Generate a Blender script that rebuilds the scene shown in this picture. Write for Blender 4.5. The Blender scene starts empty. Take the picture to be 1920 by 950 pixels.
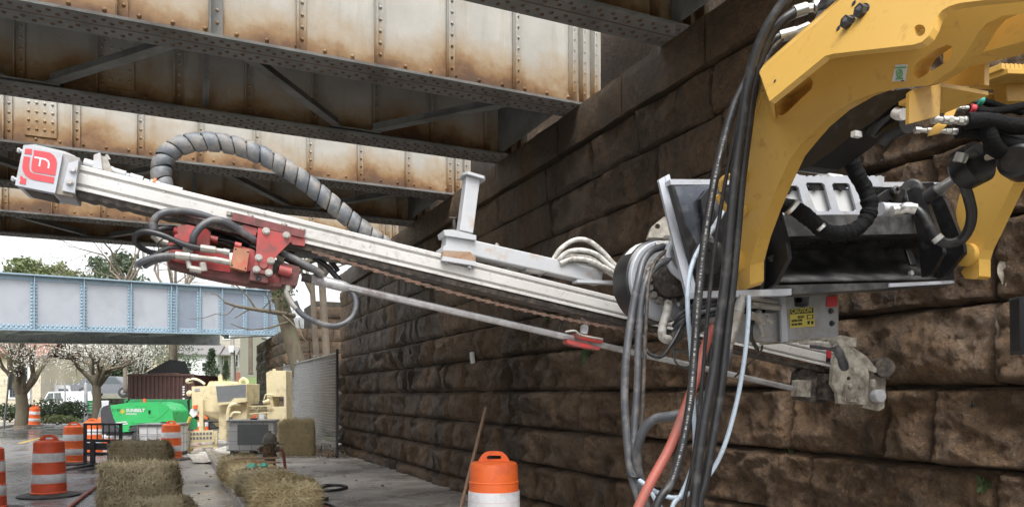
import bpy, math, random
from mathutils import Vector, Matrix, noise
V = Vector
R = math.radians
random.seed(7)
SC = bpy.context.scene
COL = SC.collection

# ------------------------------------------------------------------ camera, sky, sun, exposure
YAW = R(24.56)
EYE = V((0.0, 0.0, 1.65))
cam_data = bpy.data.cameras.new("camera")
cam = bpy.data.objects.new("camera", cam_data)
COL.objects.link(cam)
cam.location = EYE
cam.rotation_euler = (R(90), 0, -YAW)
cam_data.sensor_width = 36.0
cam_data.lens = 26.25
cam_data.shift_y = 0.138
cam_data.clip_start = 0.05
cam_data.clip_end = 3000
SC.camera = cam

world = bpy.data.worlds.new("World")
SC.world = world
world.use_nodes = True
wn = world.node_tree
wn.nodes.clear()
SUN_EL, SUN_AZ = R(60), R(196)      # azimuth measured from +Y towards +X: behind the camera, a little to its left
sky = wn.nodes.new("ShaderNodeTexSky")
sky.sky_type = 'NISHITA'
sky.sun_disc = False
sky.sun_elevation = SUN_EL
sky.sun_rotation = SUN_AZ
sky.air_density = 1.0
sky.dust_density = 4.0
hsv = wn.nodes.new("ShaderNodeHueSaturation")
hsv.inputs['Saturation'].default_value = 0.12
bg = wn.nodes.new("ShaderNodeBackground")
bg.inputs['Strength'].default_value = 0.15
wout = wn.nodes.new("ShaderNodeOutputWorld")
wn.links.new(sky.outputs[0], hsv.inputs['Color'])
wn.links.new(hsv.outputs[0], bg.inputs['Color'])
wn.links.new(bg.outputs[0], wout.inputs[0])

sun_data = bpy.data.lights.new("sun", 'SUN')
sun_data.energy = 1.5
sun_data.angle = R(35)
sun_data.color = (1.0, 0.97, 0.93)
sun = bpy.data.objects.new("sun", sun_data)
COL.objects.link(sun)
sd = V((math.sin(SUN_AZ) * math.cos(SUN_EL), math.cos(SUN_AZ) * math.cos(SUN_EL), math.sin(SUN_EL)))
sun.rotation_euler = sd.to_track_quat('Z', 'Y').to_euler()
sun.location = sd * 60

SC.view_settings.view_transform = 'Standard'
SC.view_settings.look = 'None'
SC.view_settings.gamma = 1
SC.view_settings.exposure = 1.2
SC.render.engine = 'CYCLES'
SC.cycles.use_denoising = True
SC.cycles.max_bounces = 8
SC.cycles.diffuse_bounces = 5
SC.cycles.transparent_max_bounces = 12

# ------------------------------------------------------------------ the photograph's rays, for measuring places
FWD = V((math.sin(YAW), math.cos(YAW), 0))
RGT = V((math.cos(YAW), -math.sin(YAW), 0))
UP = V((0, 0, 1))
F = 1400.0
def ray(px, py): return FWD + RGT * ((px - 960) / F) + UP * ((740 - py) / F)
def P(px, py, d): return EYE + ray(px, py) * d
def G(px, py, z=0.0):
    r = ray(px, py); return EYE + r * ((z - EYE.z) / r.z)
def GD(px, d, z=0.0):                 # a point on the floor at picture column px and distance d
    p = P(px, 740, d); p.z = z; return p
def cdir(lat, d, z=0.0): return (RGT * lat + FWD * d + UP * z).normalized()

class Frame:
    """a plane in space; at() finds where a sight line meets it"""
    def __init__(s, o, n): s.o, s.n = o, n.normalized()
    def at(s, px, py, off=0.0):
        r = ray(px, py); o = s.o + s.n * off
        return EYE + r * ((o - EYE).dot(s.n) / r.dot(s.n))

# ------------------------------------------------------------------ mesh helpers
WOFF = {}
def smooth_path(pts, seg=6):
    pts = [V(p) for p in pts]
    if len(pts) < 3: return pts
    q = [pts[0] * 2 - pts[1]] + pts + [pts[-1] * 2 - pts[-2]]
    out = []
    for i in range(1, len(q) - 2):
        a, b, c, d = q[i-1], q[i], q[i+1], q[i+2]
        for k in range(seg):
            t = k / seg
            out.append(0.5 * ((2*b) + (c-a)*t + (2*a-5*b+4*c-d)*t*t + (3*b-a-3*c+d)*t*t*t))
    out.append(pts[-1]); return out

class MB:
    def __init__(s): s.v = []; s.f = []; s.mi = []; s.sm = []
    def add(s, vs, fs, mi=0, sm=False):
        o = len(s.v); s.v += [V(v) for v in vs]
        for f in fs: s.f.append([i + o for i in f]); s.mi.append(mi); s.sm.append(sm)
        return s
    def box(s, c, size, rot=None, mi=0):
        c = V(c); h = V(size) * 0.5
        vs = [V((x*h.x, y*h.y, z*h.z)) for x in (-1, 1) for y in (-1, 1) for z in (-1, 1)]
        if rot is not None: vs = [rot @ v for v in vs]
        return s.add([v + c for v in vs], [(0,1,3,2),(4,6,7,5),(0,4,5,1),(2,3,7,6),(0,2,6,4),(1,5,7,3)], mi)
    def bar(s, a, b, w, h, up=UP, mi=0):
        a, b = V(a), V(b); x = (b-a).normalized(); y = up.cross(x)
        if y.length < 1e-4: y = V((1,0,0)).cross(x)
        y.normalize(); z = x.cross(y)
        return s.box((a+b)/2, ((b-a).length, w, h), Matrix((x, y, z)).transposed(), mi)
    def prism(s, pts, vec, holes=(), mi=0, sm=False):
        pts = [V(p) for p in pts]; vec = V(vec); n = len(pts)
        loop = list(pts); allh = []
        for h in holes:
            h = [V(p) for p in h]
            # orient the hole opposite to the outline
            nrm = lambda L: sum(((L[i]-L[0]).cross(L[(i+1) % len(L)]-L[0]) for i in range(len(L))), V((0,0,0)))
            if nrm(h).dot(nrm(pts)) > 0: h = h[::-1]
            allh.append(h)
            bi, bj, bd = 0, 0, 1e9
            for i, p in enumerate(loop):
                for j, q in enumerate(h):
                    dd = (p-q).length
                    if dd < bd: bi, bj, bd = i, j, dd
            hh = h[bj:] + h[:bj]
            loop = loop[:bi+1] + hh + [hh[0]] + loop[bi:]
        m = len(loop)
        s.add(loop, [list(range(m))], mi); s.add([p + vec for p in loop], [list(range(m))[::-1]], mi)
        for L in [pts] + allh:
            k = len(L)
            s.add(L + [p + vec for p in L], [(i, (i+1) % k, (i+1) % k + k, i + k) for i in range(k)], mi, sm)
        return s
    def tube(s, path, r, n=10, mi=0, cap=True, flat=1.0, twist=0.0):
        path = [V(p) for p in path]; m = len(path)
        rr = r if isinstance(r, (list, tuple)) else [r] * m
        t0 = (path[1]-path[0]).normalized(); nr = t0.orthogonal().normalized()
        vs = []; prev = t0
        for i, p in enumerate(path):
            t = (path[min(i+1, m-1)] - path[max(i-1, 0)])
            t = t.normalized() if t.length > 1e-9 else prev
            nr = (nr - t * nr.dot(t))
            nr = nr.normalized() if nr.length > 1e-6 else t.orthogonal().normalized()
            b = t.cross(nr); prev = t
            for k in range(n):
                a = 2*math.pi*k/n + twist
                vs.append(p + (nr*math.cos(a) + b*math.sin(a)*flat) * rr[i])
        fs = [(i*n+k, i*n+(k+1) % n, (i+1)*n+(k+1) % n, (i+1)*n+k) for i in range(m-1) for k in range(n)]
        s.add(vs, fs, mi, n > 6)
        if cap:
            s.add(vs[:n], [list(range(n))[::-1]], mi); s.add(vs[-n:], [list(range(n))], mi)
        return s
    def cyl(s, a, b, r, r2=None, n=16, mi=0): return s.tube([a, b], [r, r if r2 is None else r2], n, mi)
    def lathe(s, prof, o=(0,0,0), ax=(0,0,1), n=24, mi=0, sm=True):
        o = V(o); ax = V(ax).normalized(); x = ax.orthogonal().normalized(); y = ax.cross(x); m = len(prof)
        vs = [o + ax*z + (x*math.cos(2*math.pi*k/n) + y*math.sin(2*math.pi*k/n))*r for r, z in prof for k in range(n)]
        s.add(vs, [(i*n+k, i*n+(k+1) % n, (i+1)*n+(k+1) % n, (i+1)*n+k) for i in range(m-1) for k in range(n)], mi, sm)
        if prof[0][0] > 1e-4: s.add(vs[:n], [list(range(n))[::-1]], mi)
        if prof[-1][0] > 1e-4: s.add(vs[-n:], [list(range(n))], mi)
        return s
    def ball(s, c, r, n=10, m=6, sc=(1,1,1), mi=0):
        c = V(c); vs = []; fs = []
        for i in range(m+1):
            th = math.pi*i/m
            for k in range(n):
                a = 2*math.pi*k/n
                vs.append(c + V((r*math.sin(th)*math.cos(a)*sc[0], r*math.sin(th)*math.sin(a)*sc[1], r*math.cos(th)*sc[2])))
        fs = [(i*n+k, (i+1)*n+k, (i+1)*n+(k+1) % n, i*n+(k+1) % n) for i in range(m) for k in range(n)]
        return s.add(vs, fs, mi, True)
    def dome(s, c, ax, r, n=8, h=0.8, mi=0):
        ax = V(ax).normalized(); x = ax.orthogonal().normalized(); y = ax.cross(x); c = V(c); vs = []
        for rr, z in ((1, 0), (.8, .55*h)):
            for k in range(n):
                a = 2*math.pi*k/n; vs.append(c + (x*math.cos(a)+y*math.sin(a))*r*rr + ax*z*r)
        vs.append(c + ax*h*r)
        return s.add(vs, [(k, (k+1) % n, n+(k+1) % n, n+k) for k in range(n)] + [(n+k, n+(k+1) % n, 2*n) for k in range(n)], mi, True)
    def hexnut(s, c, ax, r, h, mi=0):
        ax = V(ax).normalized(); c = V(c); return s.tube([c, c+ax*h], r, 6, mi)
    def sheet(s, rows, mi=0, sm=True):
        m, n = len(rows), len(rows[0])
        return s.add([p for r in rows for p in r], [(i*n+k, i*n+k+1, (i+1)*n+k+1, (i+1)*n+k) for i in range(m-1) for k in range(n-1)], mi, sm)
    def pieces(s):
        """loose lumps that do not touch, each as its own builder"""
        par = list(range(len(s.v)))
        def fd(i):
            while par[i] != i: par[i] = par[par[i]]; i = par[i]
            return i
        key = {}
        for i, v in enumerate(s.v):
            k = (round(v.x, 4), round(v.y, 4), round(v.z, 4))
            if k in key: par[fd(i)] = fd(key[k])
            else: key[k] = i
        for f in s.f:
            for q in f[1:]: par[fd(q)] = fd(f[0])
        grp = {}
        for i in range(len(s.v)): grp.setdefault(fd(i), []).append(i)
        bb = [[[min(s.v[i][a] for i in g)-.001 for a in range(3)], [max(s.v[i][a] for i in g)+.001 for a in range(3)], [r]] for r, g in grp.items()]
        again = True
        while again:
            again = False
            for i in range(len(bb)):
                for j in range(i+1, len(bb)):
                    if all(bb[i][0][a] <= bb[j][1][a] and bb[j][0][a] <= bb[i][1][a] for a in range(3)):
                        bb[i] = [[min(bb[i][0][a], bb[j][0][a]) for a in range(3)], [max(bb[i][1][a], bb[j][1][a]) for a in range(3)], bb[i][2]+bb[j][2]]
                        bb.pop(j); again = True; break
                if again: break
        out = []
        for b in bb:
            roots = set(b[2]); m = MB(); mp = {}
            for f, mi, sm in zip(s.f, s.mi, s.sm):
                if fd(f[0]) in roots:
                    for q in f:
                        if q not in mp: mp[q] = len(m.v); m.v.append(s.v[q])
                    m.f.append([mp[q] for q in f]); m.mi.append(mi); m.sm.append(sm)
            out.append(m)
        return out
    SPLIT = ('bolt', 'stud', 'fitting', 'coupling', 'hose_end', 'hose_clip', 'screw', 'hose_tail', 'valve_bank', 'bracket_rib', 'drum_flange', 'board', 'plastic_scrap', 'valve_body', 'end_rail', 'hose_band', 'swivel')
    def build(s, name, mat, parent=None, bevel=0.0, kind=None, seg=2):
        if parent is not None and kind is None and any(k in name for k in MB.SPLIT):
            ps = s.pieces()
            if len(ps) > 1:
                for q in ps: o = q.build1(name, mat, parent, bevel, kind, seg)
                return o
        return s.build1(name, mat, parent, bevel, kind, seg)
    def build1(s, name, mat, parent=None, bevel=0.0, kind=None, seg=2):
        me = bpy.data.meshes.new(name)
        off = WOFF.get(parent.name, V((0,0,0))) if parent else V((0,0,0))
        me.from_pydata([tuple(v - off) for v in s.v], [], s.f)
        for m in (mat if isinstance(mat, (list, tuple)) else [mat]): me.materials.append(m)
        me.polygons.foreach_set("material_index", s.mi)
        me.polygons.foreach_set("use_smooth", s.sm)
        me.update()
        if 'stone' not in name and len(s.f) < 6000 and any(s.sm): me.set_sharp_from_angle(angle=R(38))
        return place(name, me, parent, (0,0,0), 0, bevel, kind, seg)

def place(name, me, parent=None, loc=(0,0,0), rz=0.0, bevel=0.0, kind=None, seg=2):
    o = bpy.data.objects.new(name, me); COL.objects.link(o)
    o.location = loc; o.rotation_euler = (0, 0, rz)
    if parent:
        o.parent = parent
        if parent.name in WOFF: WOFF[o.name] = WOFF[parent.name]
    if bevel:
        b = o.modifiers.new("edge", 'BEVEL'); b.width = bevel; b.segments = seg; b.limit_method = 'ANGLE'; b.angle_limit = R(35)
    if kind: o["kind"] = kind
    return o

def tag(o, label=None, cat=None, group=None, kind=None):
    if label: o["label"] = label
    if cat: o["category"] = cat
    if group: o["group"] = group
    if kind: o["kind"] = kind
    return o
def thing(name, label, cat, loc=(0,0,0), rz=0.0, group=None, traced=False):
    o = bpy.data.objects.new(name, None); COL.objects.link(o)
    o.empty_display_size = 0.2
    o.location = loc; o.rotation_euler = (0, 0, rz)
    if traced: WOFF[o.name] = V(loc)          # its parts are written in world coordinates
    return tag(o, label, cat, group)
def copy_tree(o, parent=None):
    c = o.copy(); COL.objects.link(c); c.parent = parent
    for ch in list(o.children): copy_tree(ch, c)
    return c

# ------------------------------------------------------------------ materials
def inp(n, *names):
    for k in names:
        if k in n.inputs: return n.inputs[k]
class NT:
    def __init__(s, name):
        s.m = bpy.data.materials.new(name); s.m.use_nodes = True
        s.t = s.m.node_tree; s.b = s.t.nodes['Principled BSDF']; s.L = s.t.links.new
        s.co = s.t.nodes.new('ShaderNodeTexCoord').outputs['Object']
    def noise(s, scale, detail=4, rough=.55, vec=None, dist=0.0):
        n = s.t.nodes.new('ShaderNodeTexNoise'); n.inputs['Scale'].default_value = scale
        n.inputs['Detail'].default_value = detail; n.inputs['Roughness'].default_value = rough
        n.inputs['Distortion'].default_value = dist
        s.L(vec if vec is not None else s.co, n.inputs['Vector']); return n.outputs['Fac']
    def ramp(s, fac, stops, const=False):
        n = s.t.nodes.new('ShaderNodeValToRGB'); e = n.color_ramp.elements
        while len(e) < len(stops): e.new(0.5)
        for i, (p, c) in enumerate(stops):
            e[i].position = p; e[i].color = (c, c, c, 1) if isinstance(c, (int, float)) else (*c, 1)
        if const: n.color_ramp.interpolation = 'CONSTANT'
        s.L(fac, n.inputs[0]); return n.outputs[0]
    def mix(s, fac, a, b, mode='MIX'):
        n = s.t.nodes.new('ShaderNodeMix'); n.data_type = 'RGBA'; n.blend_type = mode
        for sock, val in ((n.inputs[0], fac), (n.inputs[6], a), (n.inputs[7], b)):
            if isinstance(val, (int, float)): sock.default_value = val if sock is n.inputs[0] else (val, val, val, 1)
            elif isinstance(val, tuple): sock.default_value = (*val, 1)
            else: s.L(val, sock)
        return n.outputs[2]
    def math(s, op, a, b=0.0, clamp=False):
        n = s.t.nodes.new('ShaderNodeMath'); n.operation = op; n.use_clamp = clamp
        for i, x in enumerate((a, b)):
            if isinstance(x, (int, float)): n.inputs[i].default_value = x
            else: s.L(x, n.inputs[i])
        return n.outputs[0]
    def map(s, scale=(1,1,1), rot=(0,0,0), vec=None):
        n = s.t.nodes.new('ShaderNodeMapping'); n.inputs['Scale'].default_value = scale; n.inputs['Rotation'].default_value = rot
        s.L(vec if vec is not None else s.co, n.inputs['Vector']); return n.outputs[0]
    def sep(s, vec=None):
        n = s.t.nodes.new('ShaderNodeSeparateXYZ'); s.L(vec if vec is not None else s.co, n.inputs[0]); return n.outputs
    def geo(s, out='Position'): return s.t.nodes.new('ShaderNodeNewGeometry').outputs[out]
    def rnd(s): return s.t.nodes.new('ShaderNodeObjectInfo').outputs['Random']
    def bump(s, h, strength=.3, dist=.02, normal=None):
        n = s.t.nodes.new('ShaderNodeBump'); n.inputs['Strength'].default_value = strength; n.inputs['Distance'].default_value = dist
        s.L(h, n.inputs['Height'])
        if normal is not None: s.L(normal, n.inputs['Normal'])
        s.L(n.outputs[0], s.b.inputs['Normal']); return n.outputs[0]
    def col(s, c):
        k = s.b.inputs['Base Color']
        if isinstance(c, tuple): k.default_value = (*c, 1)
        else: s.L(c, k)
    def rough(s, r):
        k = s.b.inputs['Roughness']
        if isinstance(r, (int, float)): k.default_value = r
        else: s.L(r, k)

def pm(name, col, rough=.5, metal=0.0, var=.18, scale=5.0, dirt=None, amt=.5, dscale=6.0, bump=0.0, bscale=60.0, coat=0.0, dsoft=.12, stretch=None):
    """paint, rubber or metal with uneven tone, patches of dirt or wear and a fine relief"""
    n = NT(name)
    vec = n.map(stretch) if stretch else None
    lo = tuple(c*(1-var) for c in col); hi = tuple(min(1, c*(1+var)) for c in col)
    c = n.ramp(n.noise(scale, 5, .6, vec), [(.3, lo), (.7, hi)])
    if dirt:
        f = n.ramp(n.noise(dscale, 8, .68, vec), [(1-amt-dsoft if 1-amt-dsoft > 0 else 0, 0.0), (min(1, 1-amt+dsoft), 1.0)])
        c = n.mix(f, c, dirt)
        n.rough(n.mix(f, rough, min(1, rough+.3)))
    else:
        n.rough(n.ramp(n.noise(scale*2, 4), [(.3, max(.03, rough-.08)), (.7, min(1, rough+.08))]))
    n.col(c); n.b.inputs['Metallic'].default_value = metal
    if coat: inp(n.b, 'Coat Weight', 'Clearcoat').default_value = coat
    if bump: n.bump(n.noise(bscale, 6, .65), bump, .01)
    return n.m

M = {}
M['yellow'] = pm('yellow_paint', (.53, .32, .072), .40, var=.05, scale=2, dirt=(.30, .17, .045), amt=.31, dscale=16, bump=.03, bscale=45)
M['black_paint'] = pm('black_paint', (.008, .008, .009), .36, var=.3, dirt=(.04, .038, .036), amt=.34, dscale=11, bump=.05, bscale=40)
M['dark_steel'] = pm('dusty_dark_steel', (.035, .035, .037), .42, metal=.3, var=.3, dirt=(.11, .105, .10), amt=.42, dscale=10, bump=.08)
M['sheen_steel'] = pm('blued_steel', (.10, .11, .13), .25, metal=.8, var=.35, scale=4, dirt=(.25, .26, .28), amt=.4, dscale=6)
M['grey_paint'] = pm('pale_grey_paint', (.36, .375, .41), .42, var=.08, dirt=(.25, .22, .18), amt=.36, dscale=9, bump=.04)
M['grey_dirty'] = pm('dirty_grey_paint', (.28, .285, .30), .5, var=.12, dirt=(.2, .16, .11), amt=.44, dscale=7, bump=.06)
M['white_steel'] = pm('white_rusted_paint', (.38, .39, .405), .45, var=.08, dirt=(.30, .17, .07), amt=.34, dscale=7, bump=.05)
M['alu'] = pm('worn_aluminium', (.68, .67, .64), .4, metal=.25, var=.08, dirt=(.24, .22, .19), amt=.38, dscale=8, bump=.05, stretch=(1, 1, 1))
M['grime_and_shade'] = pm('black_grease', (.035, .03, .027), .55, var=.5, scale=30, dirt=(.13, .1, .075), amt=.42, dscale=30, bump=.6, bscale=70)
M['red'] = pm('worn_red_paint', (.32, .036, .033), .42, var=.2, dirt=(.12, .05, .045), amt=.44, dscale=12, bump=.1)
M['red_grimy'] = pm('grimy_red_paint', (.15, .032, .032), .5, var=.3, dirt=(.07, .035, .03), amt=.5, dscale=14, bump=.2)
M['red_print'] = pm('red_print', (.50, .045, .055), .4, var=.05)
M['tan_face'] = pm('chipped_tan_face', (.30, .13, .07), .55, var=.2, scale=14, dirt=(.38, .07, .05), amt=.42, dscale=10, bump=.2)
M['rust_tan'] = pm('rusty_tan_steel', (.27, .20, .145), .6, var=.2, scale=12, dirt=(.2, .10, .05), amt=.42, dscale=12, bump=.15)
M['rubber'] = pm('black_hose_rubber', (.016, .016, .018), .38, var=.25, dirt=(.075, .073, .07), amt=.36, dscale=12, bump=.08)
M['rubber_grey'] = pm('dusty_grey_hose', (.055, .058, .066), .42, var=.25, dirt=(.18, .17, .16), amt=.40, dscale=12, bump=.08)
M['wrap'] = pm('muddy_spiral_wrap', (.10, .11, .125), .5, var=.22, dirt=(.26, .235, .2), amt=.43, dscale=13, bump=.3, bscale=45)
M['white_hose'] = pm('mud_splashed_white_hose', (.44, .43, .40), .5, var=.1, dirt=(.09, .07, .05), amt=.44, dscale=22, bump=.1)
M['blue_hose'] = pm('pale_blue_hose', (.36, .43, .50), .4, var=.08, dirt=(.2, .2, .2), amt=.32, dscale=14)
M['red_hose'] = pm('salmon_hose', (.32, .085, .062), .5, var=.12, dirt=(.2, .09, .07), amt=.4, dscale=9, bump=.12)
M['silver'] = pm('zinc_fitting', (.62, .62, .60), .32, metal=.85, var=.12, dirt=(.3, .28, .25), amt=.38, dscale=20)
M['dull_fit'] = pm('dusty_fitting', (.33, .32, .30), .5, metal=.35, var=.15, dirt=(.22, .19, .15), amt=.45, dscale=16, bump=.12)
M['rust_chain'] = pm('rusty_chain', (.085, .05, .035), .75, var=.4, scale=30, dirt=(.2, .115, .075), amt=.4, dscale=25, bump=.4)
M['rod'] = pm('drill_steel', (.40, .40, .41), .4, metal=.5, var=.12, dirt=(.17, .14, .13), amt=.42, dscale=9, bump=.06)
M['mud'] = pm('mud_caked_metal', (.36, .335, .285), .65, var=.25, scale=16, dirt=(.13, .11, .085), amt=.45, dscale=12, bump=.5, bscale=50)
M['fabric'] = pm('black_sleeve', (.009, .009, .010), .8, var=.3, bump=.8, bscale=70)
inp(M['fabric'].node_tree.nodes['Principled BSDF'], 'Specular IOR Level', 'Specular').default_value = .15
M['caution'] = pm('yellow_decal', (.45, .38, .06), .45, var=.06, dirt=(.4, .34, .1), amt=.36)
M['ink'] = pm('black_ink', (.012, .012, .012), .5, var=.1)
M['white_decal'] = pm('white_decal', (.55, .56, .56), .4, var=.04)
M['green_print'] = pm('green_print', (.12, .36, .16), .5, var=.05)
M['cream'] = pm('cream_paint', (.70, .61, .39), .45, var=.07, dirt=(.42, .35, .22), amt=.38, dscale=4, bump=.03)
M['green'] = pm('green_paint', (.05, .42, .13), .32, var=.06, scale=2, coat=.3)
M['dark_green'] = pm('dark_green_paint', (.03, .2, .08), .45)
M['plastic_black'] = pm('grey_black_plastic', (.055, .055, .062), .5, var=.15)
M['orange'] = pm('orange_plastic', (.80, .145, .03), .5, var=.07, dirt=(.5, .09, .05), amt=.36, dscale=4)
M['orange_red'] = pm('faded_red_orange_plastic', (.70, .105, .04), .5, var=.08, dirt=(.45, .065, .04), amt=.36, dscale=4)
M['reflect'] = pm('white_reflective_sheeting', (.66, .66, .68), .35, var=.05, dirt=(.42, .41, .42), amt=.4, dscale=5)
M['tyre'] = pm('tyre_rubber', (.03, .03, .032), .6, var=.2, dirt=(.1, .095, .09), amt=.42, dscale=8, bump=.2)
M['ibc'] = pm('white_plastic_tank', (.75, .76, .77), .4, var=.04)
M['galv'] = pm('galvanised_steel', (.30, .31, .32), .45, metal=.5, var=.12)
M['grey_board'] = pm('grey_panel', (.16, .17, .18), .5, var=.08)
M['container'] = pm('dark_brown_container', (.055, .024, .02), .5, var=.2, dirt=(.08, .04, .03), amt=.4)
M['tarp'] = pm('black_tarpaulin', (.012, .012, .014), .5, bump=.2, bscale=10)
M['clear'] = pm('clear_sheeting', (.62, .62, .60), .25, var=.1, bump=.3, bscale=12)
M['hydrant'] = pm('brown_cast_iron', (.2, .125, .065), .6, var=.3, dirt=(.06, .045, .035), amt=.45, bump=.3)
M['hydrant_grey'] = pm('grey_cast_iron', (.19, .18, .155), .55, var=.3, dirt=(.06, .05, .04), amt=.42, bump=.3)
M['wood'] = pm('weathered_wood', (.27, .17, .11), .7, var=.25, stretch=(8, 8, 1), bump=.2)
M['blue'] = pm('pale_blue_bridge_paint', (.25, .335, .40), .5, var=.06, dirt=(.2, .26, .3), amt=.36, dscale=2)
M['blue_panel'] = pm('grey_blue_web', (.34, .36, .40), .5, var=.06, scale=1.2, dirt=(.27, .29, .32), amt=.4, dscale=.7)
M['blue_panel_dark'] = pm('slate_blue_patch', (.19, .22, .27), .5, var=.08)
M['bridge_grey'] = pm('grey_bridge_paint', (.50, .53, .54), .6, var=.15, dirt=(.16, .15, .14), amt=.36, dscale=3)
M['bark'] = pm('grey_brown_bark', (.13, .105, .075), .85, var=.3, scale=8, dirt=(.10, .11, .06), amt=.4, dscale=5, bump=.6, bscale=30, stretch=(1, 1, .3))
M['twig'] = pm('bare_twig_bark', (.16, .13, .10), .85, var=.25)
M['glass_dark'] = pm('window_glass', (.03, .035, .04), .08, var=.1)
M['glass_car'] = pm('car_glass', (.10, .12, .13), .08, var=.1)
M['car_white'] = pm('white_car_paint', (.68, .70, .73), .25, var=.03, coat=.5)
M['car_dark'] = pm('grey_car_paint', (.16, .17, .19), .25, var=.04, coat=.5)
M['siding_white'] = pm('white_siding', (.62, .63, .64), .6, var=.05)
M['siding_tan'] = pm('tan_siding', (.38, .35, .30), .7, var=.06)
M['siding_beige'] = pm('beige_stucco', (.50, .44, .33), .8, var=.06)
M['roof'] = pm('grey_shingle', (.17, .165, .165), .85, var=.2, scale=20)
M['roof_red'] = pm('red_brown_roof', (.22, .10, .07), .8, var=.2, scale=20)
M['trim'] = pm('white_trim', (.68, .69, .70), .5, var=.04)
M['line'] = pm('yellow_road_paint', (.55, .36, .06), .7, var=.15, dirt=(.16, .13, .08), amt=.4, dscale=8)
M['spray'] = pm('pale_blue_spray_paint', (.35, .45, .58), .7, var=.2, dirt=(.1, .1, .11), amt=.5, dscale=9)
M['teal'] = pm('teal_plastic', (.05, .33, .25), .45)
M['pole'] = pm('grey_metal_pole', (.34, .35, .36), .5, metal=.4)
M['concrete_wall'] = pm('grey_block_wall', (.26, .25, .22), .85, var=.2, scale=8, bump=.4)
M['yellow_hose'] = pm('yellow_hose', (.55, .43, .10), .5, var=.1)

def leaf_mat(name, a, b, trans=.25):
    n = NT(name); n.co = n.geo('Position')
    c = n.ramp(n.noise(1.7, 3), [(.35, a), (.65, b)]); c2 = n.mix(n.math('MULTIPLY', n.noise(14, 2), .5), c, tuple(x*.6 for x in a))
    n.col(c2); n.rough(.65)
    t = n.t.nodes.new('ShaderNodeBsdfTranslucent'); n.L(c2, t.inputs[0])
    mx = n.t.nodes.new('ShaderNodeMixShader'); mx.inputs[0].default_value = trans
    n.L(n.b.outputs[0], mx.inputs[1]); n.L(t.outputs[0], mx.inputs[2]); n.L(mx.outputs[0], n.t.nodes['Material Output'].inputs[0])
    return n.m
M['blossom'] = leaf_mat('white_blossom', (.70, .69, .63), (.80, .79, .74), .35)
M['needle'] = leaf_mat('pine_needles', (.085, .12, .075), (.14, .17, .10))
M['hedge'] = leaf_mat('dark_hedge_leaves', (.028, .05, .022), (.055, .085, .035))
M['new_leaf'] = leaf_mat('pale_spring_leaves', (.12, .16, .06), (.2, .22, .1))
M['weed'] = leaf_mat('weed_leaves', (.04, .075, .022), (.07, .115, .035))
M['yellow_bush'] = leaf_mat('yellow_green_bush', (.30, .28, .05), (.38, .36, .09))
M['grassy'] = leaf_mat('lawn', (.10, .15, .04), (.16, .21, .07), 0)
M['litter'] = leaf_mat('dead_leaves', (.15, .09, .05), (.3, .22, .15), .1)
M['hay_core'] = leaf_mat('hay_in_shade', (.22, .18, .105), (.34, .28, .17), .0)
M['pale_mortar'] = pm('lime_pointing', (.46, .42, .34), .85, var=.2, scale=20, dirt=(.2, .16, .11), amt=.45, dscale=14, bump=.6, bscale=40)
M['straw'] = leaf_mat('straw', (.58, .47, .26), (.82, .71, .46), .2)
M['straw_dull'] = leaf_mat('damp_hay', (.38, .32, .20), (.62, .53, .35), .15)

def stone_mat():
    n = NT('rough_brownstone'); n.co = n.geo('Position'); r = n.rnd()
    base = n.ramp(r, [(0, (.165, .098, .056)), (.35, (.235, .138, .073)), (.7, (.20, .126, .078)), (1, (.285, .176, .098))])
    c = n.mix(n.ramp(n.noise(2.3, 6, .62), [(.35, 0.0), (.7, .9)]), base, (.36, .215, .105))
    c = n.mix(n.ramp(n.noise(12, 9, .75), [(.40, 0.0), (.60, .65)]), c, (.060, .039, .026))
    c = n.mix(n.ramp(n.noise(26, 6, .7), [(.52, 0.0), (.70, .6)]), c, (.28, .205, .145))
    c = n.mix(n.ramp(n.noise(48, 5, .7), [(.34, .8), (.46, 0.0)]), c, (.035, .024, .016))
    c = n.mix(n.ramp(n.noise(60, 4, .7), [(.56, 0.0), (.68, .5)]), c, (.40, .31, .23))
    pale = n.ramp(n.noise(2.6, 9, .75, None, .5), [(.56, 0.0), (.70, .75)])
    c = n.mix(pale, c, (.42, .315, .23))
    # damp: runs down from the joints in dark sheets
    wet_v = n.map((1, .6, .25)); wet = n.ramp(n.noise(1.05, 7, .62, wet_v, .6), [(.46, 0.0), (.54, 1.0)])
    c = n.mix(n.math('MULTIPLY', wet, .70), c, (.032, .021, .013))
    grime_and_shade = n.ramp(n.math('DIVIDE', n.math('ADD', n.sep(n.co)[1], n.math('MULTIPLY', n.math('SUBTRACT', n.noise(.7, 7, .65, n.map((1, 1, .4))), .5), 9.0)), 10.0), [(.42, 0.0), (.66, .36)])  # soot and damp, with the shade under the bridge put into the colour
    c = n.mix(grime_and_shade, c, (.070, .045, .027))
    moss = n.ramp(n.noise(1.6, 5, .6), [(.60, 0.0), (.72, .4)])
    c = n.mix(moss, c, (.055, .058, .028))
    n.col(c)
    n.rough(n.mix(wet, .62, .30))
    h = n.math('ADD', n.noise(9, 12, .78), n.math('MULTIPLY', n.noise(38, 8, .75), .4))
    n.bump(h, 1.0, .11)
    return n.m
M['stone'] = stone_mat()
def mortar_mat():
    n = NT('old_mortar'); n.co = n.geo('Position')
    c = n.ramp(n.noise(2.2, 6, .6), [(.4, (.03, .024, .019)), (.62, (.07, .058, .045)), (.74, (.26, .23, .18))])
    n.col(c); n.rough(.9); n.bump(n.noise(30, 8, .7), .8, .02); return n.m
M['mortar'] = mortar_mat()

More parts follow.
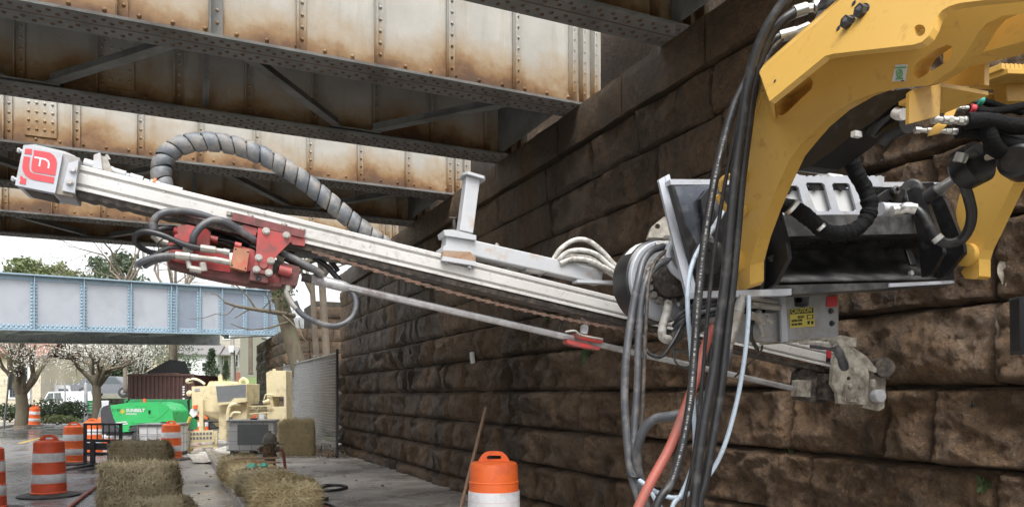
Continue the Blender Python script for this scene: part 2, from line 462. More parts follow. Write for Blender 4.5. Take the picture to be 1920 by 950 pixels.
def girder_mat(name, pale=True):
    """old light paint, rusted through along the bottom edge; object z is the height above the bottom flange"""
    n = NT(name); z = n.sep()[2]
    big = n.noise(1.4, 5, .6); fine = n.noise(16, 8, .7)
    c = n.ramp(n.noise(2.5, 5), [(.3, (.40, .39, .355)), (.7, (.50, .485, .445))])
    c = n.mix(n.ramp(n.noise(3.0, 7, .65, n.map((2.5, 1, .25))), [(.52, 0.0), (.75, .5)]), c, (.30, .25, .16))     # streaks
    h = n.math('SUBTRACT', z, n.math('MULTIPLY', n.math('SUBTRACT', big, .5), 1.0))
    h = n.math('SUBTRACT', h, n.math('MULTIPLY', n.math('SUBTRACT', fine, .5), .12))
    c = n.mix(n.ramp(h, [(.22, .95), (.62, 0.0)]), c, (.36, .235, .105))
    c = n.mix(n.ramp(h, [(.10, 1.0), (.34, 0.0)]), c, (.20, .098, .042))
    c = n.mix(n.ramp(h, [(.02, .75), (.18, 0.0)]), c, (.085, .052, .034))
    c = n.mix(n.ramp(n.noise(2.0, 8, .7, None, .6), [(.66, 0.0), (.71, .8)]), c, (.09, .075, .06))
    n.col(c); n.rough(.62); n.bump(n.math('ADD', n.noise(22, 7, .7), n.math('MULTIPLY', n.noise(3, 2), .6)), .16, .02); return n.m
M['girder'] = girder_mat('rusting_girder_paint')
def flange_mat():
    n = NT('sooty_flange_paint')
    c = n.ramp(n.noise(3, 7, .65), [(.3, (.15, .15, .145)), (.62, (.25, .25, .24)), (.78, (.17, .11, .075))])
    c = n.mix(n.ramp(n.noise(1.1, 6, .6), [(.5, 0.0), (.62, .6)]), c, (.085, .073, .062))
    n.col(c); n.rough(.7); n.bump(n.noise(18, 7, .7), .25, .02); return n.m
M['flange'] = flange_mat()
def asphalt_mat():
    n = NT('wet_asphalt'); n.co = n.geo('Position')
    c = n.ramp(n.noise(.5, 6, .6), [(.3, (.13, .132, .138)), (.7, (.195, .198, .205))])
    c = n.mix(n.ramp(n.noise(2.2, 7, .65), [(.55, 0.0), (.7, .5)]), c, (.16, .12, .10))
    c = n.mix(n.math('MULTIPLY', n.noise(120, 3), .35), c, (.2, .2, .205)); n.col(c)
    n.rough(n.ramp(n.noise(.7, 5, .6), [(.38, .10), (.62, .45)])); n.bump(n.noise(140, 4, .7), .25, .006); return n.m
M['asphalt'] = asphalt_mat()
def concrete_mat():
    n = NT('damp_concrete'); n.co = n.geo('Position')
    c = n.ramp(n.noise(.8, 7, .62), [(.3, (.27, .25, .23)), (.7, (.44, .42, .39))])
    c = n.mix(n.ramp(n.noise(1.3, 6, .6, None, .5), [(.5, 0.0), (.66, .7)]), c, (.17, .145, .125))
    c = n.mix(n.ramp(n.noise(40, 6, .7), [(.55, 0.0), (.7, .4)]), c, (.05, .043, .038)); n.col(c)
    n.rough(n.ramp(n.noise(.9, 5), [(.38, .14), (.62, .5)])); n.bump(n.noise(60, 7, .7), .3, .008); return n.m
M['concrete'] = concrete_mat()
def ground_mat():
    n = NT('bare_earth_and_grass'); n.co = n.geo('Position')
    n.col(n.ramp(n.noise(.3, 7, .6), [(.35, (.09, .085, .05)), (.65, (.12, .14, .055))])); n.rough(.9); return n.m
M['ground'] = ground_mat()
def mast_mat():
    n = NT('scraped_feed_beam')
    u = n.map((1, 1, 1))
    c = n.ramp(n.noise(3.5, 6, .6), [(.3, (.38, .37, .355)), (.7, (.50, .49, .475))])
    c = n.mix(n.ramp(n.noise(7, 9, .75), [(.54, 0.0), (.68, .75)]), c, (.25, .225, .19))
    c = n.mix(n.ramp(n.noise(38, 6, .7), [(.6, 0.0), (.68, .7)]), c, (.16, .13, .10))
    n.col(c); n.rough(.42); n.b.inputs['Metallic'].default_value = .15; n.bump(n.noise(30, 6, .7), .12, .006); return n.m
M['mast'] = mast_mat()

# ================================================================== the setting
WX = 4.2            # face of the stone abutment (plane x = WX), the street runs along +Y
def flat(name, pts, z, mat, kind='structure', parent=None):
    m = MB(); m.add([V((p[0], p[1], z)) for p in pts], [list(range(len(pts)))]); return m.build(name, mat, parent, 0, kind)
flat('ground', [(-900, -900), (900, -900), (900, 900), (-900, 900)], -0.02, M['ground'])
LK0, LK1 = G(-260, 838), G(235, 772)          # far kerb of the road, which swings off to the left
ldir = (LK1 - LK0).normalized()
lk_a, lk_b = LK0 - ldir*6, LK0 + ldir*60
flat('road', [(0.88, -12), (0.88, 44), (lk_b.x, lk_b.y), (lk_a.x, lk_a.y), (-30, -12)], 0.0, M['asphalt'])
# pavement beside the abutment, cast in bays with open joints, and its kerb
pv = MB(); pv.box((2.9, 16, .06), (3.9, 56, .12)); pave = pv.build('pavement', M['concrete'], None, 0, 'structure')
for i in range(14):
    y0 = -2 + i*2.6
    slab = MB(); slab.box((2.62, y0+1.3, .10), (3.18, 2.584, .10)); slab.build('paving_slab', M['concrete'], pave, .008)
for i in range(20):
    k = MB(); k.box((.95, -2+i*2.0+1, .07), (.15, 1.985, .17)); k.build('kerb_stone', M['concrete'], pave, .02)
# the apron of concrete gutter
flat('gutter', [(-.15, -10), (.874, -10), (.874, 44), (-.15, 44)], 0.004, M['concrete'])
# far pavement and verge on the left
side = V((-ldir.y, ldir.x, 0))
fp = MB()
q = [lk_a, lk_b, lk_b + side*3.2, lk_a + side*3.2]
fp.prism([V((p.x, p.y, .0)) for p in q], (0, 0, .13)); fp.build('far_pavement', M['concrete'], None, .02, 'structure')
q = [lk_a + side*3.2, lk_b + side*3.2, lk_b + side*60, lk_a + side*60]
flat('verge', [(p.x, p.y) for p in q], .02, M['grassy'])
# lane line
a, b = G(36, 831), G(76, 820); d_ = (b-a).normalized(); s_ = V((-d_.y, d_.x, 0))*.07
flat('lane_marking', [((a-s_).x, (a-s_).y), ((a+s_).x, (a+s_).y), ((b+s_).x, (b+s_).y), ((b-s_).x, (b-s_).y)], .004, M['line'])
# surveyor's pale blue paint dashes on the road
sp = MB()
for (x0, y0, x1, y1) in ((12, 884, 30, 881), (31, 881, 44, 879), (38, 907, 58, 905), (122, 905, 142, 902), (123, 900, 136, 897), (130, 899, 152, 897)):
    a, b = G(x0, y0), G(x1, y1); w = V((0, .06, 0)); sp.add([V((p.x, p.y, .004)) for p in (a-w, a+w, b+w, b-w)], [(0,1,2,3)])
sp.build('road_marking', M['spray'], None, 0, 'structure')
# hillside under the far houses
hl = MB(); rows = []
for i in range(12):
    d = 44 + i*12; row = []
    for k in range(26):
        px = -500 + k*70; p = GD(px, d); t = min(1, max(0, (d-46)/34)); t = t*t*(3-2*t)
        lv = 1.0 if px < 300 else 1.0
        row.append(V((p.x, p.y, -.3 + (3.7*t + max(0, d-80)*.03)*lv + .3*noise.noise(V((p.x*.08, p.y*.08, 3))))))
    rows.append(row)
hl.sheet(rows).build('hill', M['grassy'], None, 0, 'structure')

# ------------------------------------------------------------------ stone abutment
def stone_mesh(ly, lz, seed, bulge, res):
    """a quarry-faced block: stepped fracture faces, bedding, ragged arrises"""
    ny, nz = max(4, int(ly/res)), max(4, int(lz/res)); rows = []
    jit = lambda a: .014*noise.noise(V((a*3.1, seed*7.7, 1.3))) + .006*noise.noise(V((a*11, seed*3.7, 4.3)))
    off = V((seed*13.1, seed*5.3, seed*2.7)); N = noise.noise
    tiltz = random.uniform(-.03, .035)*bulge/.06; tilty = random.uniform(-.03, .03)*bulge/.06
    k = bulge/.06
    for j in range(nz+1):
        row = []
        for i in range(ny+1):
            y = ly*i/ny; z = lz*j/nz
            p = V((0, y, z)) + off
            e = min(y, ly-y, z, lz-z) + .016*N(p*9)*(1 if 0 < i < ny and 0 < j < nz else 0)
            t = min(1, max(0, e)/(.020+.3*bulge*.25)); t = t*(2-t)
            w = p + V((0, .05*N(p*5), .05*N(p*5+V((7, 0, 0)))))
            f1 = N(V((w.x, w.y*2.2, w.z*3.4))); q = f1*3.2; fl = math.floor(q); fr_ = q-fl; fr_ = fr_*fr_*fr_*(fr_*(fr_*6-15)+10); step = (fl+fr_)/3.2
            f2 = N(V((w.x+5, w.y*5.5+w.z*2, w.z*6.5))); q = f2*3; fl = math.floor(q); fr_ = q-fl; fr_ = min(1, fr_*1.6); step2 = (fl+fr_)/3
            bed = N(V((seed, y*1.4, z*20)))
            x = .010 + t*(bulge*(1 + 1.2*step + .95*step2) + k*(.010*bed - .030*abs(N(p*9)) - .020*abs(N(p*21+V((3, 1, 2)))) + .011*N(p*42) + .02) + tiltz*(z/lz-.5) + tilty*(y/ly-.5))
            yy = y + (jit(z) if i in (0, ny) else 0); zz = z + (jit(y+5) if j in (0, nz) else 0)
            row.append(V((-max(.0, x), yy, zz)))
        rows.append(row)
    m = MB(); m.sheet(rows)
    edge = [r[0] for r in rows] + rows[-1][1:] + [r[-1] for r in rows[-2::-1]] + rows[0][-2:0:-1]
    k = len(edge); back = [V((.10, p.y, p.z)) for p in edge]
    m.add(edge + back, [(i, (i+1) % k, (i+1) % k + k, i+k) for i in range(k)])
    return m
W_Y0, W_Y1 = 1.0, 20.3
wall = thing('stone_wall', 'long dark brown rough stone abutment wall under the railway bridge', 'wall', (WX, 10, 0), traced=True)
wb = MB()
wb.box((WX+.62, (W_Y0+W_Y1)/2, 2.4), (1.2, W_Y1-W_Y0-.06, 4.9))
wb.build('wall_core', M['mortar'], wall)
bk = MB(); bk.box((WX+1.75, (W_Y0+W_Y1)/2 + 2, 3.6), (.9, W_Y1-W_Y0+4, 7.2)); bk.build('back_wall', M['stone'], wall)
ZC = [.10, .33, .78, 1.235, 1.70, 2.17, 2.63, 3.09, 3.55, 4.0, 4.44]
fixed = {4: [2.62, 3.745, 4.9, 6.1], 3: [2.35, 3.0, 3.31, 4.1, 5.3], 2: [2.1, 2.62, 3.9, 5.2], 5: [2.35, 2.66, 3.6, 4.8]}
sd_i = 0
for ci in range(len(ZC)-1):
    z0, z1 = ZC[ci], ZC[ci+1]
    ys = [W_Y0 + random.uniform(0, .3)]
    for f in fixed.get(ci, []): ys.append(f)
    while ys[-1] < W_Y1-.5:
        ys.append(ys[-1] + (random.choice([.45, .6, .75, .9]) if ys[-1] > 6 and ci < 7 else random.choice([.55, .75, .95, 1.1, 1.3, 1.5]))*random.uniform(.85, 1.12))
    ys[-1] = W_Y1
    if ys[-1]-ys[-2] < .3: ys.pop(-2)
    for i in range(len(ys)-1):
        ya, yb = ys[i]+.009, ys[i+1]-.009; yc = (ya+yb)/2
        sd_i += 1
        near = yc < 6.5
        res = .020 if near else (.035 if yc < 10 else .06)
        bulge = random.uniform(.05, .095) if ci < 6 else (random.uniform(.045, .075) if near else random.uniform(.03, .05))
        if ci >= 8 and yc > 4.5: bulge = random.uniform(.022, .036)
        za, zb = z0+random.uniform(.005, .012), z1-random.uniform(.005, .012)
        m = stone_mesh(yb-ya, zb-za, sd_i*1.37, bulge, res)
        for v in m.v: v.x += WX; v.y += ya; v.z += za
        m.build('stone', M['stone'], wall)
# coping: long dressed blocks standing a little proud
y = W_Y0
while y < W_Y1-.3:
    L = random.uniform(1.1, 1.9); yb = min(W_Y1, y+L)
    if W_Y1-yb < .5: yb = W_Y1
    m = stone_mesh(yb-y-.014, .41, sd_i*1.9, .012, .07); sd_i += 1
    for v in m.v: v.x += WX-.07; v.y += y; v.z += 4.455
    top = MB(); top.v, top.f, top.mi, top.sm = m.v, m.f, m.mi, m.sm
    top.box((WX+.42, (y+yb)/2-.007, 4.66), (.98, yb-y-.02, .405))
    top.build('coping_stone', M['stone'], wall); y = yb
# rough stones at the foot of the far end
for i in range(9):
    yy = 10.5 + i*1.05
    m = stone_mesh(.9+.1*(i % 3), .2, 900+i*3.3, .07, .07)
    for v in m.v: v.x += WX-.05; v.y += yy; v.z += .10
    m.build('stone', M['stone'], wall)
# drilled holes in the stones: short dark sockets with a rim
for (px, py, r) in ((1730, 826, .022), (1823, 757, .014), (1654, 892, .014), (1505, 815, .015), (1840, 615, .014), (1342, 807, .017), (1035, 800, .03), (1125, 800, .025)):
    fr = Frame(V((WX-.07, 0, 0)), V((-1, 0, 0))); c = fr.at(px, py)
    m = MB(); m.lathe([(r*1.25, 0), (r, .006), (r*.9, -.02), (0.0, -.022)], c, V((-1, .2, 0)), 10); m.build('drill_hole', M['ink'], wall)

# smears of pale lime pointing left on a few joints
def pointing(y, z0, z1, w):
    m = MB(); n_ = 22; L = []; Rr = []
    for i in range(n_+1):
        z = z0 + (z1-z0)*i/n_; a = w*(.6+.7*abs(noise.noise(V((z*9, y, 1))))); b = w*(.6+.9*abs(noise.noise(V((z*8, y, 7)))))
        L.append([V((WX-.045-.035*abs(noise.noise(V((z*14, k, y)))) + (.05 if k in (0, 4) else 0), y-a+(a+b)*k/4, z)) for k in range(5)])
    m.sheet(L); m.build('pointing', M['pale_mortar'], wall)
pointing(2.63, 1.74, 2.13, .05); pointing(2.60, 2.22, 2.60, .045); pointing(2.36, 2.2, 2.62, .03); pointing(15.6, 1.75, 2.1, .10)

# weeds rooted in the joints
def weed(px, py, size, label, n=26):
    fr = Frame(V((WX-.06, 0, 0)), V((-1, 0, 0))); c = fr.at(px, py); m = MB()
    for i in range(n):
        a = random.uniform(0, 6.28); L = size*random.uniform(.4, 1); dn = V((-.6*random.random(), math.cos(a)*.9, math.sin(a)*.7-.1)).normalized()
        sdv = dn.cross(V((1, .3, .2))).normalized()*L*.16; t = c + dn*L
        m.add([c + dn*L*.15, c + dn*L*.6 + sdv, t, c + dn*L*.6 - sdv], [(0,1,2,3)])
    o = m.build('weed', M['weed'], None); tag(o, label, 'plant', 'weeds in the wall joints')
weed(1484, 852, .06, 'small bright green weed in the wall joint below the drill clamp')
weed(1845, 905, .07, 'small bright green weed by the square block low at the picture\'s right edge')
weed(1105, 668, .14, 'dark green weed tuft on the wall below the red rod guide', 60)
weed(1065, 668, .12, 'dark weed tuft on the wall just left of the red rod guide', 40)
weed(1025, 592, .10, 'little dark weed high on the wall above the drill rod', 20)

# ------------------------------------------------------------------ railway bridge over the street: spans of paired plate girders
ZB, HG, GX0, GX1 = 4.86, 1.75, -11.0, 4.50
def angle_mesh(name, h, leg=.095, out=.10, th=.014, mat=None):
    m = MB(); m.box((0, -.5*th, h/2), (leg, th, h)); m.box((-leg/2+th/2, -out/2, h/2), (th, out, h))
    me = m.build('tmp_stiff', mat or M['girder'])
    d = me.data; bpy.data.objects.remove(me); d.name = name; return d
ST_N = angle_mesh('stiffener', HG-.06)
ST_D = angle_mesh('stiffener_dark', HG-.06, .12, .13, .016, M['flange'])
def girder(span, y, seed, splice=None, dark=None, phase=.375):
    g = MB()
    L = GX1-GX0; xc = (GX0+GX1)/2
    g.box((0, 0, HG/2), (L, .016, HG))                                   # web
    for s in (-1, 1):
        g.box((0, s*.017, .10), (L, .016, .15)); g.box((0, s*.017, HG-.10), (L, .016, .15))
    o = place('girder', None, span) if False else None
    me = g.build('girder', M['girder'], None)
    me.parent = span; me.location = V((xc, y, ZB)) - V(span.location)
    fl = MB()
    fl.box((0, 0, .013), (L, .40, .024)); fl.box((0, 0, HG-.012), (L, .40, .024))
    for s in (-1, 1): fl.box((0, s*.10, .032), (L-.02, .15, .013))
    f = fl.build('flange', M['flange'], None); f.parent = me
    riv = MB()
    x = -L/2 + .08
    k = 0
    while x < L/2-.03:
        for s in (-1, 1):
            riv.dome((x, s*.026, .075 + (.06 if k % 2 else 0)), (0, s, 0), .021, 8)
        riv.dome((x, -.13, .001), (0, 0, -1), .02, 7); riv.dome((x+.06, -.07, .001), (0, 0, -1), .02, 7)
        riv.dome((x, .13, .001), (0, 0, -1), .02, 7); riv.dome((x+.06, .07, .001), (0, 0, -1), .02, 7)
        x += .135; k += 1
    xs = []
    i = -16
    while True:
        xw = phase + i*.762; i += 1
        if xw > GX1-.5: break
        if xw < GX0+.2: continue
        xs.append(xw)
    xs += [4.12, 4.25, 4.40]
    for xw in xs:
        for s in (-1, 1):
            isd = dark is not None and abs(xw-dark) < .05 and s < 0
            st = place('stiffener', ST_D if isd else ST_N, me, (xw-xc, -.027 if s < 0 else .027, .035), 0 if s < 0 else math.pi)
            if isd: st["label"] = "stiffener painted dark"
            z = .2
            while z < HG-.12:
                riv.dome((xw-xc+(.012*(-1 if s > 0 else 1)), s*.041, z), (0, s, 0), .019, 7); z += .118
    if splice is not None:
        sp = MB(); sp.box((splice-xc, -.027-.008, HG/2), (.36, .014, HG-.34)); o = sp.build('splice_plate', M['girder'], None); o.parent = me
        for a in range(4):
            z = .26
            while z < HG-.25:
                riv.dome((splice-xc-.135+a*.09, -.043, z), (0, -1, 0), .02, 7); z += .115
    r = riv.build('rivets', M['girder'], None, 0, 'stuff'); r.parent = me
    return me
SPANS = [((3.55, 5.5), 'nearest bridge span, its riveted flange crossing the top right corner', None, None),
         ((7.40, 9.35), 'second bridge span, pale rust-streaked girder along the top of the picture', (None, -.55), (.375, None)),
         ((11.5, 13.6), 'third bridge span with pale rusty girder behind the wrapped hose', (-1.55, None), (None, None)),
         ((15.8, 17.8), 'farthest bridge span over the street, bordering the white sky', None, None)]
for si, ((ya, yb), lab, spl, drk) in enumerate(SPANS):
    span = thing('bridge_span', lab, 'bridge', (GX1, (ya+yb)/2, ZB), group='railway bridge spans over the street')
    girder(span, ya, si, spl[0] if spl else None, drk[0] if drk else None)
    girder(span, yb, si+10, spl[1] if spl else None, drk[1] if drk else None, .375-.3)
    so = V(span.location)
    # lateral bracing in plan, cross frames, gussets
    x = -10.0; k = 1; w = yb-ya
    while x < 3.7:
        xn = x+1.725
        a0, b0 = (ya+.16, yb-.16) if k % 2 else (yb-.16, ya+.16)
        m = MB(); A = V((x+.22, a0, ZB+.075)); B = V((xn-.22, b0, ZB+.075))
        m.bar(A, B, .11, .014); m.bar(A + V((0, 0, .05)), B + V((0, 0, .05)), .014, .09)
        o = m.build('brace', M['flange'], None); o.parent = span; o.location = -so
        m = MB(); m.box((x, (a0+ya if k % 2 else a0+yb)/2, ZB+.058), (.62, .26, .014)); o = m.build('gusset_plate', M['flange'], None); o.parent = span; o.location = -so
        if k % 2:
            for (z0, z1) in ((.12, HG-.2), (HG-.2, .12)):
                m = MB(); m.bar((x, ya+.06, ZB+z0), (x, yb-.06, ZB+z1), .07, .012, V((1, 0, 0))); m.bar((x+.01, ya+.06, ZB+z0), (x+.01, yb-.06, ZB+z1), .012, .07, V((1, 0, 0)))
                o = m.build('cross_brace', M['flange'], None); o.parent = span; o.location = -so
        x = xn; k += 1
    # end frame and bearings on the abutment
    m = MB(); m.box((4.05, (ya+yb)/2, ZB+.35), (.014, w-.1, .6)); o = m.build('end_diaphragm', M['flange'], None); o.parent = span; o.location = -so
    for yy in (ya, yb):
        m = MB(); m.box((4.38, yy, ZB-.0015+.0-.004), (.34, .5, .02)); o = m.build('bearing_plate', M['flange'], None); o.parent = span; o.location = -so
    # timber ties and ballast deck
    m = MB(); m.box(((GX0+GX1)/2+.4, (ya+yb)/2, ZB+HG+.16), (GX1-GX0+.8, w+.35, .30)); o = m.build('deck', M['flange'], None); o.parent = span; o.location = -so

# ------------------------------------------------------------------ second bridge beyond, pale blue
BL, BR = P(-260, 627, 23.6), P(522, 628, 33.5)
BL.z, BR.z = 3.78, 4.30
bb = thing('blue_bridge', 'pale blue riveted girder bridge crossing the street farther on', 'bridge', BR, traced=True)
bu = (BR-BL).normalized(); bn = V((bu.y, -bu.x, 0)).normalized()       # towards the camera
HB = 2.02; BLEN = (BR-BL).length
def bpt(s, off, z): return BL + bu*s + bn*off + UP*z
def bbox(m, s0, s1, o0, o1, z0, z1):
    pts = [bpt(s, o, z) for s in (s0, s1) for o in (o0, o1) for z in (z0, z1)]
    m.add(pts, [(0,1,3,2),(4,6,7,5),(0,4,5,1),(2,3,7,6),(0,2,6,4),(1,5,7,3)]); return m
def s_at(px):                                   # place along the girder seen at picture column px
    fr = Frame(BL, bn); return (fr.at(px, 600) - BL).dot(bu)
main = bbox(MB(), 0, BLEN, -.01, .01, .05, HB-.05).build('web', M['blue_panel'], bb)
m = MB(); bbox(m, 0, BLEN, -.2, .2, 0, .05); bbox(m, 0, BLEN, -.21, .21, HB-.05, HB); bbox(m, 0, BLEN, .01, .03, .05, .23); bbox(m, 0, BLEN, .01, .03, HB-.22, HB-.05)
m.build('flange', M['blue'], bb)
ends = [-200, -95, 62, 155, 243, 318, 328, 372, 413, 458, 497, 515]
rv = MB()
for px in ends:
    s = s_at(px); w = .11
    m = MB(); bbox(m, s-w, s+w, .03, .045, .05, HB-.05); bbox(m, s-.012, s+.012, .045, .16, .05, HB-.05); m.build('stiffener', M['blue'], bb)
    z = .12
    while z < HB-.1:
        for e in (-.07, .07): rv.dome(bpt(s+e, .046, z), bn, .042, 6)
        z += .12
s = .1
while s < BLEN-.05:
    rv.dome(bpt(s, .031, .10), bn, .042, 6); rv.dome(bpt(s+.07, .031, .18), bn, .042, 6); s += .15
rv.build('rivets', M['blue'], bb, 0, 'stuff')
for (pa, pb) in ((334, 368), (418, 454), (462, 493), (500, 514)):
    bbox(MB(), s_at(pa), s_at(pb), .012, .016, .25, HB-.24).build('web_patch', M['blue_panel_dark'], bb)
# far girder and floor of the blue bridge
bbox(MB(), 0, BLEN+1, -8.6, -8.57, .05, HB).build('far_web', M['bridge_grey'], bb)
bbox(MB(), 0, BLEN+1, -8.8, -8.4, 0, .05).build('far_flange', M['bridge_grey'], bb)
bbox(MB(), -1, BLEN+1, -8.5, -.05, .95, 1.2).build('deck', M['bridge_grey'], bb)
for i in range(9):
    s0 = 1 + i*2.1
    bbox(MB(), s0, s0+.2, -8.5, -.05, .35, .95).build('floor_beam', M['bridge_grey'], bb)
    m = MB(); m.bar(bpt(s0, -.2 if i % 2 else -4.2, .12), bpt(s0+2.1, -4.2 if i % 2 else -.2, .12), .12, .03); m.build('brace', M['bridge_grey'], bb)
for e in (-1.6, -3.0, -4.4, -6.0, -7.4): bbox(MB(), 0, BLEN, e-.1, e+.1, .5, .94).build('stringer', M['bridge_grey'], bb)

# its stone abutment with wing wall
ab = thing('bridge_abutment', 'weathered stone abutment carrying the end of the pale blue bridge', 'abutment', (5.2, 31, 0), traced=True)
ABX, ABY = 4.15, 30.3
m = MB(); m.box((ABX+4.05, ABY+6, 2.15), (8, 11.9, 4.28)); m.box((ABX+4.9, ABY+2.0, 4.9), (7.4, 3.0, 1.1)); m.build('core', M['mortar'], ab)
sd_i = 2000
for ci in range(11):
    z0 = .02 + ci*.475
    if z0 > 5.2: break
    x = ABX if z0 < 4.2 else ABX+1.1
    while x < ABX+6.5:
        L = random.uniform(.7, 1.5)
        mm = stone_mesh(L-.02, .455, sd_i*1.1, .05, .12); sd_i += 1
        for v in mm.v: v.x, v.y, v.z = x + v.y, (ABY if z0 < 4.2 else ABY+.45) + v.x, v.z + z0
        for f in mm.f: f.reverse()
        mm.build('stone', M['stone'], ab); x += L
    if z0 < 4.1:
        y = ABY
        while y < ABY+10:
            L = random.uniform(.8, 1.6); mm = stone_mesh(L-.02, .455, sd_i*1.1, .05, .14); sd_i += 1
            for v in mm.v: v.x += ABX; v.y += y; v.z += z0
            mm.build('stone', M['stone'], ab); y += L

# the opposite abutment, out of the picture to the left, that carries the other end of the spans
oa = thing('opposite_wall', 'stone abutment wall on the far side of the street, outside the picture', 'wall', (-10.4, 10, 0), traced=True)
m = MB(); m.box((-11.1, 10.6, 2.4), (1.4, 19.4, 4.9)); m.build('wall_core', M['mortar'], oa)
for ci in range(9):
    y = 1.0
    while y < 20:
        L = random.uniform(1.0, 1.9); mm = stone_mesh(L-.02, .50, sd_i*1.3, .04, .2); sd_i += 1
        for v in mm.v: v.x, v.y, v.z = -10.4 - v.x, v.y + y, v.z + .02 + ci*.53
        for f in mm.f: f.reverse()
        mm.build('stone', M['stone'], oa); y += L

# ================================================================== the loader: arms and coupler
E = cdir(.336, -.94)                      # from the coupler back towards the loader (and the camera)
AX = cdir(.94, .336)                      # along the coupler, left arm to right arm
TIP_L = P(1390, 500, 3.2); TIP_R = TIP_L + AX*1.30
FL = Frame(TIP_L, -AX)                    # plane of the left arm
FA = Frame(TIP_L, -AX - UP*.30)           # its outer face, leaning out towards the top
FR = Frame(TIP_R, -AX)
FC = Frame(TIP_L - E*.06, E)              # coupler plane
loader = thing('compact_loader', 'yellow lift arms and black quick coupler of a compact loader', 'loader', GD(2000, 2.4, .1), traced=True)
def poly(fr, pts, off=0.0): return [fr.at(x, y, off) for x, y in pts]
def plate(name, fr, pts, off, th, mat, parent, holes=(), bevel=.003):
    m = MB(); m.prism(poly(fr, pts, off), -fr.n*th, [poly(fr, h, off) for h in holes]); return m.build(name, mat, parent, bevel)
def circ(cx, cy, r, n=16, ry=None): return [(cx + r*math.cos(2*math.pi*k/n), cy + (ry or r)*math.sin(2*math.pi*k/n)) for k in range(n)]
def path(fr, pts, off=0.0, seg=6): return smooth_path([fr.at(p[0], p[1], off + (p[2] if len(p) > 2 else 0)) for p in pts], seg)
def dpath(pts, seg=6): return smooth_path([P(*p) for p in pts], seg)
def pxr(r, d): return r*d/F
def bolt(m, c, ax, r, h=None, washer=True):
    h = h or r*.9
    if washer: m.cyl(c, c + V(ax).normalized()*r*.25, r*1.35, n=12)
    m.hexnut(c + V(ax).normalized()*r*.25, ax, r, h)

A_OUT = [(1368, 510), (1375, 538), (1383, 544), (1400, 542), (1406, 535), (1406, 498), (1418, 452), (1436, 401), (1457, 350), (1480, 300), (1502, 272), (1526, 244),
         (1562, 213), (1607, 187), (1652, 171), (1707, 163), (1738, 161), (1761, 147), (1788, 129), (1806, 108), (1822, 82), (1834, 62), (1850, 44), (1880, 30), (1960, 22), (1960, -70), (1600, -30),
         (1560, 12), (1440, 118), (1427, 160), (1415, 200), (1392, 267), (1384, 330), (1374, 426), (1369, 470)]
SLOT1 = [(1456, 186), (1472, 176), (1512, 147), (1519, 146), (1524, 152), (1522, 166), (1476, 210), (1466, 217), (1458, 214), (1454, 200)]
SLOT2 = [(1710, 137), (1714, 126), (1724, 114), (1757, 91), (1776, 84), (1785, 88), (1786, 100), (1778, 114), (1730, 144), (1721, 149), (1713, 147)]
arm = plate('lift_arm', FA, A_OUT, 0, .075, M['yellow'], loader, [SLOT1, SLOT2], .004)
plate('slot_backing', FA, [(1446, 225), (1530, 225), (1530, 135), (1446, 180)], -.074, .004, M['yellow'], arm)
B_OUT = [(1424, 136), (1434, 127), (1544, 34), (1610, -28), (1830, -66), (1960, -70), (1960, -12), (1850, 0), (1800, 6), (1780, 12), (1766, 20), (1758, 30), (1750, 52), (1741, 68), (1728, 79), (1712, 84), (1562, 101), (1547, 105), (1443, 190)]
# the cover plate leans out at its foot, so it takes the sky and shades the arm below
FB = Frame(FA.at(1590, 95, .23), -AX + UP*.45)     # the cover plate, tipped up to the sky
m = MB(); m.prism(poly(FB, B_OUT), -FB.n*.02, [poly(FB, circ(1724, 57, 11))]); cover = m.build('arm_cover', M['yellow'], arm, .003)
# returns that tie the cover to the arm
m = MB(); m.prism([FB.at(1425, 137, -.02), FB.at(1444, 190, -.02), FA.at(1449, 226, .002), FA.at(1428, 160, .002)], E*.018); m.build('cover_end', M['yellow'], arm, .002)
m = MB(); q0 = [FB.at(1424, 135, -.018), FB.at(1544, 33, -.018), FB.at(1612, -30, -.018)]; q1 = [FA.at(1612, -34, -.02), FA.at(1546, 20, -.02), FA.at(1432, 120, -.02)]
m.prism(q0 + q1, -UP*.012); m.build('cover_top', M['yellow'], arm, .002)
for (x, y, r) in ((1620, 22, 10.5), (1594, 43, 10)):
    c = FB.at(x, y, .0); m = MB(); m.cyl(c, c-AX*.004, pxr(r*1.05, 2.8), n=16); m.hexnut(c-AX*.004, -AX, pxr(r*.95, 2.8), .018)
    m.lathe([(pxr(r*.6, 2.8), .018), (0, .026)], c-AX*.004, -AX, 10); m.build('bolt', M['dark_steel'], cover, .0015)
for (x, y, r) in ((1601, 6, 4.5), (1572, 53, 4.5), (1453, 152, 3)):
    c = FB.at(x, y, .0015); m = MB(); m.lathe([(pxr(r, 2.8), 0), (pxr(r*.85, 2.8), .0015), (0, -.004)], c, FB.n, 12); m.build('bolt_hole', M['ink'], cover)
# weld beads along the cover and the slot
for pts, fr_, of in (([(1446, 194), (1470, 176), (1500, 150), (1546, 110)], FA, .003), ([(1550, 107), (1620, 98), (1700, 88), (1722, 84)], FA, .003), ([(1398, 275), (1412, 225), (1430, 172)], FA, .003)):
    m = MB(); pp = path(fr_, pts, of, 10); m.tube(pp, [.0045*(1+.25*math.sin(i*1.7)) for i in range(len(pp))], 8); m.build('weld_bead', M['yellow'], arm)
# pin boss
m = MB(); c = FA.at(1381, 487, .0); m.lathe([(.055, -.02), (.055, .022), (.05, .026), (.02, .026), (0, .022)], c, -AX, 24); m.build('pivot_boss', M['yellow'], arm)
